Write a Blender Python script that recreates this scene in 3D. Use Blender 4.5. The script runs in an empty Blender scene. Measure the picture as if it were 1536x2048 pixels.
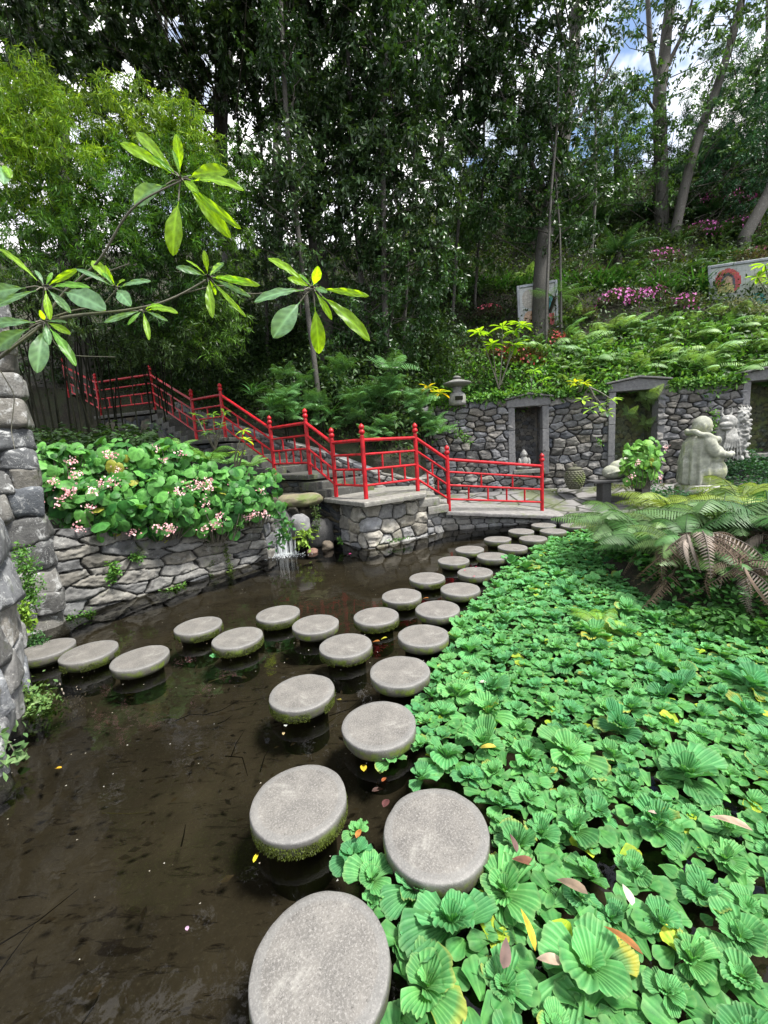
import bpy, math, random
import numpy as np
from mathutils import Vector, Matrix

# ------------------------------------------------------------------ camera
RNG = np.random.default_rng(7)
random.seed(7)
FPX, PITCH, ROLL, EYE = 824.27, 0.151317, -0.062774, 1.63
_F = np.array([0, math.cos(PITCH), -math.sin(PITCH)])
_u = np.array([0, math.sin(PITCH), math.cos(PITCH)])
_x = np.array([1.0, 0, 0])
_R = math.cos(ROLL) * _x + math.sin(ROLL) * _u
_U = -math.sin(ROLL) * _x + math.cos(ROLL) * _u
CAM = np.array([0, 0, EYE])
def ray(u, v): return _R * (u - 768) / FPX + _U * (1024 - v) / FPX + _F
def at(u, v, Y):
    d = ray(u, v); return CAM + d * (Y / d[1])
def atz(u, v, z):
    d = ray(u, v); return CAM + d * ((z - EYE) / d[2])
def pix(P):
    d = np.asarray(P, float) - CAM; w = d @ _F
    return 768 + FPX * (d @ _R) / w, 1024 - FPX * (d @ _U) / w

scene = bpy.context.scene
COL = scene.collection
cd = bpy.data.cameras.new('camera'); cam = bpy.data.objects.new('camera', cd); COL.objects.link(cam)
m = Matrix(((_R[0], _U[0], -_F[0], 0), (_R[1], _U[1], -_F[1], 0), (_R[2], _U[2], -_F[2], EYE), (0, 0, 0, 1)))
cam.matrix_world = m
cd.sensor_fit = 'VERTICAL'; cd.sensor_height = 36.0; cd.lens = FPX / 2048 * 36.0
cd.clip_start = 0.05; cd.clip_end = 2000
scene.camera = cam

# ------------------------------------------------------------------ world, sun, exposure
SUN_EL, SUN_AZ = math.radians(62), math.radians(118)      # azimuth from +Y towards +X
world = bpy.data.worlds.new('World'); scene.world = world; world.use_nodes = True
wn = world.node_tree.nodes; wl = world.node_tree.links
for n in list(wn): wn.remove(n)
wo = wn.new('ShaderNodeOutputWorld'); bg = wn.new('ShaderNodeBackground')
sky = wn.new('ShaderNodeTexSky'); sky.sky_type = 'NISHITA'; sky.sun_disc = False
sky.sun_elevation = SUN_EL; sky.sun_rotation = SUN_AZ
tc = wn.new('ShaderNodeTexCoord'); ns = wn.new('ShaderNodeTexNoise')
ns.inputs['Scale'].default_value = 3.2; ns.inputs['Detail'].default_value = 6; ns.inputs['Roughness'].default_value = .6
rp = wn.new('ShaderNodeValToRGB'); rp.color_ramp.elements[0].position = .40; rp.color_ramp.elements[1].position = .56
mx = wn.new('ShaderNodeMix'); mx.data_type = 'RGBA'
mx.inputs[7].default_value = (9.8, 9.6, 9.5, 1)          # bright overcast cloud
wl.new(tc.outputs['Generated'], ns.inputs['Vector']); wl.new(ns.outputs['Fac'], rp.inputs['Fac'])
wl.new(rp.outputs['Color'], mx.inputs[0]); wl.new(sky.outputs['Color'], mx.inputs[6])
wl.new(mx.outputs[2], bg.inputs['Color']); bg.inputs['Strength'].default_value = 0.09
wl.new(bg.outputs['Background'], wo.inputs['Surface'])

sd = bpy.data.lights.new('sun', 'SUN'); sd.energy = 3.2; sd.angle = math.radians(10); sd.color = (1, .96, .9)
sun = bpy.data.objects.new('sun', sd); COL.objects.link(sun)
sdir = Vector((math.sin(SUN_AZ) * math.cos(SUN_EL), math.cos(SUN_AZ) * math.cos(SUN_EL), math.sin(SUN_EL)))
sun.rotation_euler = sdir.to_track_quat('Z', 'Y').to_euler()
sun.location = (0, 0, 30)

vs = scene.view_settings
vs.view_transform = 'Standard'; vs.look = 'None'; vs.gamma = 1; vs.exposure = 1.55
scene.render.engine = 'CYCLES'
cy = scene.cycles
cy.max_bounces = 6; cy.diffuse_bounces = 3; cy.glossy_bounces = 3; cy.transmission_bounces = 4
cy.transparent_max_bounces = 8; cy.caustics_reflective = False; cy.caustics_refractive = False
cy.use_denoising = True; cy.sample_clamp_indirect = 6

# ------------------------------------------------------------------ helpers
def tag(o, label=None, cat=None, group=None, kind=None):
    if label: o['label'] = label
    if cat: o['category'] = cat
    if group: o['group'] = group
    if kind: o['kind'] = kind
    return o
def empty(name, loc, label=None, cat=None, group=None, kind=None, rz=0):
    o = bpy.data.objects.new(name, None); COL.objects.link(o)
    o.location = tuple(float(a) for a in loc); o.rotation_euler = (0, 0, rz); o.empty_display_size = .1
    return tag(o, label, cat, group, kind)

def _h(ix, iy, iz, seed):
    n = (ix.astype(np.int64) * 374761393 + iy.astype(np.int64) * 668265263 + iz.astype(np.int64) * 2147483647 + seed * 974634777) & 0xffffffff
    n = ((n ^ (n >> 13)) * 1274126177) & 0xffffffff
    n = (n ^ (n >> 16)) * 2246822519 & 0xffffffff
    return ((n ^ (n >> 15)) & 0xffffff) / float(0xffffff)
def vnoise(P, seed=0):
    P = np.asarray(P, float); i = np.floor(P).astype(np.int64); f = P - i; f = f * f * (3 - 2 * f)
    out = 0
    for dx in (0, 1):
        wx = f[:, 0] if dx else 1 - f[:, 0]
        for dy in (0, 1):
            wy = f[:, 1] if dy else 1 - f[:, 1]
            for dz in (0, 1):
                wz = f[:, 2] if dz else 1 - f[:, 2]
                out = out + wx * wy * wz * _h(i[:, 0] + dx, i[:, 1] + dy, i[:, 2] + dz, seed)
    return out * 2 - 1
def fbm(P, oct=4, seed=0):
    P = np.asarray(P, float); a = 1.0; s = 0; t = 0
    for k in range(oct):
        s = s + a * vnoise(P * (2 ** k), seed + k * 17); t += a; a *= .5
    return s / t

class MB:
    """collects geometry and links it as ONE mesh object"""
    def __init__(s): s.V = []; s.F = []; s.C = []; s.n = 0
    def add(s, V, F, col=(1, 1, 1)):
        V = np.asarray(V, np.float32).reshape(-1, 3)
        if isinstance(F, np.ndarray): s.F.append(F.astype(np.int64) + s.n)
        else:
            by = {}
            for f in F: by.setdefault(len(f), []).append(f)
            for k, l in by.items(): s.F.append(np.array(l, np.int64) + s.n)
        c = np.asarray(col, np.float32)
        if c.ndim == 1: c = np.tile(c, (len(V), 1))
        s.V.append(V); s.C.append(c); s.n += len(V)
    def inst(s, tv, tf, M, T, col, tcol=None):
        """tv (n,3) tf (m,k) template; M (N,3,3) (columns = axes * scale); T (N,3); col (N,3)"""
        tv = np.asarray(tv, float); N = len(T); n = len(tv)
        if N == 0: return
        V = np.einsum('nij,kj->nki', M, tv) + T[:, None, :]
        tfs = tf if isinstance(tf, list) else [tf]
        for q in tfs:
            q = np.asarray(q, np.int64)
            F = (q[None] + (np.arange(N) * n)[:, None, None]).reshape(-1, q.shape[1])
            s.F.append(F + s.n)
        c = np.repeat(np.asarray(col, float)[:, None, :], n, 1)
        if tcol is not None:
            t = np.asarray(tcol, float); t = t[None, :, None] if t.ndim == 1 else t[None]
            c = c * t
        s.V.append(V.reshape(-1, 3).astype(np.float32)); s.C.append(c.reshape(-1, 3).astype(np.float32)); s.n += N * n
    def mesh(s, name, mat=None, smooth=True):
        me = bpy.data.meshes.new(name)
        if s.n == 0: return me
        V = np.concatenate(s.V); C = np.clip(np.concatenate(s.C), 0, 1)
        tot = np.concatenate([np.full(len(f), f.shape[1], np.int32) for f in s.F])
        idx = np.concatenate([f.ravel() for f in s.F]).astype(np.int32)
        st = np.concatenate([[0], np.cumsum(tot)[:-1]]).astype(np.int32)
        me.vertices.add(len(V)); me.vertices.foreach_set('co', V.ravel())
        me.loops.add(len(idx)); me.loops.foreach_set('vertex_index', idx)
        me.polygons.add(len(tot)); me.polygons.foreach_set('loop_start', st); me.polygons.foreach_set('loop_total', tot)
        me.polygons.foreach_set('use_smooth', np.full(len(tot), smooth))
        me.update(calc_edges=True)
        a = me.color_attributes.new('Col', 'FLOAT_COLOR', 'POINT')
        a.data.foreach_set('color', np.concatenate([C, np.ones((len(C), 1), np.float32)], 1).ravel())
        me.validate()
        if mat: me.materials.append(mat)
        return me
    def build(s, name, mat, parent=None, smooth=True, loc=None):
        o = bpy.data.objects.new(name, s.mesh(name, mat, smooth)); COL.objects.link(o)
        if parent is not None:
            o.parent = parent
            o.matrix_parent_inverse = Matrix.Translation(-Vector(parent.location)) if loc is None else Matrix()
        if loc is not None: o.location = loc
        return o

def grid_faces(nu, nv, wrapu=False):
    """verts index i*nv+j"""
    I = np.arange(nu if wrapu else nu - 1); J = np.arange(nv - 1)
    i, j = np.meshgrid(I, J, indexing='ij'); i2 = (i + 1) % nu
    return np.stack([i * nv + j, i2 * nv + j, i2 * nv + j + 1, i * nv + j + 1], -1).reshape(-1, 4)

def norm(v):
    v = np.asarray(v, float); return v / (np.linalg.norm(v, axis=-1, keepdims=True) + 1e-12)
def frames(D, Up=None, roll=None, scale=None):
    """columns: side, dir, normal"""
    D = norm(D); N = len(D)
    if Up is None: Up = np.tile([0, 0, 1.0], (N, 1))
    S = np.cross(D, Up); bad = np.linalg.norm(S, axis=1) < 1e-3
    S[bad] = [1, 0, 0]; S = norm(S); Z = np.cross(S, D)
    if roll is not None:
        c, s_ = np.cos(roll)[:, None], np.sin(roll)[:, None]
        S, Z = S * c + Z * s_, Z * c - S * s_
    M = np.stack([S, D, Z], -1)
    if scale is not None:
        sc = np.asarray(scale, float); M = M * (sc[:, None, None] if sc.ndim == 1 else sc[:, None, :])
    return M

def tube(mb, pts, rad, n=8, col=(1, 1, 1), cap=True, rough=0, seed=0):
    P = np.asarray(pts, float); k = len(P); rad = np.broadcast_to(np.asarray(rad, float), (k,))
    T = norm(np.gradient(P, axis=0)); ref = np.array([0, 0, 1.0]) if abs(T[0][2]) < .9 else np.array([1.0, 0, 0])
    a = np.linspace(0, 2 * np.pi, n, endpoint=False); V = []
    S = norm(np.cross(T[0], ref))
    for i in range(k):
        S = norm(S - T[i] * (S @ T[i])); B = np.cross(T[i], S)
        V.append(P[i] + rad[i] * (np.cos(a)[:, None] * S + np.sin(a)[:, None] * B))
    V = np.array(V).reshape(-1, 3)
    if rough:
        c = np.repeat(P, n, 0); d = V - c
        V = c + d * (1 + rough * fbm(V * 4.0, 3, seed))[:, None]
    I, J = np.meshgrid(np.arange(k - 1), np.arange(n), indexing='ij'); J2 = (J + 1) % n
    F = np.stack([I * n + J, I * n + J2, (I + 1) * n + J2, (I + 1) * n + J], -1).reshape(-1, 4)
    c = np.asarray(col, float)
    mb.add(V, F, c)
    if cap:
        for e in (0, k - 1):
            mb.add(V[e * n:(e + 1) * n], [list(range(n))[::(-1 if e == 0 else 1)]], c)
def lathe(mb, c, prof, n=20, col=(1, 1, 1), axis=None):
    """prof: list of (r,z)"""
    prof = np.array(prof, float); a = np.linspace(0, 2 * np.pi, n, endpoint=False)
    V = np.stack([prof[:, None, 0] * np.cos(a), prof[:, None, 0] * np.sin(a), np.broadcast_to(prof[:, 1:2], (len(prof), n))], -1).reshape(-1, 3) + np.asarray(c, float)
    k = len(prof); I, J = np.meshgrid(np.arange(k - 1), np.arange(n), indexing='ij'); J2 = (J + 1) % n
    F = np.stack([I * n + J, I * n + J2, (I + 1) * n + J2, (I + 1) * n + J], -1).reshape(-1, 4)
    mb.add(V, F, col)
    mb.add(V[:n], [list(range(n))[::-1]], col); mb.add(V[-n:], [list(range(n))], col)
def box(mb, P0, dx, dy, dz, col=(1, 1, 1)):
    """box from corner P0 with edge vectors"""
    P0, dx, dy, dz = [np.asarray(a, float) for a in (P0, dx, dy, dz)]
    V = [P0, P0 + dx, P0 + dx + dy, P0 + dy]; V = V + [v + dz for v in V]
    F = [[0, 3, 2, 1], [4, 5, 6, 7], [0, 1, 5, 4], [1, 2, 6, 5], [2, 3, 7, 6], [3, 0, 4, 7]]
    if np.dot(np.cross(dx, dy), dz) < 0: F = [f[::-1] for f in F]
    mb.add(V, F, col)
def slab_poly(mb, poly, z1, th, col=(1, 1, 1), seed=0, jit=.012, step=.08):
    """irregular edged slab: poly (x,y) list or with per-vertex z, top at z1"""
    poly = np.array(poly, float); n = len(poly); ring = []
    zz = poly[:, 2] if poly.shape[1] > 2 else np.full(n, z1)
    for i in range(n):
        a, b = poly[i], poly[(i + 1) % n]; k = max(2, int(np.linalg.norm(b[:2] - a[:2]) / step))
        for t in np.arange(k) / k:
            ring.append([*(a[:2] * (1 - t) + b[:2] * t), zz[i] * (1 - t) + zz[(i + 1) % n] * t])
    R_ = np.array(ring); m_ = len(R_); c = R_.mean(0)
    dn = R_ - c; dn[:, 2] = 0; dn = norm(dn)
    j = fbm(R_ * 7, 3, seed)[:, None] * jit
    L = []
    for off, dz in ((-.02, 0), (-.002, -.012), (0, -th * .5), (-.006, -th), (-.05, -th - .002)):
        q = R_ + dn * (j + off); q[:, 2] += dz + (fbm(q * 9, 2, seed + 3) * .003 if dz < 0 else 0); L.append(q)
    V = np.concatenate(L); F = []
    for a in range(len(L) - 1):
        for i in range(m_):
            i2 = (i + 1) % m_; F.append([a * m_ + i, (a + 1) * m_ + i, (a + 1) * m_ + i2, a * m_ + i2])
    mb.add(V, F, col)
    mb.add(L[0], [list(range(m_))], col)

def stone_surface(mb, Pf, L, Hh, cw=.3, ch=.16, bulge=.05, res=.015, seed=0, thick=.3, hole=None,
                  tone=(.20, .20, .205), var=.35, gap=.16, close=True, warm=.04, flip=False, courses=True, fine=.010):
    rg = np.random.default_rng(seed)
    ns_, nt = max(4, int(L / res)), max(4, int(Hh / res))
    s, t = np.meshgrid(np.linspace(0, L, ns_), np.linspace(0, Hh, nt), indexing='ij')
    s = s.ravel(); t = t.ravel()
    seeds = []; y = -ch * .4
    while y < Hh + ch:
        hh = ch * rg.uniform(.65, 1.35) if courses else ch
        x = -cw * rg.uniform(0, 1)
        while x < L + cw:
            w = cw * rg.uniform(.5, 1.5)
            seeds.append((x + w / 2, y + hh / 2 + rg.normal() * ch * (.16 if courses else .3), rg.uniform(.85, 1.15))); x += w
        y += hh
    S = np.array(seeds); A = np.array([1 / cw, 1 / ch])
    q = np.stack([s, t], 1)
    P0 = Pf(s, t)
    wob = np.stack([fbm(P0 * (2.2 / ch * .3), 3, seed + 5), fbm(P0 * (2.2 / ch * .3) + 9, 3, seed + 6)], 1) * np.array([cw, ch]) * .28
    q = (q + wob) * A; Sq = S[:, :2] * A
    idx1 = np.zeros(len(q), int); d1 = np.zeros(len(q)); d2 = np.zeros(len(q)); sep = np.zeros(len(q))
    for a in range(0, len(q), 20000):
        D = ((q[a:a + 20000, None, :] - Sq[None]) ** 2).sum(-1)
        o = np.argpartition(D, 2, axis=1)[:, :2]; r = np.arange(len(o))
        da, db = D[r, o[:, 0]], D[r, o[:, 1]]; sw = da > db
        i1 = np.where(sw, o[:, 1], o[:, 0]); i2 = np.where(sw, o[:, 0], o[:, 1])
        idx1[a:a + 20000] = i1; d1[a:a + 20000] = np.minimum(da, db); d2[a:a + 20000] = np.maximum(da, db)
        sep[a:a + 20000] = np.sqrt(((Sq[i1] - Sq[i2]) ** 2).sum(-1))
    e = (d2 - d1) / (2 * sep + 1e-6)
    e = e + fbm(P0 * 16, 3, seed + 31) * .035 - .012
    k = np.clip(e / (gap * .75), 0, 1); prof = np.sqrt(np.clip(1 - (1 - k) ** 2.2, 0, 1)) * .85 + .15 * np.clip(e / .45, 0, 1)
    rc = rg.uniform(0, 1, (len(S), 6))
    tilt = ((q - Sq[idx1]) * (rc[idx1, 1:3] - .5) * 1.9).sum(-1)
    rough = fbm(P0 * 9, 4, seed + 1); ridg = 1 - np.abs(fbm(P0 * np.array([5, 5, 9.]), 4, seed + 2)) * 2
    h = bulge * prof * (.62 + .5 * rc[idx1, 0] + .5 * tilt) + (rough * fine + ridg * fine * .9) * (prof ** 2)
    h += bulge * .12 * fbm(P0 * 1.3, 2, seed + 8)
    eps = 1e-3
    ds = Pf(s + eps, t) - Pf(s - eps, t); dt = Pf(s, t + eps) - Pf(s, t - eps)
    N = norm(np.cross(ds, dt))
    if flip: N = -N
    P = P0 + N * h[:, None]
    base = np.array(tone) * (1 + var * (rc[idx1, 3] - .5) * 2)[:, None]
    base = base + np.stack([rc[idx1, 4] - .4, (rc[idx1, 4] - .4) * .6, -(rc[idx1, 4] - .4) * .2], 1) * warm
    mort = np.array([.010, .010, .009])
    kk = np.clip((prof - .45) / .25, 0, 1)[:, None]
    col = mort * (1 - kk) + base * kk * (1 + .18 * fbm(P0 * 14, 3, seed + 4)[:, None])
    F = grid_faces(ns_, nt)
    if flip: F = F[:, ::-1]
    if hole is not None:
        cs, ct = s[F].mean(1), t[F].mean(1); keep = np.ones(len(F), bool)
        for (a0, a1, b0, b1) in hole: keep &= ~((cs > a0) & (cs < a1) & (ct > b0) & (ct < b1))
        F = F[keep]
    mb.add(P, F, col)
    if close:
        ring = [i * nt for i in range(ns_)] + [(ns_ - 1) * nt + j for j in range(1, nt)] + [i * nt + nt - 1 for i in range(ns_ - 2, -1, -1)] + [j for j in range(nt - 2, 0, -1)]
        ring = np.array(ring); A0 = P[ring]; B0 = P0[ring] - N[ring] * thick
        mid = A0 * .6 + B0 * .4 + fbm(A0 * 6, 2, seed)[:, None] * .02
        m_ = len(ring); V = np.concatenate([A0, mid, B0]); Fs = []
        for a in range(2):
            for i in range(m_):
                i2 = (i + 1) % m_; f = [a * m_ + i, a * m_ + i2, (a + 1) * m_ + i2, (a + 1) * m_ + i]
                Fs.append(f if flip else f[::-1])
        mb.add(V, Fs, np.concatenate([col[ring]] * 3))
        if hole is None:
            nb = 6; q2 = np.linspace(0, ns_ - 1, nb).astype(int); r2 = np.array([0, nt // 2, nt - 1])
            ii = (q2[:, None] * nt + r2[None]).ravel()
            Fb = grid_faces(nb, 3); mb.add(P0[ii] - N[ii] * thick, Fb if flip else Fb[:, ::-1], base[ii])

# ------------------------------------------------------------------ materials
def newmat(name):
    mt = bpy.data.materials.new(name); mt.use_nodes = True; nt = mt.node_tree
    for n in list(nt.nodes): nt.nodes.remove(n)
    return mt, nt.nodes, nt.links, nt.nodes.new('ShaderNodeOutputMaterial')
def nz(N, L, scale, detail=4, rough=.55, vec=None, dist=0):
    n = N.new('ShaderNodeTexNoise'); n.inputs['Scale'].default_value = scale; n.inputs['Detail'].default_value = detail
    n.inputs['Roughness'].default_value = rough; n.inputs['Distortion'].default_value = dist
    if vec: L.new(vec, n.inputs['Vector'])
    return n.outputs['Fac']
def ramp(N, L, fac, a, b, ca=(0, 0, 0, 1), cb=(1, 1, 1, 1)):
    r = N.new('ShaderNodeValToRGB'); r.color_ramp.elements[0].position = a; r.color_ramp.elements[1].position = b
    r.color_ramp.elements[0].color = ca; r.color_ramp.elements[1].color = cb; L.new(fac, r.inputs['Fac']); return r.outputs['Color']
def mixc(N, L, fac, a, b, mode='MIX'):
    x = N.new('ShaderNodeMix'); x.data_type = 'RGBA'; x.blend_type = mode
    for sock, v in ((0, fac), (6, a), (7, b)):
        if isinstance(v, bpy.types.NodeSocket): L.new(v, x.inputs[sock])
        elif sock == 0: x.inputs[0].default_value = v
        else: x.inputs[sock].default_value = (*v[:3], 1)
    return x.outputs[2]
def attr(N, name='Col'):
    a = N.new('ShaderNodeAttribute'); a.attribute_name = name; return a.outputs['Color']
def bump(N, L, h, strength=.3, dist=.01):
    b = N.new('ShaderNodeBump'); b.inputs['Strength'].default_value = strength; b.inputs['Distance'].default_value = dist
    L.new(h, b.inputs['Height']); return b.outputs['Normal']
def objco(N): return N.new('ShaderNodeTexCoord').outputs['Object']
def leafmat(name, rough=.4, transl=.35, tint=(1.25, 1.15, .45), spec=.4, noise=True, vary=None):
    mt, N, L, out = newmat(name)
    c = attr(N)
    if vary:
        oi = N.new('ShaderNodeObjectInfo'); c = mixc(N, L, 1.0, c, ramp(N, L, oi.outputs['Random'], 0, 1, *vary), 'MULTIPLY')
    if noise:
        f = nz(N, L, 30, 3, .6, objco(N)); c = mixc(N, L, .5, c, ramp(N, L, f, .3, .7, (.5, .5, .5, 1), (1.3, 1.3, 1.2, 1)), 'MULTIPLY')
    p = N.new('ShaderNodeBsdfPrincipled'); L.new(c, p.inputs['Base Color']); p.inputs['Roughness'].default_value = rough
    p.inputs['Specular IOR Level'].default_value = spec
    tr = N.new('ShaderNodeBsdfTranslucent'); L.new(mixc(N, L, 1.0, c, tint, 'MULTIPLY'), tr.inputs['Color'])
    ms = N.new('ShaderNodeMixShader'); ms.inputs[0].default_value = transl
    L.new(p.outputs[0], ms.inputs[1]); L.new(tr.outputs[0], ms.inputs[2]); L.new(ms.outputs[0], out.inputs['Surface']); return mt
def stonemat(name, base=None, lich=.5, moss=.3, rough=.85, lichcol=(.50, .51, .50), mosscol=(.09, .12, .03), scale=1.0, bstr=.6):
    mt, N, L, out = newmat(name); oc = objco(N); c = base or attr(N)
    f = nz(N, L, 9 * scale, 8, .7, oc); c = mixc(N, L, .75, c, ramp(N, L, f, .3, .72, (.45, .45, .46, 1), (1.55, 1.55, 1.5, 1)), 'MULTIPLY')
    l = ramp(N, L, nz(N, L, 6 * scale, 9, .75, oc, .6), .60 - .10 * lich, .66 + .05 * (1 - lich))
    c = mixc(N, L, mul(N, L, l, min(1, lich * 1.2)), c, lichcol)
    sp = N.new('ShaderNodeTexVoronoi'); sp.inputs['Scale'].default_value = 38 * scale; L.new(oc, sp.inputs['Vector'])
    spot = ramp(N, L, sp.outputs['Distance'], .10, .2, (1, 1, 1, 1), (0, 0, 0, 1))
    sel = ramp(N, L, nz(N, L, 3.1 * scale, 3, .5, oc), .5, .6)
    c = mixc(N, L, mul(N, L, mul(N, L, spot, sel), lich), c, (.6, .6, .56))
    mo = ramp(N, L, nz(N, L, 2.3 * scale, 6, .7, oc), .66 - .22 * moss, .74 - .16 * moss)
    c = mixc(N, L, mul(N, L, mo, min(1, moss * 1.6)), c, mosscol)
    p = N.new('ShaderNodeBsdfPrincipled'); L.new(c, p.inputs['Base Color']); p.inputs['Roughness'].default_value = rough
    h = nz(N, L, 28 * scale, 8, .7, oc); L.new(bump(N, L, h, bstr, .012), p.inputs['Normal'])
    L.new(p.outputs[0], out.inputs['Surface']); return mt
def mul(N, L, a, b):
    x = N.new('ShaderNodeMath'); x.operation = 'MULTIPLY'; L.new(a, x.inputs[0])
    if isinstance(b, bpy.types.NodeSocket): L.new(b, x.inputs[1])
    else: x.inputs[1].default_value = b
    return x.outputs[0]
def plainmat(name, col, rough=.5, nscale=20, namp=.25, metal=0, spec=.5, bstr=.1, useattr=False, coat=0):
    mt, N, L, out = newmat(name); oc = objco(N)
    f = nz(N, L, nscale, 5, .6, oc)
    base = attr(N) if useattr else col
    c = mixc(N, L, 1.0, base if useattr else (*col,), ramp(N, L, f, .3, .7, (1 - namp,) * 3 + (1,), (1 + namp,) * 3 + (1,)), 'MULTIPLY')
    p = N.new('ShaderNodeBsdfPrincipled'); L.new(c, p.inputs['Base Color']); p.inputs['Roughness'].default_value = rough
    p.inputs['Metallic'].default_value = metal; p.inputs['Specular IOR Level'].default_value = spec; p.inputs['Coat Weight'].default_value = coat
    L.new(bump(N, L, nz(N, L, nscale * 3, 4, .6, oc), bstr, .01), p.inputs['Normal'])
    L.new(p.outputs[0], out.inputs['Surface']); return mt

M_leaf = leafmat('leaf', .5, .35, spec=.28)
M_gloss = leafmat('glossy_leaf', .36, .28, spec=.42)
M_bamboo = leafmat('bamboo_leaf', .45, .42, (1.3, 1.2, .4))
M_fern = leafmat('fern_leaf', .5, .32, vary=((.85, .85, .65, 1), (1.35, 1.15, .75, 1)))
M_big = leafmat('broad_leaf', .40, .62, (2.3, 2.0, .35), spec=.45, noise=False)
M_lettuce = leafmat('water_lettuce_leaf', .6, .30, (1.2, 1.2, .5), spec=.22, vary=((.70, .82, .80, 1), (1.25, 1.10, .85, 1)))
M_petal = leafmat('petal', .5, .3, (1.1, .9, .9))
M_dead = leafmat('dead_leaf', .7, .15, (1, .8, .5))
M_wall = stonemat('rubble_stone', None, .42, .30, lichcol=(.40, .41, .39), bstr=.9)
M_wall_l = stonemat('pale_lichened_stone', None, .75, .22, lichcol=(.52, .53, .52), scale=1.5, bstr=1.0)
M_wall_d = stonemat('dark_basalt_stone', None, .22, .10)
M_wall_m = stonemat('mossy_stone', None, .25, .75)
M_slab = stonemat('worn_slab_stone', None, .25, .45, scale=1.3)
M_statue = stonemat('weathered_carved_stone', (.27, .28, .23), .55, .62, lichcol=(.66, .66, .60), mosscol=(.22, .24, .12), bstr=.35)
M_plaster = stonemat('pale_carved_stone', (.22, .22, .21), .8, .02, lichcol=(.5, .5, .48), bstr=.35)
M_urn = stonemat('mossy_urn_stone', (.10, .10, .07), .2, .7)
M_frame_st = stonemat('dressed_basalt', None, .16, .04, scale=2, bstr=.3)
M_red = plainmat('red_paint', (.34, .0045, .010), .42, 7, .45, spec=.35, bstr=.2, coat=.0)
M_bark = stonemat('grey_bark', None, .25, .25, scale=3, bstr=1.0)
M_barkd = stonemat('dark_bark', None, .05, .3, scale=3, bstr=1.0, mosscol=(.03, .045, .015))
M_cane = plainmat('dark_cane', (.010, .011, .006), .85, 8, .5, spec=.1)
M_stem = plainmat('stem', (.09, .085, .06), .6, 30, .4, useattr=False)
M_soil = plainmat('soil', (.035, .028, .02), .95, 3, .6, bstr=.8)
M_white = plainmat('grey_white_frame_paint', (.26, .28, .31), .5, 4, .3)
# ================================================================== SETTING
# ---- stepping stones list: pixel centre (of the 1536x2048 photograph), label
D = 0.42; TOP = 0.10
def poly_in(pts, x, y):
    r = False; n = len(pts); j = n - 1
    for i in range(n):
        if (pts[i][1] > y) != (pts[j][1] > y) and x < (pts[j][0] - pts[i][0]) * (y - pts[i][1]) / (pts[j][1] - pts[i][1]) + pts[i][0]: r = not r
        j = i
    return r

# ---- hill
HS = np.array([[-30, 20, 7.5], [-12, 15.5, 4.6], [-7, 14.0, 3.7], [-4.8, 12.2, 2.9], [-2.8, 10.9, 2.3], [-1.2, 9.9, 1.75], [0.0, 9.1, 1.35], [0.8, 9.3, 1.3], [1.15, 10.5, 1.8], [1.35, 10.85, 2.55], [5, 10.3, 2.62], [9.3, 9.65, 2.7], [14, 9.0, 2.75], [30, 7, 2.8]])
def hs(x): return np.interp(x, HS[:, 0], HS[:, 1]), np.interp(x, HS[:, 0], HS[:, 2])
def hz(x, y, rough=True):
    x = np.asarray(x, float); y = np.asarray(y, float)
    s0, z0 = hs(x); d = np.maximum(y - s0, 0)
    right = np.clip((x + 1) / 3, 0, 1)
    sl = .78 + .12 * right
    z = z0 + sl * d
    # a terrace where the framed panels stand, and the ridge
    top = 13.2 + .25 * (x - 6) * 0
    z = np.where(d * sl > 10.5, z0 + 10.5 + (d * sl - 10.5) * .12, z)
    if rough:
        P = np.stack([x * .6, y * .6, 0 * x], -1).reshape(-1, 3)
        z = z + (fbm(P, 4, 3).reshape(z.shape)) * .28 * np.clip(d / 1.5, 0, 1)
    return z
mb = MB()
xs = np.concatenate([np.linspace(-30, -8, 20), np.linspace(-7.6, 10, 120), np.linspace(10.6, 34, 24)])
ts = np.concatenate([np.linspace(0, 12, 80), np.linspace(12.6, 45, 30)])
Xg, Tg = np.meshgrid(xs, ts, indexing='ij')
Yg = hs(Xg)[0] + Tg; Zg = hz(Xg, Yg)
mb.add(np.stack([Xg, Yg, Zg], -1).reshape(-1, 3), grid_faces(len(xs), len(ts)))
# vertical bank on the left part
k = xs < 1.2; xb = xs[k]; yb, zb = hs(xb)
top = np.stack([xb, yb, zb], -1); bot = np.stack([xb, yb - .25, np.full(len(xb), -.3)], -1)
V = np.stack([bot, top], 1).reshape(-1, 3); mb.add(V, grid_faces(len(xb), 2))
mt, N, L, out = newmat('leaf_litter_soil'); oc = objco(N)
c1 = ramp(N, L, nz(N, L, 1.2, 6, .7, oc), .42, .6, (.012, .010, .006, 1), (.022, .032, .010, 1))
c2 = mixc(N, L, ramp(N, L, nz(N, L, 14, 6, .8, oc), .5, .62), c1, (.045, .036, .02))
p = N.new('ShaderNodeBsdfPrincipled'); L.new(c2, p.inputs['Base Color']); p.inputs['Roughness'].default_value = 1
L.new(bump(N, L, nz(N, L, 12, 6, .8, oc), 1, .06), p.inputs['Normal']); L.new(p.outputs[0], out.inputs['Surface'])
M_hill = mt
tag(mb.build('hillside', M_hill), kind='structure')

# ---- ground sheet reaching out (below everything)
mb = MB(); q = 400
mb.add([[-q, -q, -.6], [q, -q, -.6], [q, q, -.6], [-q, q, -.6]], [[0, 1, 2, 3]])
tag(mb.build('ground', M_soil), kind='structure')

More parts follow.
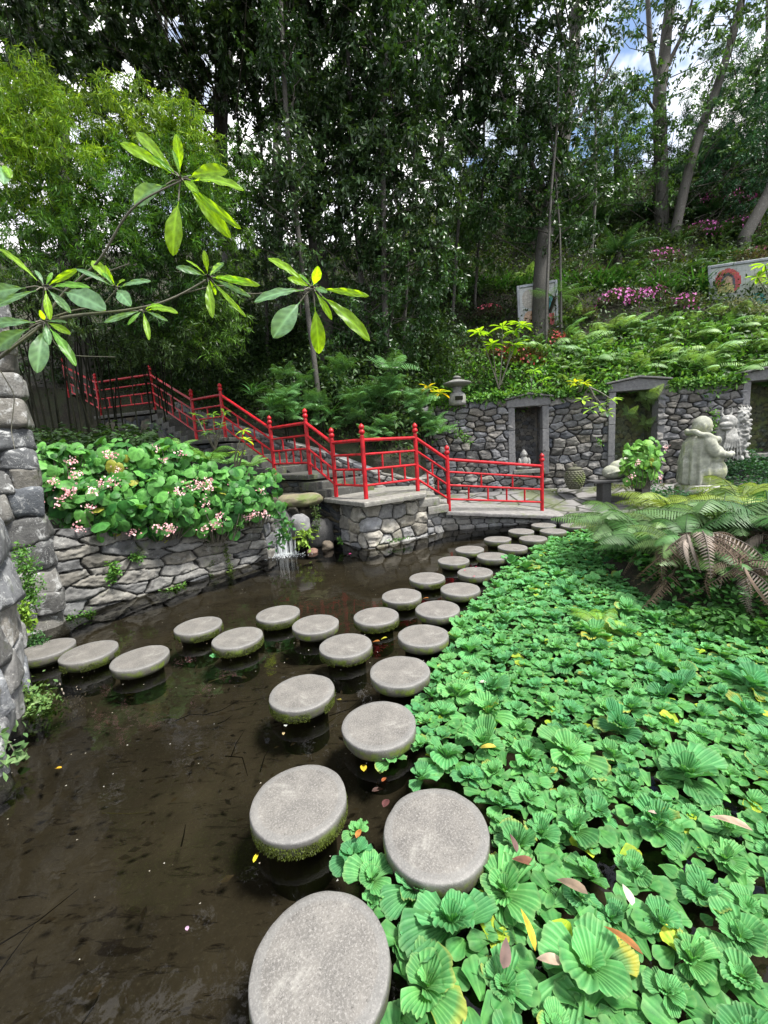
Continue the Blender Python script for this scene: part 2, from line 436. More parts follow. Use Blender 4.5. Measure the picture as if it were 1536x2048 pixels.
# ---- pond bed
mb = MB(); nx_, ny_ = 150, 150
X, Y = np.meshgrid(np.linspace(-7, 5, nx_), np.linspace(-3, 9.5, ny_), indexing='ij')
Z = -.24 + .035 * fbm(np.stack([X * 1.5, Y * 1.5, X * 0], -1).reshape(-1, 3), 4, 5).reshape(X.shape)
mb.add(np.stack([X, Y, Z], -1).reshape(-1, 3), grid_faces(nx_, ny_))
mt, N, L, out = newmat('pond_mud'); oc = objco(N)
c1 = ramp(N, L, nz(N, L, 1.6, 6, .65, oc, .5), .35, .65, (.060, .050, .034, 1), (.125, .105, .072, 1))
c2 = mixc(N, L, ramp(N, L, nz(N, L, 60, 5, .8, oc), .55, .75), c1, (.18, .16, .11))
mp = N.new('ShaderNodeMapping'); mp.inputs['Scale'].default_value = (2.2, 9, 3); mp.inputs['Rotation'].default_value = (0, 0, .5); L.new(oc, mp.inputs['Vector'])
c3 = mixc(N, L, ramp(N, L, nz(N, L, 2.2, 6, .75, mp.outputs[0], 1.2), .56, .64), c2, (.022, .016, .010))
p = N.new('ShaderNodeBsdfPrincipled'); L.new(c3, p.inputs['Base Color']); p.inputs['Roughness'].default_value = 1
L.new(bump(N, L, nz(N, L, 9, 6, .7, oc), .6, .03), p.inputs['Normal']); L.new(p.outputs[0], out.inputs['Surface'])
tag(mb.build('pond_bed', mt), kind='structure')

# ---- water
mb = MB(); nx_, ny_ = 60, 60
X, Y = np.meshgrid(np.linspace(-7, 5, nx_), np.linspace(-3, 9.3, ny_), indexing='ij')
mb.add(np.stack([X, Y, X * 0], -1).reshape(-1, 3), grid_faces(nx_, ny_))
mt, N, L, out = newmat('pond_water'); oc = objco(N)
tb = N.new('ShaderNodeBsdfTransparent'); tb.inputs['Color'].default_value = (.38, .375, .34, 1)
gl = N.new('ShaderNodeBsdfGlossy'); gl.inputs['Roughness'].default_value = .03
fr = N.new('ShaderNodeFresnel'); fr.inputs['IOR'].default_value = 1.36
h1 = nz(N, L, 6, 3, .5, oc, .4)
b = bump(N, L, h1, .10, .02); L.new(b, gl.inputs['Normal']); L.new(b, fr.inputs['Normal'])
ms = N.new('ShaderNodeMixShader'); L.new(fr.outputs[0], ms.inputs[0]); L.new(tb.outputs[0], ms.inputs[1]); L.new(gl.outputs[0], ms.inputs[2])
L.new(ms.outputs[0], out.inputs['Surface'])
tag(mb.build('pond_water', mt), kind='structure')

# ---- paved terrace and the soil of the fern bank
def pave_z(x, y):
    wy = 10.6 - (x - 1.2) * .16
    return .12 + .30 * np.clip((y - (wy - 1.7)) / 1.3, 0, 1) ** 1.5
FRONT = [(3.35, 8.02), (3.62, 7.0), (3.3, 6.2), (5.0, 6.0), (12, 5.2)]
fx = np.array([3.1, 3.5, 3.9, 4.6, 6, 13.0]); fy = np.array([8.1, 7.55, 6.75, 6.55, 6.4, 6.0])
mb = MB(); xs2 = np.linspace(3.1, 13, 90)
V = []; nt_ = 50
for x in xs2:
    y0 = np.interp(x, fx, fy); y1 = 10.6 - (x - 1.2) * .16 + .05
    yy = np.linspace(y0, y1, nt_); V.append(np.stack([np.full(nt_, x), yy, pave_z(x, yy)], -1))
V = np.array(V); mb.add(V.reshape(-1, 3), grid_faces(len(xs2), nt_))
fr_ = V[:, 0]; dn = fr_ - np.array([0, 0, .07]); mb.add(np.stack([dn - [0, .0, 0.3], fr_ ], 1).reshape(-1, 3), grid_faces(len(xs2), 2))
# strip of pavement behind the ramp, in front of the niche wall
V = []
xs3 = np.linspace(1.0, 3.12, 20)
for x in xs3:
    y0 = 7.8 + (x - 1.17) * .11; y1 = 10.6 - (x - 1.2) * .16 + .05; yy = np.linspace(y0 + .3, y1, 20)
    zz = np.interp(x, [1.17, 3.1], [.36, .124]) + (pave_z(x, yy) - .12) * (x - 1) / 2.1
    V.append(np.stack([np.full(20, x), yy, zz - .004], -1))
V = np.array(V); mb.add(V.reshape(-1, 3), grid_faces(20, 20))
mt, N, L, out = newmat('flagstones'); oc = objco(N)
mp = N.new('ShaderNodeMapping'); mp.inputs['Scale'].default_value = (1.9, 2.6, 1); mp.inputs['Rotation'].default_value = (0, 0, .3); L.new(oc, mp.inputs['Vector'])
vo = N.new('ShaderNodeTexVoronoi'); vo.feature = 'DISTANCE_TO_EDGE'; vo.inputs['Scale'].default_value = 1.0; L.new(mp.outputs[0], vo.inputs['Vector'])
vc = N.new('ShaderNodeTexVoronoi'); vc.inputs['Scale'].default_value = 1.0; L.new(mp.outputs[0], vc.inputs['Vector'])
tone = ramp(N, L, vc.outputs['Color'], .2, .8, (.10, .097, .10, 1), (.18, .175, .17, 1))
tone = mixc(N, L, .7, tone, ramp(N, L, nz(N, L, 8, 6, .7, oc), .3, .7, (.6, .6, .6, 1), (1.3, 1.3, 1.3, 1)), 'MULTIPLY')
jn = ramp(N, L, vo.outputs['Distance'], .03, .055)
c = mixc(N, L, jn, (.02, .022, .015), tone)
c = mixc(N, L, mul(N, L, ramp(N, L, nz(N, L, 1.1, 5, .7, oc), .5, .58), .7), c, (.07, .09, .025))
p = N.new('ShaderNodeBsdfPrincipled'); L.new(c, p.inputs['Base Color']); p.inputs['Roughness'].default_value = .7
L.new(bump(N, L, jn, .6, .02), p.inputs['Normal']); L.new(p.outputs[0], out.inputs['Surface'])
tag(mb.build('paving', mt), kind='structure')

# bank of soil under the ferns (right)
bank = [(2.42, 5.3), (2.35, 4.2), (2.42, 3.35), (2.9, 2.85), (4.2, 2.45), (9, 2.0)]
bx = [b_[0] for b_ in bank]
mb = MB(); rows = []
front = np.array([(3.85, 6.8), (3.3, 6.2), (2.75, 5.5), (2.42, 4.6), (2.38, 3.7), (2.75, 3.05), (3.6, 2.65), (5, 2.4), (9, 2.2)])
tt = np.linspace(0, len(front) - 1, 80); FX = np.interp(tt, range(len(front)), front[:, 0]); FY = np.interp(tt, range(len(front)), front[:, 1])
cx_, cy_ = 9.0, 6.6
for i in range(80):
    a = np.linspace(0, 1, 30)[:, None] ** 1.4; P = np.array([[FX[i], FY[i]]]) * (1 - a) + np.array([[cx_, cy_]]) * a
    d_ = np.linalg.norm(P - P[0], axis=1); z = -.28 + .52 * np.clip(d_ / .45, 0, 1) ** .6 + .08 * fbm(np.stack([P[:, 0] * 2, P[:, 1] * 2, P[:, 0] * 0], -1), 3, 9) + .05 * np.clip(d_ - .5, 0, 3)
    rows.append(np.stack([P[:, 0], P[:, 1], z], -1))
V = np.array(rows); mb.add(V.reshape(-1, 3), grid_faces(80, 30)); tag(mb.build('fern_bank', M_hill), kind='structure')
def bank_z(x, y):
    return .22

# soil of the planter bed (behind the front planter wall) up to the stairs
PW = np.array([(-3.75, 4.3), (-2.96, 5.27), (-1.9, 6.5)])
mb = MB(); V = []
for a in np.linspace(0, 1, 30):
    x = np.interp(a, [0, .5, 1], PW[:, 0]); y = np.interp(a, [0, .5, 1], PW[:, 1]); xe = np.interp(a, [0, .5, 1], [-9, -5.2, -1.75]); ye = np.interp(a, [0, .5, 1], [12, 10.5, 8.0])
    b_ = np.linspace(0, 1, 20); zt = .88 - .34 * a
    V.append(np.stack([x * (1 - b_) + xe * b_, (y + .05) * (1 - b_) + ye * b_, zt + .7 * b_ * (1 - a * .7) + .05 * np.sin(b_ * 9 + a * 7)], -1))
V = np.array(V); mb.add(V.reshape(-1, 3), grid_faces(30, 20)); tag(mb.build('planter_soil', M_hill), kind='structure')

# ================================================================== STONE WALLS
def seg_pf(pts, z0=0., ztop=None, Hh=1., batter=0., bow=0.):
    pts = np.array(pts, float); dl = np.linalg.norm(np.diff(pts, axis=0), axis=1); cum = np.concatenate([[0], np.cumsum(dl)])
    def pf(s, t):
        x = np.interp(s, cum, pts[:, 0]); y = np.interp(s, cum, pts[:, 1])
        dx = np.interp(s + .15, cum, pts[:, 0]) - np.interp(s - .15, cum, pts[:, 0]); dy = np.interp(s + .15, cum, pts[:, 1]) - np.interp(s - .15, cum, pts[:, 1])
        n = norm(np.stack([dx, dy], -1))
        zt = Hh if ztop is None else np.interp(s, cum, ztop)
        z = z0 + t / Hh * (zt - z0 if ztop is not None else Hh)
        return np.stack([x - n[..., 1] * batter * t, y + n[..., 0] * batter * t, z], -1)
    # extrapolate ends linearly
    return pf, cum[-1]

# planter wall
pf, Lw = seg_pf([(-3.78, 4.2), (-2.96, 5.27), (-1.95, 6.46)], z0=-.15, ztop=[1.02, .86, .66], Hh=1.05, batter=.06)
mb = MB(); stone_surface(mb, pf, Lw, 1.05, cw=.44, ch=.145, bulge=.07, res=.0105, seed=11, thick=.35, tone=(.13, .128, .122), var=.6, flip=False, fine=.032, gap=.10, warm=.025)
pf, L2 = seg_pf([(-1.95, 6.46), (-1.86, 6.66), (-2.0, 7.2)], z0=-.15, ztop=[.66, .66, .66], Hh=.85)
stone_surface(mb, pf, L2, .85, cw=.34, ch=.2, bulge=.06, res=.016, seed=12, thick=.2, tone=(.17, .168, .165))
tag(mb.build('planter_wall', M_wall), 'low curving rubble stone wall rising from the water below the pink flowered begonias', 'stone wall')

# near pier on the left: two pieces
def block(mb, c, ex, ey, hx, hy, hz_, seed, col, rough=.22, n=34, k=24, pw=.27):
    a = np.linspace(0, 2 * np.pi, n, endpoint=False); b = np.linspace(-np.pi / 2, np.pi / 2, k); f = lambda v: np.sign(v) * np.abs(v) ** pw
    V = np.stack([f(np.cos(b))[:, None] * f(np.cos(a)), f(np.cos(b))[:, None] * f(np.sin(a)), np.broadcast_to(f(np.sin(b))[:, None], (k, n))], -1).reshape(-1, 3)
    sk = np.random.default_rng(seed).normal(size=4) * .10
    V = V * (1 + sk[0] * V[:, 2:3] + sk[1] * V[:, 0:1] * [0, 1, 1]); V[:, 2] += sk[2] * V[:, 0]
    W = V * [hx, hy, hz_]; nn = fbm(W * 7 + seed * 3.7, 4, seed); r2 = 1 - 2 * np.abs(fbm(W * 5 + seed, 3, seed + 2))
    W = W * (1 + rough * nn[:, None]) + norm(V) * (r2 * .035)[:, None]
    P = np.asarray(c, float) + W[:, :1] * np.asarray(ex) + W[:, 1:2] * np.asarray(ey) + W[:, 2:] * np.array([0, 0, 1.])
    I, J = np.meshgrid(np.arange(k - 1), np.arange(n), indexing='ij'); J2 = (J + 1) % n
    mb.add(P, np.stack([I * n + J, I * n + J2, (I + 1) * n + J2, (I + 1) * n + J], -1).reshape(-1, 4), np.tile(col, (len(P), 1)) * (1 + .25 * nn[:, None]))
def block_run(mb, pts, ztops, ch, cw, dep, seed, tone, skip=None, inset=.05):
    rg = np.random.default_rng(seed); pts = np.array(pts, float); dl = np.linalg.norm(np.diff(pts, axis=0), axis=1); cum = np.concatenate([[0], np.cumsum(dl)]); Ln = cum[-1]; z = -.12; q = 0
    while z < max(ztops):
        h = ch * rg.uniform(.72, 1.25); s = -rg.uniform(0, .4) * cw * (q % 2)
        while s < Ln:
            w = cw * rg.uniform(.6, 1.35)
            if Ln - (s + w) < cw * .45: w = Ln - s
            sc = s + w / 2; zc = z + h / 2
            if zc < np.interp(sc, cum, ztops) and not (skip and skip[0] < sc < skip[1] and skip[2] < zc < skip[3]):
                P = np.array([np.interp(sc, cum, pts[:, 0]), np.interp(sc, cum, pts[:, 1])]); T_ = norm(np.array([np.interp(sc + .1, cum, pts[:, 0]) - np.interp(sc - .1, cum, pts[:, 0]), np.interp(sc + .1, cum, pts[:, 1]) - np.interp(sc - .1, cum, pts[:, 1])]))
                a = rg.normal() * .09; ex = np.array([T_[0] * math.cos(a) - T_[1] * math.sin(a), T_[0] * math.sin(a) + T_[1] * math.cos(a), rg.normal() * .05]); ey = np.array([-ex[1], ex[0], 0]); off = rg.uniform(-.03, .03)
                t = np.array(tone) * rg.uniform(.6, 1.45) + rg.normal() * np.array([.012, .006, -.004])
                block(mb, [P[0] + ey[0] * (dep * .5 + off), P[1] + ey[1] * (dep * .5 + off), zc], ex, ey, w * .5 - .008, dep * .5 + .03, h * .5 - .006, int(rg.integers(9999)), t)
            s += w
        z += h; q += 1
mb = MB()
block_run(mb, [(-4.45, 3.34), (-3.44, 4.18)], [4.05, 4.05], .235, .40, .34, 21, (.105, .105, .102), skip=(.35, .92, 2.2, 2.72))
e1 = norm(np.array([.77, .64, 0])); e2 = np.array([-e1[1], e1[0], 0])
box(mb, np.array([-4.45, 3.34, -.2]) + e2 * .16, e1 * 1.22, e2 * .25, (0, 0, 4.0), (.012, .012, .012))  # shade of the hollow and gaps painted as a near-black core box
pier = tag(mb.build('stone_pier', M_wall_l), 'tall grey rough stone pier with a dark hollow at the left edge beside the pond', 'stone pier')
mb = MB()
block_run(mb, [(-1.92, 1.35), (-2.26, 2.05), (-2.68, 2.75), (-3.06, 3.22), (-3.42, 3.38)], [1.0, 1.1, 1.25, 1.42, 1.5], .27, .36, .36, 31, (.17, .17, .17))
tag(mb.build('boulder_wall', M_wall_l), 'pale lichen covered boulder wall curving along the left edge of the frame', 'stone wall')

# pier under the landing and the retaining wall of the ramp
mb = MB()
pf, Lw = seg_pf([(-1.05, 8.0), (-.96, 7.70), (-.34, 6.80), (-.24, 6.76), (.76, 7.50)], z0=-.12, Hh=.92, batter=.03)
stone_surface(mb, pf, Lw, .92, cw=.34, ch=.2, bulge=.07, res=.011, seed=41, thick=.25, tone=(.21, .205, .195), var=.45, warm=.06, fine=.026, gap=.12)
pf, Lw = seg_pf([(.76, 7.50), (1.17, 7.84), (3.45, 8.12)], z0=-.12, ztop=[.42, .35, .07], Hh=.5)
stone_surface(mb, pf, Lw, .5, cw=.3, ch=.15, bulge=.05, res=.014, seed=42, thick=.3, tone=(.20, .20, .20), var=.4)
tag(mb.build('landing_wall', M_wall), 'mossy rubble stone base carrying the red railed landing above the water', 'stone wall')

# niche wall
W0 = np.array([1.0, 10.62]); W1 = np.array([9.6, 9.24]); WD = (W1 - W0) / np.linalg.norm(W1 - W0); WL = np.linalg.norm(W1 - W0)
WN = np.array([WD[1], -WD[0]])
def wall_hit(u, v, off=0):
    d = ray(u, v); o = W0 + WN * off
    # CAM + d*t on line o + WD*s
    A_ = np.array([[d[0], -WD[0]], [d[1], -WD[1]]]); t, s = np.linalg.solve(A_, o); P = CAM + d * t
    return s, P[2]
def WP(s, z, off=0.):
    q = W0 + WD * s + WN * off; return np.array([q[0], q[1], z])
doors = []
for (ul, vl, ur, vr, vb) in ((1028, 815, 1083, 812, 938), (1229, 783, 1314, 780, 960), (1497, 762, 1600, 757, 905)):
    s0, z0_ = wall_hit(ul, vl); s1, z1_ = wall_hit(ur, vr); sb, zb_ = wall_hit((ul + ur) / 2, vb)
    doors.append((s0, s1, zb_, (z0_ + z1_) / 2))
WTOP = 2.68
mb = MB(); wz0 = 0.0
def pfw(s, t):
    q = W0[None] + WD[None] * s[:, None] + WN[None] * (0.03 * np.sin(s * 1.3)[:, None])
    z = wz0 + t * (1 + .012 * np.sin(s * 1.7) + .0 * s); return np.stack([q[:, 0], q[:, 1], z], -1)
holes = [(a, b_, c_ - wz0, d_ - wz0) for a, b_, c_, d_ in doors]
stone_surface(mb, pfw, WL, WTOP, cw=.27, ch=.155, bulge=.085, res=.0125, seed=51, thick=.22, hole=holes, tone=(.115, .114, .116), var=.5, gap=.16, fine=.03)
wall_root = empty('niche_wall', WP(WL / 2, 0), 'long dark rubble stone wall with three framed doorway niches behind the terrace', 'stone wall')
mb.build('rubble_face', M_wall_d, wall_root)
def oriented_box(mb, s0, s1, z0, z1, f0, f1, col=(.2, .2, .2)):
    A = WP(s0, z0, f0); box(mb, A, WP(s1, z0, f0) - A, WP(s0, z0, f1) - A, (0, 0, z1 - z0), col)
def dressed(mb, s0, s1, z0, z1, f0, f1, tones=(.2,), n=1):
    for i in range(n):
        a, b_ = z0 + (z1 - z0) * i / n + .003, z0 + (z1 - z0) * (i + 1) / n - .003; g = .13 * RNG.uniform(.85, 1.25)
        oriented_box(mb, s0, s1, a, b_, f0, f1 + RNG.uniform(-.004, .004), (g, g, g * 1.04))
for i, (a, b_, c_, d_) in enumerate(doors):
    fr = MB(); w = .15
    dressed(fr, a - w, a, c_ - .14, d_, -.22, .10, n=3); dressed(fr, b_, b_ + w, c_ - .14, d_, -.22, .10, n=3)
    # lintel with low pediment
    q = [(a - w - .04, d_), (b_ + w + .04, d_), (b_ + w + .04, d_ + .17), ((a + b_) / 2, d_ + .27), (a - w - .04, d_ + .17)]
    F_ = np.array([WP(s, z, .13) for s, z in q]); B_ = np.array([WP(s, z, -.2) for s, z in q])
    fr.add(np.concatenate([F_, B_]), [[0, 1, 2, 3, 4], [9, 8, 7, 6, 5]] + [[j, j + 5, (j + 1) % 5 + 5, (j + 1) % 5] for j in range(5)], (.13, .13, .135))
    q2 = [(a - w - .09, d_ + .17), ((a + b_) / 2, d_ + .27), (b_ + w + .09, d_ + .17), (b_ + w + .09, d_ + .21), ((a + b_) / 2, d_ + .315), (a - w - .09, d_ + .21)]
    F_ = np.array([WP(s, z + .002, .19) for s, z in q2]); B_ = np.array([WP(s, z + .002, -.2) for s, z in q2])
    fr.add(np.concatenate([F_, B_]), [[0, 1, 4, 5], [1, 2, 3, 4], [11, 10, 7, 6], [10, 9, 8, 7]] + [[j, j + 6, (j + 1) % 6 + 6, (j + 1) % 6] for j in range(6)], (.10, .10, .10))
    fo = fr.build('door_frame', M_frame_st, wall_root, smooth=False)
    bv = fo.modifiers.new('bevel', 'BEVEL'); bv.width = .012; bv.segments = 2
    sl = MB(); oriented_box(sl, a - .05, b_ + .05, c_ - .1, c_, -.62, .15, (.15, .15, .14)); so = sl.build('sill', M_slab, wall_root, smooth=False)
    bv = so.modifiers.new('bevel', 'BEVEL'); bv.width = .015; bv.segments = 2
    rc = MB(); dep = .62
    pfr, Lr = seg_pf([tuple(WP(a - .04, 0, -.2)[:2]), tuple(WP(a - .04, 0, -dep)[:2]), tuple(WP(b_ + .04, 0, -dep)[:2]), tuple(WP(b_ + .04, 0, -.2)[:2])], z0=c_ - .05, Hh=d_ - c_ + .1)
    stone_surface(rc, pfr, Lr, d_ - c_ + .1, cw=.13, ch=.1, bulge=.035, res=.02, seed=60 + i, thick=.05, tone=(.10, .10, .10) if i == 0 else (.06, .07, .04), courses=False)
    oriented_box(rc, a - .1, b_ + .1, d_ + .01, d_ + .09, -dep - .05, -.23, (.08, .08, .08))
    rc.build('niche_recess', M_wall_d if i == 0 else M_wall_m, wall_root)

# rocky left end of the niche wall
mb = MB()
pf, Lw = seg_pf([(.95, 11.2), (.82, 10.75), (.95, 10.5), (1.25, 10.47)], z0=.2, ztop=[2.5, 2.62, 2.66, 2.66], Hh=2.4)
stone_surface(mb, pf, Lw, 2.4, cw=.25, ch=.16, bulge=.10, res=.018, seed=55, thick=.2, tone=(.15, .15, .16), var=.4, courses=False)
mb.build('wall_end', M_wall_d, wall_root)

# low stone bank wall behind the landing and the stairs
mb = MB()
pf, Lw = seg_pf([(-6.3, 13.4), (-4.6, 11.7), (-2.7, 10.45), (-1.2, 9.5), (-.1, 8.8), (.75, 8.75), (1.15, 9.6), (1.2, 10.5)], z0=.3, ztop=[3.5, 2.75, 2.1, 1.62, 1.15, .95, .95, 1.0], Hh=1.6)
stone_surface(mb, pf, Lw, 1.6, cw=.3, ch=.17, bulge=.06, res=.02, seed=71, thick=.25, tone=(.15, .15, .15), var=.35)
tag(mb.build('terrace_wall', M_wall_d), 'low dark rubble retaining wall running behind the red railed stairs and landing', 'stone wall')

# ================================================================== STAIRS AND RAILING
RP = {1: (3.28, 8.44, .13), 2: (1.235, 7.72, .41), 3: (.645, 7.53, .84), 4: (-.28, 6.80, .84), 5: (-.84, 7.40, .84), 6: (-1.36, 7.90, 1.25),
      7: (-2.27, 8.82, 1.25), 8: (-3.57, 9.78, 2.13), 9: (-4.47, 10.30, 2.13), 10: (-6.26, 11.98, 3.12), 11: (-8.2, 12.6, 3.12), 12: (-10.2, 14.2, 4.0)}
stairs = empty('stone_staircase', (-.5, 7.6, 0), 'worn dark stone steps and landings climbing left behind the red railing', 'staircase')
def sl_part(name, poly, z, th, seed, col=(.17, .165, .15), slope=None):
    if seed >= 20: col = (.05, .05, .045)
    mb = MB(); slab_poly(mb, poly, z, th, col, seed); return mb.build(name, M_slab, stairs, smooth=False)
# main landing (z .83), outline from the photograph
la, lb, lc = atz(647, 996, .83), atz(729, 1005, .83), atz(852, 986, .83)
sl_part('landing', [tuple(la[:2]), tuple(lb[:2]), tuple(lc[:2]), (.95, 8.6), (-.05, 8.85), (-.62, 8.55)], .83, .075, 1)
# ramp
ramp_poly = [(1.16, 7.66, .40), (3.62, 7.93, .115), (3.7, 9.1, .125), (1.3, 9.1, .40)]
sl_part("ramp_slab", ramp_poly, 0, .07, 2, (.17, .165, .16))
# steps between ramp and landing
for k, z in enumerate((.54, .69)):
    x0 = 1.16 - .17 * k; sl_part('step', [(x0 - .35, 7.42 + .0 * k - (.06 if k else 0)), (x0 + .05, 7.60 - (.06 if k else 0)), (x0 + .03, 8.8), (x0 - .35, 8.8)], z, .14, 3 + k)
def flight(a, b, n, seed):
    A, B = np.array(RP[a]), np.array(RP[b]); d = B[:2] - A[:2]; Ln = np.linalg.norm(d); e = d / Ln; nb = np.array([-e[1], e[0]])
    if nb[1] < 0: nb = -nb
    for k in range(n):
        z = A[2] + (B[2] - A[2]) * (k + 1) / (n + 1) - .01; s0 = Ln * (k + .55) / (n + 1)
        P = A[:2] + e * s0 - nb * .14; Q = A[:2] + e * (Ln + .1) - nb * .14 if k == n - 1 else A[:2] + e * (s0 + Ln / (n + 1) + .12) - nb * .14
        sl_part('step', [tuple(P), tuple(P + nb * 1.25), tuple(Q + nb * 1.25), tuple(Q)][::-1], z, .16, seed + k)
def flat(a, b, seed, ext=.12):
    A, B = np.array(RP[a]), np.array(RP[b]); d = B[:2] - A[:2]; e = d / np.linalg.norm(d); nb = np.array([-e[1], e[0]])
    if nb[1] < 0: nb = -nb
    P = A[:2] - e * ext - nb * .14; Q = B[:2] + e * ext - nb * .14
    sl_part('landing', [tuple(P), tuple(P + nb * 1.3), tuple(Q + nb * 1.3), tuple(Q)][::-1], A[2] - .01, .09, seed)
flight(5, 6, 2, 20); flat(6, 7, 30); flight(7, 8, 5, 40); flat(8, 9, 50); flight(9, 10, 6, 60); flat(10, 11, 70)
sm = MB()
ids = [5, 6, 7, 8, 9, 10, 11]; pts = []; zt = []
for i in ids:
    pts.append((RP[i][0] + .02, RP[i][1] - .02)); zt.append(RP[i][2] - .14)
pf, Lw = seg_pf(pts[::-1], z0=.1, ztop=zt[::-1], Hh=2.0)
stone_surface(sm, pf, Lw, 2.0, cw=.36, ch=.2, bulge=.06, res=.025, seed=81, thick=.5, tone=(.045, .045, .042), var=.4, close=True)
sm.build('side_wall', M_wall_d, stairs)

rail = empty('red_railing', RP[4], 'glossy red bamboo style railing with ball topped posts along the ramp, landing and stairs', 'railing')
finial = [(.0, 0), (.036, .0), (.036, .02), (.026, .03), (.03, .045), (.046, .06), (.050, .085), (.044, .108), (.030, .122), (.031, .13), (.043, .145), (.046, .165), (.040, .185), (.024, .203), (.009, .216), (.0, .224)]
fin_me = None
def post(P, h=1.0):
    mb = MB(); P = np.array(P, float); tube(mb, [P - [0, 0, .03], P + [0, 0, h]], .037, 14); po = mb.build('post', M_red, rail)
    f = MB(); lathe(f, P + [0, 0, h], finial, 18); fo = f.build('finial', M_red); fo.parent = po; fo.matrix_parent_inverse = po.matrix_parent_inverse.inverted() @ Matrix.Translation(-Vector(rail.location)) if False else Matrix()
    return po
LV = (.955, .725, .475, .21)
def bar(A, B, r, name):
    mb = MB(); A = np.array(A, float); B = np.array(B, float); n = max(2, int(np.linalg.norm(B - A) / .3))
    pts = [A + (B - A) * t for t in np.linspace(0, 1, n + 1)]
    tube(mb, pts, r, 10); mb.build(name, M_red, rail)
def panel(a, b, nu, nl):
    A, B = np.array(RP[a], float), np.array(RP[b], float)
    for k, h in enumerate(LV): bar(A + [0, 0, h], B + [0, 0, h], (.030, .021, .021, .021)[k], 'rail')
    for n, h0, h1, sh in ((nu, LV[2], LV[1], 0), (nl, LV[3], LV[2], 0)):
        for j in range(n):
            t = (j + 1) / (n + 1); P = A + (B - A) * t; bar(P + [0, 0, h0], P + [0, 0, h1], .017, 'baluster')
for i in RP: post(RP[i])
for a, b_, nu, nl in ((1, 2, 2, 4), (2, 3, 1, 2), (3, 4, 2, 3), (4, 5, 1, 2), (5, 6, 1, 3), (6, 7, 2, 4), (7, 8, 2, 4), (8, 9, 1, 2), (9, 10, 3, 5), (10, 11, 2, 4), (11, 12, 2, 5)): panel(a, b_, nu, nl)

# ================================================================== STEPPING STONES
mt, N, L, out = newmat('stepping_concrete'); oc = objco(N); c = (.122, .116, .108)
c = mixc(N, L, 1.0, c, ramp(N, L, nz(N, L, 8, 6, .65, oc), .3, .7, (.62, .62, .62, 1), (1.35, 1.34, 1.3, 1)), 'MULTIPLY')
c = mixc(N, L, mul(N, L, ramp(N, L, nz(N, L, 120, 4, .85, oc), .50, .62), .75), c, (.25, .24, .225))
c = mixc(N, L, mul(N, L, ramp(N, L, nz(N, L, 90, 3, .8, oc), .60, .66), .85), c, (.05, .047, .042))
c = mixc(N, L, mul(N, L, ramp(N, L, nz(N, L, 4, 5, .7, oc), .58, .66), .30), c, (.32, .32, .29))
sp = N.new('ShaderNodeSeparateXYZ'); L.new(oc, sp.inputs[0])
ln = N.new('ShaderNodeVectorMath'); ln.operation = 'LENGTH'; cmb = N.new('ShaderNodeCombineXYZ'); L.new(sp.outputs[0], cmb.inputs[0]); L.new(sp.outputs[1], cmb.inputs[1]); L.new(cmb.outputs[0], ln.inputs[0])
rim = ramp(N, L, ln.outputs['Value'], .172, .182)
c = mixc(N, L, mul(N, L, rim, .45), c, (.15, .15, .145))
zz_ = N.new('ShaderNodeMath'); zz_.operation = 'ADD'; L.new(sp.outputs[2], zz_.inputs[0]); zz_.inputs[1].default_value = .5
side = ramp(N, L, zz_.outputs[0], .465, .488, (1, 1, 1, 1), (0, 0, 0, 1))
mossn = ramp(N, L, nz(N, L, 9, 6, .7, oc), .44, .56)
c = mixc(N, L, side, c, (.075, .072, .055)); c = mixc(N, L, mul(N, L, side, mossn), c, mixc(N, L, nz(N, L, 60, 3, .7, oc), (.035, .06, .008), (.16, .21, .03)))
wet = ramp(N, L, zz_.outputs[0], .41, .435, (1, 1, 1, 1), (0, 0, 0, 1)); c = mixc(N, L, mul(N, L, wet, .75), c, (.02, .022, .015))
p = N.new('ShaderNodeBsdfPrincipled'); L.new(c, p.inputs['Base Color']); p.inputs['Roughness'].default_value = .58
L.new(bump(N, L, nz(N, L, 70, 6, .8, oc), .5, .006), p.inputs['Normal']); L.new(p.outputs[0], out.inputs['Surface'])
M_step = mt
mt, N, L, out = newmat('moss'); oc = objco(N)
c = ramp(N, L, nz(N, L, 45, 5, .8, oc), .3, .7, (.02, .035, .005, 1), (.17, .22, .03, 1))
p = N.new('ShaderNodeBsdfPrincipled'); L.new(c, p.inputs['Base Color']); p.inputs['Roughness'].default_value = .95
L.new(bump(N, L, nz(N, L, 90, 4, .8, oc), 1, .01), p.inputs['Normal']); L.new(p.outputs[0], out.inputs['Surface'])
M_moss = mt
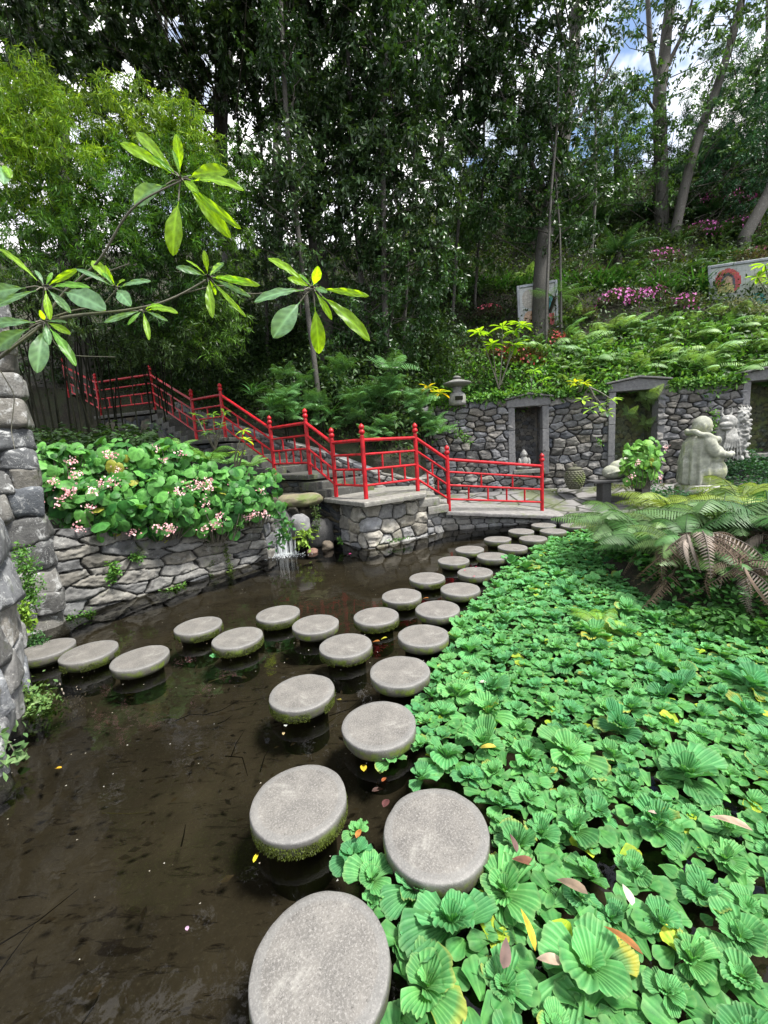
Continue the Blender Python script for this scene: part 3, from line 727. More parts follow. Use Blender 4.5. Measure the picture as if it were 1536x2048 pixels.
STEP = [
 ((635, 1935), 'largest and nearest round grey stepping stone, cut off by the bottom edge'),
 ((871, 1659), 'round grey stepping stone second from the camera beside the yellow edged water lettuce'),
 ((598, 1598), 'round grey stepping stone with a green mossy rim and a yellow leaf floating below it'),
 ((758, 1445), 'round grey stepping stone just above the spotted yellow leaf'),
 ((604, 1383), 'round pale stepping stone with bright chipped edge and a white scrap floating below it'),
 ((799, 1339), 'round stepping stone touching the lettuce carpet, right of the one with brown leaves beyond it'),
 ((691, 1287), 'round stepping stone with thick mossy rim just left of the orange floating leaves'),
 ((846, 1268), 'round stepping stone at the carpet edge just right of the orange floating leaves'),
 ((752, 1230), 'round mossy stepping stone where the two rows of stones meet above the orange leaves'),
 ((631, 1247), 'round stepping stone in the left branch, fourth from the forking point'),
 ((556, 1226), 'round stepping stone furthest up in the left branch, facing the planter wall'),
 ((475, 1274), 'round mossy stepping stone in the left branch with a small floating plant below it'),
 ((397, 1251), 'round stepping stone nearest the planter wall with moss along its right rim'),
 ((280, 1313), 'broad pale stepping stone in the left branch, third from the stone pier'),
 ((178, 1303), 'dark damp stepping stone second from the stone pier with white foam at its foot'),
 ((92, 1296), 'mossy stepping stone half hidden against the foot of the stone pier'),
 ((875, 1217), 'round stepping stone at the carpet edge beyond the orange leaves'),
 ((803, 1190), 'round stepping stone just beyond the fork with an orange leaf to its right'),
 ((920, 1176), 'round stepping stone bordered by lettuce just before the one with red petals'),
 ((854, 1155), 'round stepping stone on the water side left of the stone with red petals'),
 ((950, 1142), 'round stepping stone with red petals lying on top'),
 ((907, 1119), 'round stepping stone on the water side just beyond the stone with red petals'),
 ((985, 1111), 'round stepping stone on the lettuce side just beyond the stone with red petals'),
 ((939, 1097), 'small looking far stepping stone on the water side, fourth from the ramp'),
 ((1025, 1093), 'small looking far stepping stone on the lettuce side, fourth from the ramp'),
 ((995, 1078), 'small looking far stepping stone on the water side, third from the ramp'),
 ((1066, 1076), 'small looking far stepping stone on the lettuce side, third from the ramp'),
 ((1042, 1062), 'small looking far stepping stone on the water side, second from the ramp'),
 ((1106, 1061), 'small looking far stepping stone on the lettuce side, second from the ramp'),
 ((1087, 1050), 'small looking far stepping stone directly below the last red post'),
 ((1147, 1050), 'rightmost and farthest stepping stone, touching the paved terrace')]
stones_xy = []
for i, ((u, v), lab) in enumerate(STEP):
    if i == 0:
        P = atz(635, 1935, TOP)
        # solve so that the ellipse's extreme left/top match
        P = np.array([-.30 * .42, 2.62 * .42, TOP]); P = atz(641, 1925, TOP)
    else: P = atz(u, v, TOP)
    stones_xy.append(P[:2].copy())
    n = 96; a = np.linspace(0, 2 * np.pi, n, endpoint=False)
    prof = [(0, 0), (.08, .0), (.15, 0), (.19, -.0005), (.2055, -.0015), (.2095, -.0045), (.211, -.012), (.211, -.04), (.209, -.062), (.2, -.078), (.185, -.084), (.155, -.11), (.15, -.36)]
    V = []
    for (r, z) in prof:
        q = np.stack([r * np.cos(a), r * np.sin(a), np.full(n, z)], -1)
        if r > .1:
            jj = fbm(np.stack([q[:, 0] * 11 + i * 3, q[:, 1] * 11, q[:, 2] * 20], -1), 4, 5); amp = .006 if z > -.03 else .012
            q[:, :2] *= (1 + jj * amp / r)[:, None]; q[:, 2] += jj * (.0006 if z > -.01 else .003)
        V.append(q)
    mb = MB(); k = len(prof); V = np.concatenate(V)
    I, J = np.meshgrid(np.arange(k - 1), np.arange(n), indexing='ij'); J2 = (J + 1) % n
    mb.add(V, np.stack([I * n + J, (I + 1) * n + J, (I + 1) * n + J2, I * n + J2], -1).reshape(-1, 4))
    dz = RNG.uniform(-.008, .008) if i > 2 else 0
    o = mb.build('stepping_stone', M_step, loc=(P[0], P[1], TOP + dz)); o.rotation_euler = (RNG.normal() * .008, RNG.normal() * .008, RNG.uniform(0, 6))
    tag(o, lab, 'stepping stone', 'round stepping stones crossing the pond')
    if i in (2, 4, 6, 8, 10, 11, 12, 17, 19, 14):     # shaggy moss fringe around the rim
        mm = MB(); nn = 5200; th = RNG.uniform(0, 2 * np.pi, nn); dens = fbm(np.stack([np.cos(th) * 2 + i, np.sin(th) * 2, th * 0], -1), 2, 8)
        th = th[dens > -.15]; nn = len(th); z = -RNG.uniform(.03, .082, nn)
        T = np.stack([.209 * np.cos(th), .209 * np.sin(th), z], -1); Dv = np.stack([np.cos(th), np.sin(th), RNG.uniform(-.9, .3, nn)], -1) + RNG.normal(size=(nn, 3)) * .3
        g = RNG.uniform(.5, 1.5, nn)
        mm.inst([[-.0022, 0, 0], [.0022, 0, 0], [0, .0065, 0]], np.array([[0, 1, 2]]), frames(Dv, roll=RNG.uniform(0, 6, nn), scale=RNG.uniform(.6, 1.4, nn)), T, np.stack([.075 * g, .10 * g, .015 * g], -1))
        mo = mm.build('moss_fringe', M_leaf, loc=(0, 0, 0)); mo.parent = o
# ================================================================== LEAF TEMPLATES
def leaf_t(w=.3, n=4, fold=.12, droop=.15, tip=1.0, shape='lance'):
    """leaf of unit length along +y: returns verts, faces (folded along the midrib)"""
    y = np.linspace(0, 1, n + 1); V = []
    for t in y:
        if shape == 'lance': ww = w * .5 * math.sin(math.pi * min(1, t ** .8)) ** .8
        elif shape == 'obov': ww = w * .5 * math.sin(math.pi * t ** 1.45) ** .75
        else: ww = w * .5 * math.sin(math.pi * t ** .6) ** .6
        z = -droop * t * t
        V += [[-ww, t, z + fold * ww], [0, t, z], [ww, t, z + fold * ww]]
    F = []
    for i in range(n):
        for j in (0, 1): F.append([i * 3 + j, i * 3 + j + 1, (i + 1) * 3 + j + 1, (i + 1) * 3 + j])
    return np.array(V), np.array(F)
L_LAN = leaf_t(.42, 2, .25, .12); L_BAM = leaf_t(.17, 2, .1, .2); L_OV = leaf_t(.5, 3, .25, .15, shape='obov')
L_STRAP = leaf_t(.06, 5, .3, .55)
def rnd_dirs(n, down=.3, rg=RNG):
    d = rg.normal(size=(n, 3)); d[:, 2] -= down; return norm(d)
def colvar(n, a, b, rg=RNG, vv=.25):
    t = rg.uniform(0, 1, (n, 1)); c = np.array(a) * (1 - t) + np.array(b) * t
    return c * rg.uniform(1 - vv, 1 + vv, (n, 1))
def leaves(mb, tmpl, T, size, ca, cb, down=.3, rg=RNG, D=None, vv=.25, up=None):
    n = len(T); D = rnd_dirs(n, down, rg) if D is None else D
    mb.inst(tmpl[0], tmpl[1], frames(D, Up=up, roll=rg.uniform(-1.2, 1.2, n), scale=size * rg.uniform(.6, 1.3, n)), T, colvar(n, ca, cb, rg, vv))
def place(me_or_obj, name, loc, rz=0, sc=1., mat=None):
    o = bpy.data.objects.new(name, me_or_obj); COL.objects.link(o); o.location = tuple(float(a) for a in loc); o.rotation_euler = (0, 0, rz); o.scale = (sc,) * 3; return o

# ================================================================== TREES
def bez(pts, n=24):
    P = np.array(pts, float); t = np.linspace(0, len(P) - 1, n); k = np.arange(len(P))
    out = np.stack([np.interp(t, k, P[:, j]) for j in range(3)], -1)
    for _ in range(2): out[1:-1] = (out[:-2] + 2 * out[1:-1] + out[2:]) / 4
    return out
KN, KS = 2.0, 1.17
def trunk(mb, pts, r0, r1, seed=0, n=10, k=28, rough=.14):
    P = bez(pts, k); tt = np.linspace(0, 1, k)
    P[:, :2] += fbm(P * .9, 2, seed)[:, None] * r0 * .35
    r = r0 * (1 - tt) + r1 * tt; r[0] *= 1.35; r[1] *= 1.12
    tube(mb, P, r, n, rough=rough, seed=seed, col=(.065, .062, .055)); return P
def blob(lf, tw, c, R, ncl, nlf, size, ca, cb, tmpl=L_LAN, rg=RNG, down=.35, spread=.30, anchor=None, twr=.012, vv=.3):
    """foliage as many small sprays of leaves through an ellipsoid, with twigs"""
    c = np.array(c, float); R = np.array(R, float)
    u = norm(rg.normal(size=(ncl, 3))) * rg.uniform(0, 1, (ncl, 1)) ** .42
    Cc = c + u * R * (1 + .25 * fbm(u * 2 + c, 2, 4)[:, None])
    nlf = int(nlf * KN); size = size * KS; per = max(1, nlf // ncl); idx = np.repeat(np.arange(ncl), per); n = len(idx)
    ax = rg.normal(size=(ncl, 3)) * [1, 1, .45]; ax[:, 2] -= .25; ax = norm(ax)
    t = rg.uniform(-1, 1, n)
    T = Cc[idx] + ax[idx] * (t * spread)[:, None] * rg.uniform(.6, 1.2, (ncl, 1))[idx] + rg.normal(size=(n, 3)) * spread * .16
    Dd = norm(ax[idx] * .5 + rg.normal(size=(n, 3)) * .7 + [0, 0, -down])
    tone = rg.uniform(.65, 1.35, (ncl, 1))[idx]
    col = colvar(n, ca, cb, rg, vv) * tone
    lf.inst(tmpl[0], tmpl[1], frames(Dd, roll=rg.uniform(-1.3, 1.3, n), scale=size * rg.uniform(.6, 1.25, n)), T, col)
    if tw is not None:
        a = c + (Cc - c) * .1 if anchor is None else np.array([anchor[0], anchor[1], 0.]) + np.stack([rg.normal(size=ncl) * .1, rg.normal(size=ncl) * .1, Cc[:, 2] - rg.uniform(.1, .9, ncl)], -1) + (Cc - anchor) * [.45, .45, 0] * rg.uniform(0, 1, (ncl, 1))
        for i in range(0, ncl, 4):
            mid = (a[i] + Cc[i]) / 2 + rg.normal(size=3) * .12
            tube(tw, [a[i], mid, Cc[i] + ax[i] * spread * .6], [twr * 1.6, twr, twr * .4], 4, col=(.06, .055, .045), cap=False)
def tree(label, base_px, path, r0, r1, blobs, bark, leafm=None, extra=None, name='tree', group='trees on the wooded slope', seed=0, floor=None):
    rg = np.random.default_rng(seed + 100)
    pts = [at(*q) for q in path]
    # root the trunk in the slope
    b = pts[0].copy(); b[2] = min(b[2], float(hz(b[0], b[1], False)) - .2) if floor is None else floor
    pts = [b] + pts if abs(b[2] - pts[0][2]) > .3 else [b] + pts[1:]
    root = empty(name, b, label, 'tree', group)
    tb_ = MB(); P = trunk(tb_, pts, r0, r1, seed); tb_.build('trunk', bark, root)
    if extra:
        lb = MB()
        for e in extra: trunk(lb, [at(*q) for q in e[0]], e[1], e[2], seed + 5, 7, 14)
        if lb.n == 0:
            for e in extra: trunk(lb, [at(*q) for q in e[0]], e[1], e[2], seed + 5, 7, 14)
        lb.build('limb', bark, root)
    if blobs:
        lf = MB(); tw = MB()
        for (u, v, Y, ru, rv, rd, ncl, nlf, size, ca, cb, tm) in blobs:
            c = at(u, v, Y); R_ = np.array([ru * Y / FPX, rd, rv * Y / FPX])
            k = np.argmin(np.linalg.norm(P - c, axis=1)); blob(lf, tw, c, R_, ncl, nlf, size, ca, cb, tm, rg, anchor=P[k])
        lf.build('crown', leafm or M_gloss, root); tw.build('branches', bark, root)
    return root
DK = (.022, .052, .018); DK2 = (.065, .13, .045)      # dark glossy evergreen
MG = (.045, .115, .03); MG2 = (.10, .22, .045)        # mid green
TG = (.03, .10, .055); TG2 = (.06, .18, .09)           # blue green conifer
YG = (.09, .20, .03); YG2 = (.17, .31, .05)
# (u, v, Y, ru, rv, rdepth, clusters, leaves, size, colA, colB, template)
tree('big dark forked tree trunk at upper left rising behind the bamboo', None, [(150, 640, 15), (118, 330, 15), (95, 150, 15), (60, 0, 15), (20, -200, 15)], .42, .2,
     [(60, 40, 15, 170, 120, 1.6, 70, 1500, .16, MG, MG2, L_LAN), (150, -120, 14, 260, 150, 2, 90, 3500, .17, DK, DK2, L_LAN), (-220, -120, 9.5, 360, 260, 1.8, 130, 5000, .17, DK, DK2, L_LAN)], M_barkd,  # last blob: added out of view to block sky reflected in the pond
     extra=[([(95, 150, 15), (120, 60, 15), (105, -60, 15)], .2, .12), ([(100, 120, 15), (180, 40, 15), (260, -60, 14.8)], .12, .05)], seed=1)
tree('tall tree with thick pale grey trunk right of the bamboo top', None, [(470, 660, 14), (440, 300, 14), (447, 120, 14), (458, 0, 14), (470, -220, 13.5)], .24, .15,
     [(300, 90, 13.5, 190, 140, 1.3, 120, 6500, .15, DK, DK2, L_LAN), (480, 60, 12.5, 150, 150, 1.5, 110, 4200, .15, DK, DK2, L_LAN), (200, -60, 11, 330, 160, 1.6, 120, 6000, .16, DK, DK2, L_LAN), (150, -700, 7.5, 420, 330, 2.2, 150, 5200, .17, DK, DK2, L_LAN)], M_bark, seed=2)  # highest blob is an unseen bough, put in to darken the water's reflection
tree('tall dark thick trunk left of centre hung with glossy leaves', None, [(660, 700, 12.5), (640, 560, 12.5), (612, 330, 12.5), (600, 200, 12.5), (600, 0, 12.5), (610, -300, 12)], .27, .17,
     [(650, 330, 11.8, 130, 130, 1.2, 110, 3400, .13, DK, DK2, L_LAN), (620, 60, 12.3, 170, 140, 1.6, 130, 5200, .14, DK, MG, L_LAN), (560, -190, 10.5, 300, 160, 1.6, 130, 6500, .15, DK, DK2, L_LAN), (560, 470, 12.5, 110, 110, 1, 70, 1700, .12, DK, DK2, L_LAN)], M_barkd, seed=3)
tree('slim straight dark stemmed tree in the very centre behind the palms', None, [(775, 720, 11.2), (768, 560, 11.2), (766, 300, 11.2), (772, 0, 11.2), (775, -250, 11)], .085, .06,
     [(800, 380, 11.2, 120, 150, .9, 120, 3600, .12, DK, DK2, L_LAN), (820, 600, 11.0, 130, 130, .8, 90, 2300, .10, DK, MG, L_LAN), (780, 120, 11.2, 120, 130, 1.2, 100, 3600, .13, DK, MG, L_LAN)], M_bark, seed=4)
tree('slim leaning tree with pale stem rising left of the hanging leaves', None, [(640, 800, 10.4), (615, 620, 10.4), (590, 420, 10.4), (575, 260, 10.4), (560, 0, 10.4), (560, -200, 10.4)], .065, .045,
     [(530, 420, 10.6, 60, 80, .7, 40, 900, .11, DK, DK2, L_LAN), (585, 330, 10.2, 50, 90, .4, 40, 700, .11, DK, DK2, L_LAN), (590, 540, 10.2, 45, 60, .4, 24, 380, .11, DK, DK2, L_LAN), (560, 100, 10.3, 60, 90, .5, 40, 800, .11, DK, MG, L_LAN)], M_barkd, seed=5)
tree('thin crooked brown stemmed tree between the central stem and the thick dark trunk', None, [(740, 710, 11.6), (722, 560, 11.6), (708, 400, 11.6), (700, 200, 11.6), (690, -50, 11.6)], .085, .05,
     [(720, 480, 11.4, 100, 110, .8, 80, 2300, .11, DK, DK2, L_LAN), (700, 230, 11.6, 110, 120, 1, 80, 2300, .12, DK, DK2, L_LAN), (690, 640, 11.4, 90, 70, .6, 50, 1100, .10, DK, MG, L_LAN)], M_bark, seed=6)
tree('large grey trunked tree right of centre standing before the left framed tile panel', None, [(1078, 650, 12.6), (1085, 500, 12.8), (1100, 390, 13), (1128, 280, 13.4), (1145, 120, 13.6), (1155, 0, 13.8), (1165, -220, 13.5)], .25, .13,
     [(960, 150, 13.2, 150, 140, 1.5, 120, 4200, .14, DK, MG, L_LAN), (1090, 60, 13.2, 130, 130, 1.5, 90, 2900, .14, DK, MG, L_LAN), (1000, 330, 12.6, 120, 120, 1.2, 90, 2700, .12, DK, MG, L_LAN), (1120, 280, 12.8, 110, 110, 1, 70, 1900, .12, DK, MG, L_LAN), (960, -150, 11.5, 300, 150, 1.6, 120, 5200, .15, DK, MG, L_LAN), (1130, 420, 12.7, 120, 80, .8, 60, 1500, .11, DK, MG, L_LAN)], M_bark,
     extra=[([(1100, 400, 13), (1050, 300, 12.9), (1000, 180, 12.8)], .07, .03), ([(1128, 280, 13.4), (1190, 190, 13.2), (1240, 100, 13)], .06, .02)], seed=7)
tree('thin pale stemmed sapling just left of the large grey trunk', None, [(1092, 640, 11.9), (1097, 500, 11.9), (1102, 380, 11.9), (1115, 250, 11.9), (1118, 120, 11.9)], .04, .025,
     [(1110, 190, 12, 60, 70, .5, 26, 520, .11, DK, MG, L_LAN)], M_bark, seed=8)
tree('tall twin trunked grey tree at upper right against the bright sky', None, [(1325, 500, 16.5), (1322, 380, 16.5), (1318, 200, 16.5), (1330, 90, 16.5), (1342, 0, 16.5), (1350, -150, 16.5)], .26, .13,
     [(1330, -20, 16, 170, 80, 1.2, 44, 750, .14, DK, MG, L_LAN), (1240, 140, 15.5, 110, 110, 1, 40, 700, .13, DK, MG, L_LAN), (1300, 300, 16, 80, 110, 1, 46, 800, .12, MG, MG2, L_LAN), (1400, 120, 16, 80, 130, 1, 26, 330, .13, DK, MG2, L_LAN), (1230, 300, 16, 90, 110, 1, 60, 1500, .12, MG, MG2, L_LAN)], M_bark,
     extra=[([(1322, 200, 16.5), (1300, 90, 16.5), (1296, 0, 16.5), (1290, -80, 16.5)], .10, .07), ([(1335, 130, 16.5), (1370, 60, 16.3), (1390, -20, 16)], .08, .03), ([(1318, 230, 16.5), (1270, 170, 16), (1240, 210, 15.6)], .05, .02)], seed=9)
tree('slender tree leaning right beside the twin trunked tree', None, [(1345, 490, 15.8), (1372, 360, 15.8), (1400, 260, 15.8), (1440, 160, 15.8), (1480, 20, 15.8), (1500, -100, 15.8)], .17, .10,
     [(1480, 20, 15.5, 120, 100, 1.1, 50, 1000, .14, DK, MG2, L_LAN), (1420, 400, 16.2, 60, 60, .8, 30, 600, .12, DK, MG, L_LAN), (1440, 230, 15.5, 80, 110, .9, 46, 800, .12, MG, MG2, L_LAN), (1500, 330, 15.5, 90, 80, .9, 60, 1700, .12, DK, TG2, L_LAN)], M_bark, seed=10)
tree('bare trunk leaning steeply at the right edge of the frame above the azaleas', None, [(1488, 475, 14.5), (1520, 420, 14.5), (1560, 340, 14.5), (1600, 200, 14.5)], .2, .14, [(1620, 150, 14, 110, 130, 1.2, 60, 1500, .14, DK, MG, L_LAN)], M_bark, seed=11)
L_NEED = leaf_t(.10, 2, .1, .1)
tree('blue green conifer with layered feathery boughs at the right edge', None, [(1560, 420, 17), (1545, 250, 17), (1540, 60, 17), (1540, -100, 17)], .2, .1,
     [(1470, 250, 16.5, 120, 90, 1.2, 150, 11000, .15, TG, TG2, L_NEED), (1560, 190, 16.5, 130, 100, 1.2, 110, 7000, .15, TG, TG2, L_NEED), (1500, 130, 16.8, 100, 70, 1.2, 60, 3000, .15, TG, TG2, L_NEED), (1530, 320, 16.2, 110, 60, 1.2, 60, 3500, .15, TG, TG2, L_NEED)], M_bark, M_leaf, seed=12)
tree('soft green feathery tree in the middle distance left of the twin trunks', None, [(1240, 480, 18), (1235, 380, 18), (1230, 200, 18)], .16, .07,
     [(1230, 260, 17.5, 70, 90, 1.1, 90, 4600, .15, MG, YG, L_NEED), (1200, 370, 17.5, 70, 80, 1.1, 70, 3400, .14, MG, MG2, L_NEED), (1270, 400, 17.5, 50, 80, 1.1, 50, 2200, .14, MG, TG2, L_NEED)], M_bark, M_leaf, seed=13)
tree('small pale green feathery tree behind the large grey trunk', None, [(1045, 480, 18), (1040, 330, 18), (1040, 180, 18)], .14, .07,
     [(1045, 230, 17.5, 80, 60, 1.1, 80, 4000, .15, MG, TG2, L_NEED), (1030, 360, 17.5, 90, 80, 1.1, 60, 2600, .14, MG, MG2, L_NEED)], M_bark, M_leaf, seed=14)
tree('dark leafed tree filling the gap behind the central stems', None, [(880, 640, 15.5), (880, 400, 15.5), (885, 150, 15.5), (890, -120, 15)], .16, .1,
     [(880, 300, 15, 150, 150, 1.4, 130, 4600, .15, DK2, MG2, L_LAN), (890, 500, 14.5, 130, 100, 1, 90, 2600, .13, DK2, MG2, L_LAN), (870, 40, 15, 140, 130, 1.4, 100, 3600, .15, DK, MG, L_LAN), (850, -160, 13, 220, 110, 1.5, 80, 3300, .16, DK, MG, L_LAN)], M_barkd, seed=15)
tree('dark leafed tree behind the top of the stairs', None, [(400, 720, 15.5), (395, 500, 15.5), (380, 200, 15.5), (370, 0, 15.5)], .18, .1,
     [(420, 400, 15, 130, 120, 1.3, 80, 2600, .15, DK, DK2, L_LAN), (460, 620, 13.6, 150, 90, 1, 80, 2400, .12, DK, DK2, L_LAN), (330, 620, 14.5, 130, 100, 1.2, 80, 2300, .14, DK, DK2, L_LAN)], M_barkd, seed=16)
tree('dark leafed tree at the far left behind the bamboo', None, [(-20, 760, 16), (-30, 500, 16), (-20, 200, 16), (0, 0, 16)], .2, .1,
     [(60, 640, 14.6, 190, 110, 1.2, 90, 2800, .15, DK, DK2, L_LAN), (20, 400, 15.5, 160, 150, 1.4, 70, 2400, .16, DK, DK2, L_LAN), (-30, 120, 15, 90, 160, 1.4, 60, 1700, .16, MG, MG2, L_LAN)], M_barkd, seed=17)
tree('dark leafed tree standing on the slope between the thick dark trunk and the ridge', None, [(560, 640, 17), (555, 400, 17), (550, 100, 17), (550, -50, 17)], .2, .1,
     [(560, 260, 16.6, 150, 160, 1.3, 110, 3600, .16, MG, MG2, L_LAN), (620, 520, 15.4, 130, 100, 1.2, 80, 2300, .14, DK2, MG, L_LAN), (730, 220, 16, 120, 190, 1.2, 100, 3200, .16, MG, MG2, L_LAN)], M_barkd, seed=18)
for i, (u0, v0, u1, v1, Y, r, lab) in enumerate(((655, 720, 690, -40, 13.2, .05, 'thin straight stem just right of the thick dark trunk'), (535, 700, 500, -40, 13.6, .06, 'thin grey stem left of the slim leaning tree'), (805, 700, 838, -40, 12.6, .045, 'thin stem right of the central dark stem'), (905, 640, 925, -20, 13.6, .06, 'thin pale stem midway between the central stem and the large grey trunk'),
        (950, 600, 972, -20, 14.2, .05, 'thin stem left of the large grey trunk'), (1122, 640, 1098, 200, 12.2, .035, 'thin crooked pale stem right against the large grey trunk'), (1180, 560, 1190, 100, 15, .05, 'thin stem right of the large grey trunk on the slope'), (345, 690, 330, -20, 14.4, .08, 'thin dark stem behind the middle of the bamboo'))):
    tree(lab, None, [(u0, v0, Y), (u0 * .6 + u1 * .4 + 8, v0 * .6 + v1 * .4, Y), (u1, v1, Y)], r, r * .6, [(u1 * .8 + u0 * .2, v0 * .25 + v1 * .75, Y, 50, 70, .6, 24, 500, .12, DK, MG, L_LAN)], M_bark, seed=60 + i)
# small distant trees along the ridge at the right
for i, (u, v, du) in enumerate(((1395, 395, 14), (1430, 400, 14), (1450, 390, 18), (1530, 400, 22), (1345, 420, 12), (1130, 440, 14), (1000, 450, 14), (940, 460, 14), (1185, 430, 16))):
    labs = ['short dark tree on the ridge left of the bright gap', 'second short dark tree on the ridge in front of the bright gap', 'third short dark tree on the ridge right of the bright gap', 'bushy tree on the ridge at the right frame edge',
            'small dark tree on the ridge behind the twin trunks', 'small tree on the slope behind the large grey trunk', 'small slope tree left of the large grey trunk', 'small slope tree seen low between the central stems', 'small slope tree right of the large grey trunk']
    tree(labs[i], None, [(u, v + 30, 19.5), (u + 2, v - 20, 19.5), (u, v - 70, 19.5)], .09, .05, [(u, v - 85, 19.3, 34, 26, .8, 22, 700, .15, DK, MG, L_LAN), (u + 10, v - 50, 19.3, 30, 12, .8, 8, 160, .14, DK, MG, L_LAN)] if i > 2 else
         [(u, v - 92, 19.3, 30, 16, .8, 22, 800, .15, DK, TG, L_LAN)], M_barkd, seed=30 + i)

# ================================================================== BAMBOO
def bamboo(label, us, vs_base, Y, blobs, ncul, seed):
    rg = np.random.default_rng(seed); b = at(us[0] * .5 + us[1] * .5, vs_base, Y)
    root = empty('bamboo_clump', b, label, 'bamboo', 'bamboo clumps beside the stairs')
    for i in range(ncul):
        u = rg.uniform(*us); y = Y + rg.uniform(-.5, .6); p0 = at(u, vs_base + rg.uniform(-20, 25), y)
        h = rg.uniform(2.6, 4.0); ln = rg.normal(size=2) * .14; k = 9
        pts = [p0 + np.array([ln[0] * t * t * h, ln[1] * t * t * h, h * t]) for t in np.linspace(0, 1, k)]
        mb = MB(); tube(mb, pts, np.linspace(.017, .007, k) * rg.uniform(.7, 1.2), 6)
        mb.build('culm', M_cane, root)
    lf = MB(); tw = MB()
    for (u, v, Yb, ru, rv, rd, ncl, n, ca, cb) in blobs:
        c = at(u, v, Yb); blob(lf, tw, c, [ru * Yb / FPX, rd, rv * Yb / FPX], ncl, n, .105, ca, cb, L_BAM, rg, down=.35, spread=.17, anchor=c - [0, 0, 1.0], twr=.004, vv=.35)
    lf.build('foliage', M_bamboo, root); tw.build('twigs', M_cane, root); return root
BY = (.12, .28, .025); BY2 = (.34, .52, .05); BG = (.04, .13, .02); BG2 = (.12, .27, .03); BD = (.03, .065, .018); BD2 = (.07, .13, .035)
bamboo('broad yellow green bamboo clump at the far left above the stone pier', (60, 180), 890, 8.2, [(60, 290, 8.4, 130, 120, .8, 420, 9000, BY, BY2), (130, 470, 8.4, 160, 120, .7, 330, 6500, BG, BG2), (90, 600, 8.2, 110, 80, .6, 120, 2200, BD, BD2), (90, 180, 8.8, 60, 50, .5, 60, 1000, BG, BY2)], 14, 1)
bamboo('tall bright bamboo clump arching over the stairs behind the rosette of big leaves', (170, 300), 860, 8.9, [(260, 260, 9.2, 110, 70, .7, 260, 5600, BG, BY2), (300, 400, 9, 150, 110, .7, 420, 8500, BG, BG2), (370, 300, 9.4, 60, 90, .6, 130, 2600, BY, BY2), (290, 570, 9, 120, 90, .6, 200, 4300, BD, BG)], 16, 2)
bamboo('drooping dark green bamboo clump right of the stairs', (300, 350), 830, 10.2, [(400, 480, 9.9, 90, 120, .6, 210, 4300, BD, BG2), (400, 640, 9.6, 90, 90, .5, 200, 4300, BD, BG2), (460, 360, 10.2, 60, 60, .5, 80, 1600, BG, BG2), (300, 690, 9.2, 110, 50, .5, 90, 1800, BD, BD2)], 8, 3)
# ================================================================== WATER LETTUCE
def lettuce_leaf(Lg, W, el, curl, nr=5, nu=17, nt=8, yellow=0., rg=RNG, tone=0.):
    u, t = np.meshgrid(np.linspace(-1, 1, nu), np.linspace(0, 1, nt), indexing='ij')
    w = W * (.16 + .84 * np.clip(t, 0, 1) ** .85) * (1 - .25 * np.clip(t - .85, 0, 1) / .15 * .5)
    x = u * w / 2
    y = t * Lg * (1 - .34 * np.abs(u) ** 2.6 * t ** 2 - .05 * np.exp(-(u / .22) ** 2) * t ** 3)
    ph = rg.uniform(0, 6)
    z = .0040 * (Lg / .12) * np.cos(u * math.pi * nr) * np.clip(t * 1.6, 0, 1) * (1 - .25 * t)
    z = z + .30 * W * u ** 2 * (1 - t * .5) * t ** .6 + .05 * W * np.sin(u * 6 + ph) * t ** 3 + .07 * W * np.sin(u * 2.2 + ph * 2) * t ** 2
    ang = el - curl * t ** 1.6; cy_, cz = np.cumsum(np.cos(ang) * Lg / (nt - 1), axis=1) - np.cos(ang) * Lg / (nt - 1), np.cumsum(np.sin(ang) * Lg / (nt - 1), axis=1) - np.sin(ang) * Lg / (nt - 1)
    k = y / (t * Lg + 1e-6); k[:, 0] = 1
    Y = cy_ * k - np.sin(ang) * z; Z = cz * k + np.cos(ang) * z
    V = np.stack([x, Y, Z], -1).reshape(-1, 3)
    rib = (.5 + .5 * np.cos(u * math.pi * nr))
    base = np.array([.040, .195, .072]) * (1 + tone); lite = np.array([.145, .375, .165]) * (1 + tone)
    c = base * (1 - (.15 + .6 * rib ** 2)[..., None]) + lite * (.15 + .6 * rib ** 2)[..., None]
    c = c + np.array([.05, .08, .0]) * ((1 - t) ** 2)[..., None]
    edge = np.clip((np.maximum(np.abs(u) * .9, t) - (1 - .34 * yellow)) / .16, 0, 1) * (yellow > .02)
    c = c * (1 - edge[..., None]) + np.array([.33, .34, .06]) * edge[..., None]
    e2 = np.clip((t - .93) / .07, 0, 1) * .35
    c = c * (1 - e2[..., None]) + np.array([.22, .34, .16]) * e2[..., None]
    return V, grid_faces(nu, nt), c.reshape(-1, 3)
def rosette(seed, R=1., nl=11, nu=17, nt=8, yel=.08):
    rg = np.random.default_rng(seed); mb = MB(); g = rg.uniform(0, 6)
    for i in range(nl):
        f = i / (nl - 1)           # 0 outer .. 1 inner
        Lg = (.125 * (1 - .58 * f)) * rg.uniform(.68, 1.2); W = Lg * rg.uniform(.78, 1.12)
        el = .16 + 1.0 * f ** .75 + rg.uniform(-.16, .22); ye = rg.uniform(.2, 1) if (rg.uniform() < yel and f < .5) else 0
        V, F, c = lettuce_leaf(Lg, W, el, rg.uniform(.2, .8) * (1 - f * .5), 6 if f > .5 else 8, nu, nt, ye, rg, rg.uniform(-.25, .3) + .25 * f)
        a = g + i * 2.39996 + rg.uniform(-.3, .3); ca, sa = math.cos(a), math.sin(a); rr = .012 * (1 - f)
        V = V @ np.array([[ca, sa, 0], [-sa, ca, 0], [0, 0, 1]]) + [-sa * rr * -1, ca * rr, .006 + .02 * f]
        mb.add(V, F, c)
    return mb
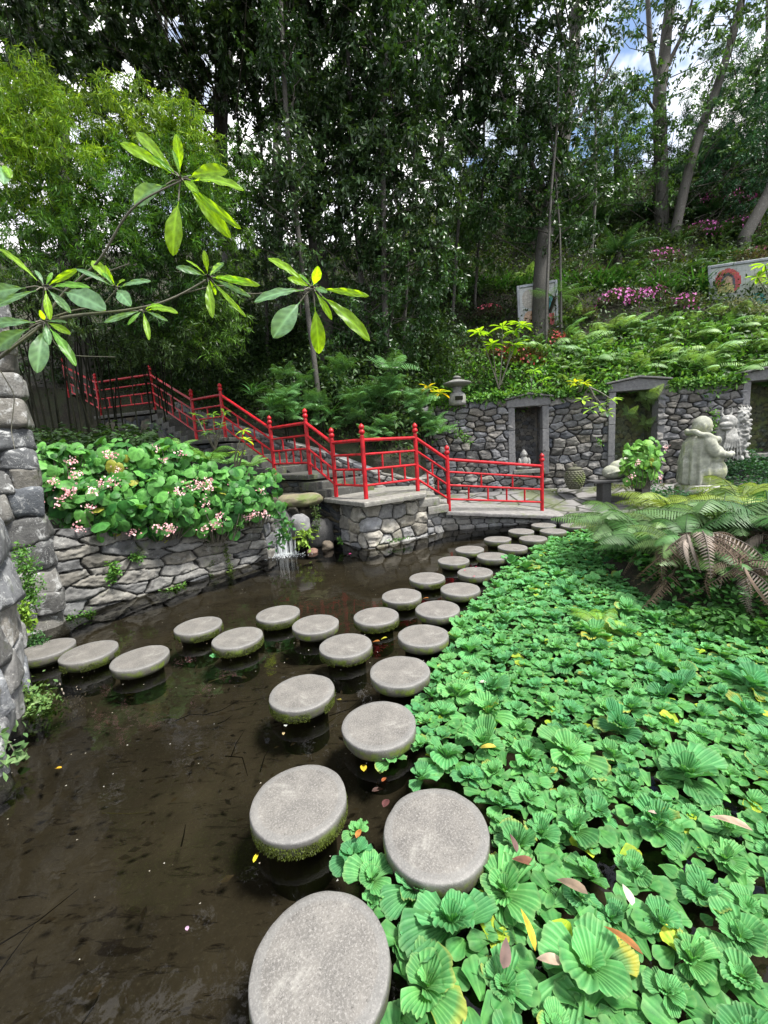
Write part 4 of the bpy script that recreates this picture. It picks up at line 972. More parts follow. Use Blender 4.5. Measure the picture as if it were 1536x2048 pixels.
ROS = [rosette(200 + i, nl=9 + i % 5, nu=33, nt=8).mesh('water_lettuce', M_lettuce) for i in range(14)]
ROS_Y = [rosette(300 + i, nl=10, nu=33, nt=8, yel=.6).mesh('water_lettuce', M_lettuce) for i in range(2)]
ROSL = [rosette(200 + i, nl=7 + i % 4, nu=11, nt=5) for i in range(8)]
LP = [(1180, 1062), (1120, 1066), (1075, 1092), (1060, 1112), (1010, 1130), (995, 1160), (970, 1192), (935, 1220), (925, 1245), (905, 1262), (900, 1300), (868, 1320), (866, 1365), (830, 1400), (838, 1450),
      (838, 1490), (880, 1545), (960, 1570), (985, 1630), (985, 1700), (950, 1755), (830, 1795), (775, 1830), (780, 2300), (2600, 2300), (2600, 1270), (1536, 1270), (1420, 1195), (1330, 1150), (1250, 1110), (1200, 1075)]
near_polyw = np.array([atz(u, v, .04)[:2] for u, v in LP])
rg = np.random.default_rng(5); pts = []
cand = []
for _ in range(42000):
    x, y = rg.uniform(-.3, 4.2), rg.uniform(.55, 7.2)
    if not poly_in(near_polyw, x, y): continue
    u, v = pix((x, y, .04))
    if u > 1640 or v > 2200: continue
    cand.append((x, y))
cell = {}
for x, y in cand:
    R = rg.choice([.45, .6, .75, .95, 1.15, 1.35], p=[.2, .25, .22, .17, .11, .05]) * (1.42 - .055 * min(y, 6))
    r = R * .083
    if any((x - a) ** 2 + (y - b) ** 2 < (.205 + .55 * r) ** 2 for a, b in stones_xy): continue
    k = (int(x / .25), int(y / .25)); ok = True
    for dx in (-1, 0, 1):
        for dy in (-1, 0, 1):
            for (a, b, q) in cell.get((k[0] + dx, k[1] + dy), ()):
                if (x - a) ** 2 + (y - b) ** 2 < ((r + q) * .90) ** 2: ok = False; break
            if not ok: break
        if not ok: break
    if ok: cell.setdefault(k, []).append((x, y, r)); pts.append((x, y, R))
def loosen(x, y): return True
single = [((716, 1668), .62, 'small water lettuce with an orange dead leaf on it between the two nearest stone pairs'),
          ((708, 1718), .8, 'small pale water lettuce floating just left of the second nearest stepping stone'),
          ((745, 1768), .95, 'water lettuce floating alone below the second nearest stone, left of the yellow edged one'),
          ((745, 1815), .55, 'tiny water lettuce squeezed against the right rim of the nearest stepping stone'),
          ((785, 1520), .75, 'pale narrow leaved water lettuce beside the spotted yellow leaf'),
          ((842, 1562), .8, 'water lettuce floating left above the second nearest stepping stone'),
          ((432, 1316), .45, 'tiny pale floating plant alone in the open water below the mossy left branch stone'),
          ((905, 1862), 1.4, 'big water lettuce with broad ribbed leaves right of the nearest stepping stone'),
          ((835, 1790), 1.25, 'water lettuce with bright yellow tattered edges below the second nearest stone'),
          ((1010, 1800), 1.35, 'tall broad leaved water lettuce right of the yellow edged one'),
          ((855, 1985), 1.1, 'water lettuce at the bottom edge right of the nearest stepping stone')]
spos = [(atz(u, v, .03), s) for (u, v), s, _ in single]
pts = [p_ for p_ in pts if all((p_[0] - q[0]) ** 2 + (p_[1] - q[1]) ** 2 > (.07 * (s + p_[2]) * .75) ** 2 for q, s in spos)]
def big(p_): return -p_[2] / math.hypot(p_[0], p_[1], 1.6)
pts.sort(key=big)
LG = 'water lettuce rosettes in the floating carpet'
for j, ((u, v), s, lab) in enumerate(single):
    P = atz(u, v, .0); o = place(ROS_Y[0] if 'yellow tattered' in lab or 'orange' in lab else ROS[j % 14], 'water_lettuce', (P[0], P[1], .0), rg.uniform(0, 6), s)
    tag(o, lab, 'water lettuce', LG)
nind = 289
for (x, y, R) in pts[:nind]:
    o = place(ROS[rg.integers(14)] if rg.uniform() > .04 else ROS_Y[1], 'water_lettuce', (x, y, rg.uniform(-.01, .012)), rg.uniform(0, 6), R)
    o.rotation_euler[0] = rg.normal() * .12; o.rotation_euler[1] = rg.normal() * .12; o.scale = (R * rg.uniform(.88, 1.12), R * rg.uniform(.88, 1.12), R * rg.uniform(.8, 1.3))
    tag(o, 'ribbed green water lettuce rosette crowded into the floating carpet right of the stepping stones', 'water lettuce', LG)
rest = pts[nind:]
mb = MB()
for k in range(len(ROSL)):
    R_ = ROSL[k]; sel = [p_ for i, p_ in enumerate(rest) if i % len(ROSL) == k]
    if not sel: continue
    V = np.concatenate(R_.V); C_ = np.concatenate(R_.C); Fq = np.concatenate(R_.F)
    for (x, y, R) in sel:
        a = rg.uniform(0, 6); ca, sa = math.cos(a), math.sin(a)
        mb.add((V @ np.array([[ca, sa, 0], [-sa, ca, 0], [0, 0, 1]])) * R + [x, y, rg.uniform(-.01, .015)], Fq, np.clip(C_ * rg.uniform(.8, 1.3), 0, 1))
print('lettuce', len(pts), 'rest', len(rest))
tag(mb.build('water_lettuce_carpet', M_lettuce), 'far and small rosettes of the floating water lettuce carpet running under the ferns', 'water lettuce', kind='stuff')
# low flat old leaves and duckweed between the rosettes
mb = MB(); k = [c_ for c_ in cand if all((c_[0] - a) ** 2 + (c_[1] - b) ** 2 > .24 ** 2 for a, b in stones_xy)][:5200]
V0, F0, C0 = lettuce_leaf(.075, .070, .12, .3, 4, 11, 5, 0, rg)
T = np.array([(x, y, rg.uniform(.0, .018)) for x, y in k]); n = len(T); az = rg.uniform(0, 6.3, n)
Mx = frames(np.stack([np.cos(az), np.sin(az), rg.uniform(-.05, .2, n)], -1), scale=rg.uniform(.5, 1.5, n))
cc = colvar(n, (.7, .8, .6), (1.15, 1.1, 1.0), rg, .2); yl = rg.uniform(size=n) < .035; cc[yl] = cc[yl] * [3.4, 1.6, .5]
mb.inst(V0, F0, Mx, T, cc, tcol=C0); tag(mb.build('loose_lettuce_leaves', M_lettuce), 'loose flat green and yellowing leaves floating between the water lettuce rosettes', 'leaves', kind='stuff')

# ================================================================== FALLEN LEAVES AND PETALS
def flat_leaf(name, u, v, z, Lg, w, col, ang, lab, cat='fallen leaf', tilt=.1, mat=None, curl=.15, grp=None):
    Lg *= .8; col = np.array(col) * (.8 if mat or col[1] > .3 else .55); P = atz(u, v, z); V, F = leaf_t(w, 6, .25, curl * 2.2); mb = MB()
    V = V - [0, .5, 0]; c = np.tile(col, (len(V), 1)) * (1 + .35 * fbm(V * 6 + u, 2, 3))[:, None]; c[1::3] *= .7
    mb.add(V * Lg, F, c); o = mb.build(name, mat or M_dead, loc=(P[0], P[1], z)); o.rotation_euler = (tilt, tilt * .6, ang)
    tag(o, lab, cat, grp); return o
YE, OR, BR, TN = (.62, .46, .03), (.55, .20, .03), (.22, .09, .05), (.42, .32, .22)
FL = 'fallen leaves'
flat_leaf('fallen_leaf', 727, 1532, .006, .085, .5, YE, .1, 'yellow leaf with dark spots floating below the fourth nearest stepping stone', grp=FL)
flat_leaf('fallen_leaf', 768, 1557, .012, .05, .45, (.45, .12, .03), -.6, 'small orange red leaf floating right of the spotted yellow leaf', grp=FL)
flat_leaf('fallen_leaf', 755, 1577, .004, .075, .4, (.10, .05, .04), -1.2, 'dark brown leaf floating below the spotted yellow leaf', grp=FL)
flat_leaf('fallen_leaf', 772, 1603, .03, .075, .55, (.16, .05, .05), -.4, 'dark red brown leaf against the left rim of the second nearest stone', grp=FL)
flat_leaf('fallen_leaf', 512, 1711, .006, .07, .3, (.75, .62, .03), -.1, 'bright yellow narrow leaf floating under the mossy second row stone', grp=FL)
flat_leaf('fallen_leaf', 717, 1664, .075, .065, .45, (.65, .26, .06), -.3, 'orange leaf lying on the small water lettuce between the stones', grp=FL)
flat_leaf('fallen_leaf', 752, 1281, .02, .09, .5, OR, 1.3, 'orange leaf floating right of the thick mossy stone', grp=FL)
flat_leaf('fallen_leaf', 768, 1275, .03, .07, .5, (.45, .42, .03), 1.7, 'yellow green leaf floating beside the orange leaf in the stone gap', grp=FL)
flat_leaf('fallen_leaf', 678, 1398, .01, .05, .5, (.35, .30, .04), 1.2, 'small olive yellow leaf floating right of the pale chipped edge stone', grp=FL)
flat_leaf('fallen_leaf', 571, 1449, .012, .045, .6, (.62, .66, .62), .4, 'white scrap floating below the pale stone', grp=FL)
flat_leaf('fallen_leaf', 567, 1465, .006, .05, .4, (.45, .36, .18), .2, 'tan leaf floating under the white scrap', grp=FL)
flat_leaf('fallen_leaf', 115, 1534, .006, .07, .3, (.70, .42, .03), 1.4, 'small orange yellow leaf floating alone near the left edge', grp=FL)
flat_leaf('fallen_leaf', 851, 1195, .02, .09, .4, OR, 1.3, 'orange leaf floating right of the stone beyond the fork', grp=FL)
flat_leaf('fallen_leaf', 1050, 1718, .10, .105, .5, (.30, .13, .08), 1.2, 'reddish brown curled leaf lying on the lettuce near the second nearest stone', grp=FL, tilt=.3)
flat_leaf('fallen_leaf', 1030, 1685, .10, .075, .45, (.22, .12, .11), .3, 'purplish brown leaf upright in the lettuce above the reddish brown one', grp=FL, tilt=.7)
flat_leaf('fallen_leaf', 1062, 1858, .11, .12, .28, (.68, .42, .03), .3, 'long yellow orange leaf standing in the lettuce', grp=FL, tilt=.7)
flat_leaf('fallen_leaf', 1250, 1872, .13, .13, .26, (.48, .20, .05), .75, 'narrow orange brown leaf on a big yellow rimmed lettuce leaf', grp=FL, tilt=.3)
flat_leaf('fallen_leaf', 1012, 1908, .10, .085, .55, (.24, .15, .13), -.2, 'dull brown leaf hanging from a twig in the lettuce at bottom', grp=FL, tilt=.8)
flat_leaf('fallen_leaf', 1465, 1638, .11, .16, .4, (.48, .36, .27), 1.0, 'large pale tan crumpled leaf on the lettuce at the right', grp=FL, tilt=.3)
flat_leaf('fallen_leaf', 1258, 1788, .12, .07, .6, (.60, .60, .45), .1, 'pale whitish round leaf among the lettuce', grp=FL, tilt=.6)
flat_leaf('fallen_leaf', 962, 1362, .08, .10, .4, (.62, .55, .50), 1.3, 'pale pinkish leaf lying on the lettuce left part', grp=FL)
flat_leaf('fallen_leaf', 975, 1490, .10, .11, .4, (.60, .48, .08), 1.3, 'yellow leaf lying on the lettuce right of the fourth nearest stone', grp=FL)
flat_leaf('fallen_leaf', 1145, 1765, .10, .13, .4, (.38, .28, .20), .8, 'grey brown torn leaf lying on the lettuce in the lower right', grp=FL)
flat_leaf('fallen_leaf', 1100, 1915, .11, .09, .45, (.55, .42, .32), 1.2, 'pale tan leaf lying on the lettuce at bottom', grp=FL)
flat_leaf('fallen_leaf', 1300, 1620, .09, .06, .45, (.50, .40, .34), .8, 'small pale brown leaf on the lettuce at mid right', grp=FL)
flat_leaf('flower_petal', 374, 1855, .005, .026, .6, (.75, .50, .72), .6, 'tiny pale pink petal floating on the dark water', 'petal', mat=M_petal)
flat_leaf('flower_petal', 947, 1152, .108, .045, .8, (.80, .04, .16), .6, 'red petal on the near part of the petal strewn stone', 'petal', mat=M_petal)
flat_leaf('flower_petal', 952, 1133, .108, .03, .8, (.75, .04, .14), 1.6, 'red petal at the far rim of the petal strewn stone', 'petal', mat=M_petal)
flat_leaf('flower_petal', 930, 1140, .108, .028, .8, (.75, .06, .18), 2.6, 'small red petal at the left of the petal strewn stone', 'petal', mat=M_petal)
flat_leaf('flower_petal', 699, 1107, .006, .075, .7, (.80, .12, .36), 1.5, 'pink blossom floating before the mossy stone base', 'petal', mat=M_petal)
# sunken twigs and leaves on the pond bed, tiny flecks on the surface
mb = MB(); rg = np.random.default_rng(77); n = 360
T = np.stack([rg.uniform(-2.3, .4, n), rg.uniform(.9, 4.5, n), rg.uniform(-.17, -.12, n)], -1)
az = rg.normal(size=n) * .8 + .6; D_ = np.stack([np.cos(az), np.sin(az), rg.normal(size=n) * .1], -1)
mb.inst(*L_LAN, frames(D_, roll=rg.uniform(-.5, .5, n), scale=rg.uniform(.025, .075, n)), T, colvar(n, (.02, .015, .010), (.10, .075, .04), rg, .4))
for i in range(34):
    x, y = rg.uniform(-2, .3), rg.uniform(1, 4); a = rg.normal() * .7 + .5; l = rg.uniform(.08, .3); P = np.array([x, y, -.12]); d = np.array([math.cos(a), math.sin(a), .1])
    tube(mb, [P, P + d * l * .5 + rg.normal(size=3) * .015, P + d * l], [.004, .003, .0015], 4, col=(.012, .009, .007) if i % 4 else (.16, .14, .06))
tag(mb.build('sunken_debris', M_dead), 'dark sunken leaves and twigs on the muddy pond bed', 'debris', kind='stuff')
mb = MB(); n = 380; T = np.stack([rg.uniform(-2.6, .6, n), rg.uniform(.9, 7, n), np.full(n, .004)], -1)
T[:120, :2] = np.array(stones_xy)[rg.integers(0, len(stones_xy), 120)] + (lambda a: np.stack([np.cos(a), np.sin(a)], -1) * rg.uniform(.17, .26, (120, 1)))(rg.uniform(3.3, 6, 120))
mb.inst([[-.5, -.5, 0], [.5, -.4, .1], [.1, .6, 0]], np.array([[0, 1, 2]]), frames(np.stack([rg.normal(size=n), rg.normal(size=n), 0 * T[:, 0]], -1), scale=rg.uniform(.003, .010, n)), T, colvar(n, (.5, .5, .46), (.30, .26, .18), rg))
tag(mb.build('floating_flecks', M_petal), 'tiny pale flecks floating on the dark water around the stones', 'flecks', kind='stuff')

# ================================================================== FERNS
def frond(L=1., npr=24, pl=.24, pw=.055, el0=1.1, el1=-.5, teeth=0, sweep=.35, dr=.25, rg=RNG, col=(1, 1, 1), tipcol=None, curl=0.):
    """frond starting at the origin and arching out along +y"""
    mb = MB(); k = 14; t = np.linspace(0, 1, k); el = el0 + (el1 - el0) * t ** 1.1
    P = np.concatenate([[[0, 0, 0]], np.cumsum(np.stack([curl * t * 0, np.cos(el), np.sin(el)], -1)[:-1] * L / (k - 1), axis=0)])
    P[:, 0] += curl * L * t ** 2
    tube(mb, P, np.linspace(.010, .003, k) * L, 4, col=np.array(col) * .55, cap=False)
    V = []; F = []; C_ = []
    for i in range(npr):
        s = .14 + .86 * (i + .5) / npr
        p0 = np.array([np.interp(s, t, P[:, j]) for j in range(3)]); e = np.interp(s, t, el); Tn = np.array([0, math.cos(e), math.sin(e)]); Nn = np.array([0, -math.sin(e), math.cos(e)])
        ln = L * pl * max(.06, math.sin(math.pi * min(1, (s - .08) / .95) ** .62) ** .75) * rg.uniform(.93, 1.07)
        cc = np.array(col) * rg.uniform(.85, 1.15)
        if tipcol is not None: cc = cc * (1 - s ** 2) + np.array(tipcol) * s ** 2
        for sd in (-1, 1):
            d = norm(np.array([sd * math.cos(sweep), 0, 0]) + Tn * math.sin(sweep) - Nn * dr * rg.uniform(.6, 1.4)); b = norm(np.cross(d, Nn))
            if teeth:
                for q in range(teeth):
                    r = q / teeth; c0 = p0 + d * ln * r - Nn * ln * .25 * r * r; c1 = p0 + d * ln * (r + .8 / teeth) - Nn * ln * .25 * r * r
                    w = L * pw * (1 - r ** 1.6 * .85)
                    for sg in (-1, 1):
                        a = len(V); V += [c0, c1, (c0 + c1) / 2 + d * w * .35 + b * sg * w]; F.append([a, a + 1, a + 2] if sg > 0 else [a + 1, a, a + 2]); C_ += [cc * .9, cc * .9, cc * 1.1]
            else:
                w = L * pw; a = len(V)
                for r, ww in ((0, .6), (.35, 1.), (.7, .75), (1., .05)):
                    c0 = p0 + d * ln * r - Nn * ln * .28 * r * r; V += [c0 - b * w * ww * .5, c0 + b * w * ww * .5]; C_ += [cc, cc]
                for q in range(3): F.append([a + 2 * q, a + 2 * q + 1, a + 2 * q + 3, a + 2 * q + 2])
    mb.add(np.array(V), np.array(F), np.array(C_)); return mb
def merge(dst, src, M, T, mulc=1.):
    V = np.concatenate(src.V) @ np.asarray(M).T + np.asarray(T); off = 0
    for f in src.F: dst.F.append(f + dst.n)
    dst.V.append(V.astype(np.float32)); dst.C.append((np.concatenate(src.C) * mulc).astype(np.float32)); dst.n += len(V)
def rotz(a): return np.array([[math.cos(a), -math.sin(a), 0], [math.sin(a), math.cos(a), 0], [0, 0, 1]])
def fern_plant(n, L, seed, col, teeth=0, npr=22, el=(.5, 1.25), pl=.24, pw=.055, el1=(-.8, -.2), arc=(0, 6.283)):
    rg = np.random.default_rng(seed); out = MB()
    for i in range(n):
        a = arc[0] + (arc[1] - arc[0]) * (i + rg.uniform(0, .8)) / n; c = np.array(col) * rg.uniform(.75, 1.3)
        fr = frond(L * rg.uniform(.75, 1.15), npr, pl, pw, rg.uniform(*el), rg.uniform(*el1), teeth, rg=rg, col=c, curl=rg.normal() * .12)
        merge(out, fr, rotz(a - math.pi / 2), [0, 0, 0])
    return out
FERN = [fern_plant(9, .62, 400 + i, (.12 + .04 * (i % 2), .30, .11 + .04 * (i == 1)), 0, 20, pw=.026, el=(.5, 1.35)).mesh('fern', M_fern) for i in range(4)]
FERN_B = [fern_plant(8, .7, 410 + i, (.17, .34, .18), 0, 20, pw=.026, pl=.3).mesh('fern', M_fern) for i in range(3)]
def hill_at(u, v, lim=30):
    d = ray(u, v); d = d / d[1]
    Y = 9.2
    while Y < lim:
        P = CAM + d * Y; s0 = hs(P[0])[0]
        if Y > s0 and P[2] < float(hz(P[0], P[1])): return P
        Y += .06
    return None
# ---- big fern clump on the bank at the right
def bank_fern(px, Y, z, n, L, seed, col, lab, teeth=0, dead=0, el=(.55, 1.35), arc=(0, 6.283), el1=(-1.0, -.3), npr=27, deadarc=(3.6, 5.2), dl=1., pw=.021):
    P = at(px, 1000, Y); P[2] = z
    root = empty('fern', P, lab, 'fern', 'ferns on the bank')
    f = fern_plant(int(n * 1.35), L * .88, seed, col, teeth, npr, el=el, arc=arc, el1=el1, pw=pw, pl=.27)
    f.build('fronds', M_fern, root, loc=(0, 0, 0))
    if dead:
        rd = np.random.default_rng(seed + 50); d = MB()
        for q in range(int(dead * 1.3)):
            cc = np.array([(.15, .105, .075), (.08, .055, .035), (.24, .20, .17)][q % 3]) * rd.uniform(.7, 1.2)
            fr = frond(L * dl * rd.uniform(.5, .95), 22, rd.uniform(.10, .16), .016, rd.uniform(-.1, .7), rd.uniform(-2.1, -1.2), 0, sweep=rd.uniform(.4, .9), dr=rd.uniform(.3, .9), rg=rd, col=cc, curl=rd.normal() * .35)
            merge(d, fr, rotz(rd.uniform(*deadarc) - math.pi / 2), rd.normal(size=3) * [.06, .06, .03])
        d.build('dead_fronds', M_dead, root, loc=(0, 0, 0))
    tr = MB(); lathe(tr, (0, 0, -.15), [(.02, 0), (.07, .02), (.08, .10), (.05, .17), (.01, .2)], 10, (.04, .03, .02)); tr.build('rootstock', M_barkd, root, loc=(0, 0, 0))
    return root
FC1, FC2, FC3 = (.10, .20, .09), (.13, .22, .05), (.05, .15, .055)
bank_fern(1255, 5.0, .42, 15, .95, 1, FC1, 'broad fern arching over the carpet left of the fern bank, olive and grey green', el1=(-1.0, -.2))
bank_fern(1345, 5.4, .45, 11, .9, 2, FC2, 'yellowish upright fern in the middle of the bank below the bench', el=(.7, 1.35))
bank_fern(1440, 4.5, .5, 14, .95, 3, FC1, 'large pale fern spreading at right centre of the bank with brown fronds beneath', dead=5, el1=(-1.0, -.2))
bank_fern(1540, 4.2, .5, 12, 1.0, 4, FC3, 'green fern cut by the right edge of the frame with brown fronds', dead=6, deadarc=(2.8, 4.6))
bank_fern(1370, 3.9, .38, 9, .7, 5, FC1, 'lower fern with pale tips and a cascade of dead brown fronds over the carpet', dead=10, deadarc=(3.4, 6.0), dl=1.05, arc=(1.5, 5.5))
bank_fern(1490, 3.6, .35, 4, .55, 6, FC3, 'small fern at the bottom of the bank beside the trailing dead fronds', dead=7, deadarc=(4.0, 6.2), dl=1.15)
bank_fern(1200, 5.9, .25, 9, .6, 7, FC2, 'small fern at the far tip of the bank near the paved terrace')
bank_fern(1480, 5.8, .5, 12, .9, 8, FC2, 'bright curled tip fern at the top right of the bank in front of the ivy', el=(.8, 1.3), el1=(-1.2, -.4))
bank_fern(1205, 3.3, .03, 6, .34, 9, (.16, .34, .06), 'small bright green fern growing out of the lettuce carpet', el=(.5, 1.1))
bank_fern(1290, 4.4, .36, 11, .8, 11, FC3, 'dark green fern low on the left flank of the bank over the carpet edge', dead=3)
bank_fern(1420, 5.3, .5, 12, .85, 12, FC2, 'olive fern between the yellowish upright fern and the large pale fern')
bank_fern(1500, 5.0, .5, 12, .9, 13, FC1, 'grey green fern behind the right edge fern', dead=3)
bank_fern(1375, 3.75, .62, 3, .5, 14, FC3, 'withered fern whose brown hanging fronds trail to the water lettuce at right', dead=20, deadarc=(3.7, 6.1), dl=1.7)
bank_fern(1500, 3.3, .45, 3, .45, 15, FC3, 'withered fern with grey brown fronds lying along the bank edge at far right', dead=12, deadarc=(3.0, 6.3), dl=1.7)
bank_fern(1330, 4.7, .4, 9, .75, 10, FC1, 'grey green fern behind the cascade of dead fronds', dead=4)

# ================================================================== BEGONIAS
def round_leaf(seed=0, n=14):
    rg = np.random.default_rng(seed); th = np.linspace(-math.pi, math.pi, n, endpoint=False); V = [[0, 0, 0]]; C_ = [1.3]
    for ring, f in ((.5, 1), (1., 2)):
        for i, a in enumerate(th):
            r = (.50 + .16 * math.cos(a) + .06 * math.sin(a)) * ring; notch = 1 - .55 * max(0, math.cos(a - math.pi)) ** 10
            r *= notch * (1 + .05 * rg.normal() * ring)
            V.append([r * math.sin(a), r * math.cos(a) + .1 * ring, .10 * ring - .22 * ring ** 2 + .035 * (1 if i % 2 else -1) * ring]); C_.append((1.15 if i % 2 else .82) * (1 if ring < 1 else 1.05))
    F = [[0, 1 + i, 1 + (i + 1) % n] for i in range(n)]; Q = [[1 + i, 1 + n + i, 1 + n + (i + 1) % n, 1 + (i + 1) % n] for i in range(n)]
    return np.array(V), [np.array(F), np.array(Q)], np.array(C_)
RL = round_leaf(3)
PET = (np.array([[-.1, 0, 0], [.1, 0, 0], [.45, .55, .12], [0, 1, .05], [-.45, .55, .12]]), np.array([[0, 1, 2, 3, 4]]))
def begonia(lab, u, v, Y, ru, rv, rd, n, nfl, seed, ca=(.025, .12, .025), cb=(.12, .33, .07), size=.17, group='pink flowered begonias in the planter'):
    ru *= 1.12; rv *= 1.18; n = int(n * 1.3); nfl = int(nfl * 1.5); size *= .86; n = int(n * 1.25); rg = np.random.default_rng(seed); c = at(u, v, Y); R_ = np.array([ru * Y / FPX, rd, rv * Y / FPX])
    base = c - [0, 0, R_[2] + .05]; root = empty('begonia', base, lab, 'flowering plant', group)
    w = norm(rg.normal(size=(n, 3))); w[:, 1] = -np.abs(w[:, 1]) * rg.choice([1, 1, 1, -1], n); w = w * rg.uniform(.35, 1.0, (n, 1)) ** .5
    T = c + w * R_ * (1 + .3 * fbm(w * 2.5 + c, 2, 6)[:, None])
    Nn = norm(w * [.7, 1, .6] + [0, -.55, .75] + rg.normal(size=(n, 3)) * .6); D_ = norm(np.cross(rg.normal(size=(n, 3)), Nn) + [0, 0, -.5])
    lf = MB(); col = colvar(n, ca, cb, rg, .25); yl = rg.uniform(size=n) < .025; col[yl] = (.30, .32, .05)
    lf.inst(RL[0], RL[1], frames(D_, Up=Nn, scale=size * rg.uniform(.35, 1.35, n)), T, col, tcol=RL[2])
    lf.build('foliage', M_leaf, root)
    st = MB()
    for i in range(0, n, 6):
        b = base + (T[i] - base) * [.5, .5, 0]; tube(st, [b, (b + T[i]) / 2 + rg.normal(size=3) * .03, T[i]], [.008, .006, .004], 5, col=(.16, .12, .05), cap=False)
    st.build('stems', M_stem, root)
    for j in range(nfl):
        a = rg.uniform(-1, 1), rg.uniform(-.75, .85); P = c + np.array([a[0] * R_[0] * .95, -R_[1] * math.sqrt(max(.05, 1 - .6 * a[0] ** 2 - .5 * a[1] ** 2)) - .12, a[1] * R_[2]])
        m_ = rg.integers(14, 30); T2 = P + rg.normal(size=(m_, 3)) * [.034, .022, .03]; Nf = norm(rg.normal(size=(m_, 3)) + [0, -1.3, .5]); Df = norm(np.cross(rg.normal(size=(m_, 3)), Nf))
        fb = MB(); fb.inst(PET[0], PET[1], frames(Df, Up=Nf, scale=rg.uniform(.018, .034, m_)), T2, colvar(m_, (.88, .40, .44), (.94, .70, .72), rg, .12)); fb.build('flower_cluster', M_petal, root, smooth=False)
    return root
begonia('begonia at the left end of the planter beside the stone pier, with tall shoots', 130, 960, 4.95, 58, 72, .32, 190, 6, 1)
begonia('begonia with a big pale round leaf hanging lowest at left', 200, 1010, 4.95, 75, 52, .3, 170, 6, 2)
begonia('begonia in the left middle of the planter with pink clusters on top', 245, 950, 5.4, 75, 62, .35, 190, 5, 3)
begonia('begonia in the planter centre with a hanging yellow leaf', 310, 1010, 5.3, 80, 55, .35, 200, 7, 4)
begonia('tall begonia in the centre back with a bright pink cluster at its top', 345, 950, 5.9, 75, 62, .35, 190, 6, 5)
begonia('begonia right of centre drooping over the wall with long flower clusters', 425, 1005, 5.8, 70, 62, .35, 200, 8, 6)
begonia('begonia at the right end of the planter near the small waterfall', 495, 985, 6.2, 60, 52, .33, 150, 5, 7)
begonia('bright leafed begonia with a few pink flowers beside the black bench', 1283, 925, 8.3, 40, 40, .3, 110, 3, 8, (.08, .24, .04), (.2, .42, .08), .17, 'begonia near the bench')
# ================================================================== OVERHANGING BRANCH WITH BIG LEAVES (near, upper left)
PAL_GLARE, YLW_BACKLIT, MID = (.17, .33, .19), (.23, .43, .03), (.13, .33, .05)  # sky glare and backlight put into the pale and yellow leaf colours
def big_leaf(mb, stem, b, t, Yb, Yt, wf, col, rg, droop=.12, fold=.22, facing=.75):
    B, T = at(b[0], b[1], Yb), at(t[0], t[1], Yt); d = T - B; L_ = np.linalg.norm(d)
    toc = norm(CAM - B); up = norm(toc * facing + np.array([0, 0, 1.]) * (1.05 - facing) + rg.normal(size=3) * .12)
    n = 22; m_ = 9; V = []; C_ = []
    for i in range(n + 1):
        s = i / n; pet = .10; s2 = max(0, (s - pet) / (1 - pet)); w = wf * .5 * (math.sin(math.pi * s2 ** 1.25) ** .72 if 0 < s2 < 1 else 0) + .012
        if s2 >= .999: w = .002
        for j in range(m_):
            q = j / (m_ - 1) * 2 - 1; z = fold * w * abs(q) - droop * math.sin(math.pi * s) * -.6 + .014 * math.sin(s * 21 + abs(q) * 4) * abs(q)
            V.append([q * w, s, z]); f = 1.0 + (.55 if j == 4 else 0) + .20 * math.sin((s * 16 - abs(q) * 3) * 2.2) * (abs(q) > .15); C_.append(np.array(col) * f * (1 - .12 * abs(q)))
    M = frames(d[None], Up=up[None], scale=np.array([L_]))
    mb.inst(np.array(V), grid_faces(n + 1, m_), M, B[None], np.ones((1, 3)), tcol=np.array(C_))
shrub = empty('overhanging_shrub', at(10, 700, 2.1), 'leafy branch with big pale and yellow green leaves reaching in front of the bamboo', 'shrub')
rg = np.random.default_rng(91)
YB = 1.75
stems = [([(-60, 760), (20, 700), (90, 640), (170, 628), (250, 622), (320, 608), (370, 585), (412, 560)], .012, .006),
         ([(90, 640), (120, 590), (175, 545), (205, 515), (250, 430), (290, 395), (362, 362)], .008, .005),
         ([(20, 700), (80, 655), (88, 600), (88, 575)], .008, .005), ([(88, 640), (150, 620), (205, 612), (232, 580)], .006, .004),
         ([(362, 588), (440, 568), (500, 590), (560, 582), (628, 578)], .005, .0035), ([(90, 640), (110, 690), (150, 712), (230, 714)], .004, .002),
         ([(0, 740), (30, 790), (22, 860), (30, 900)], .004, .002), ([(170, 560), (210, 545), (258, 528)], .005, .004), ([(250, 622), (285, 622), (300, 625)], .004, .003)]
sb = MB()
for p_, r0, r1 in stems:
    P = np.array([at(u, v, YB + .03 * math.sin(i)) for i, (u, v) in enumerate(p_)]); P = bez(P, 22); tube(sb, P, np.linspace(r0, r1, 22) * .62, 7, col=(.10, .085, .06), rough=.2, seed=3)
sb.build('stem', M_stem, shrub)
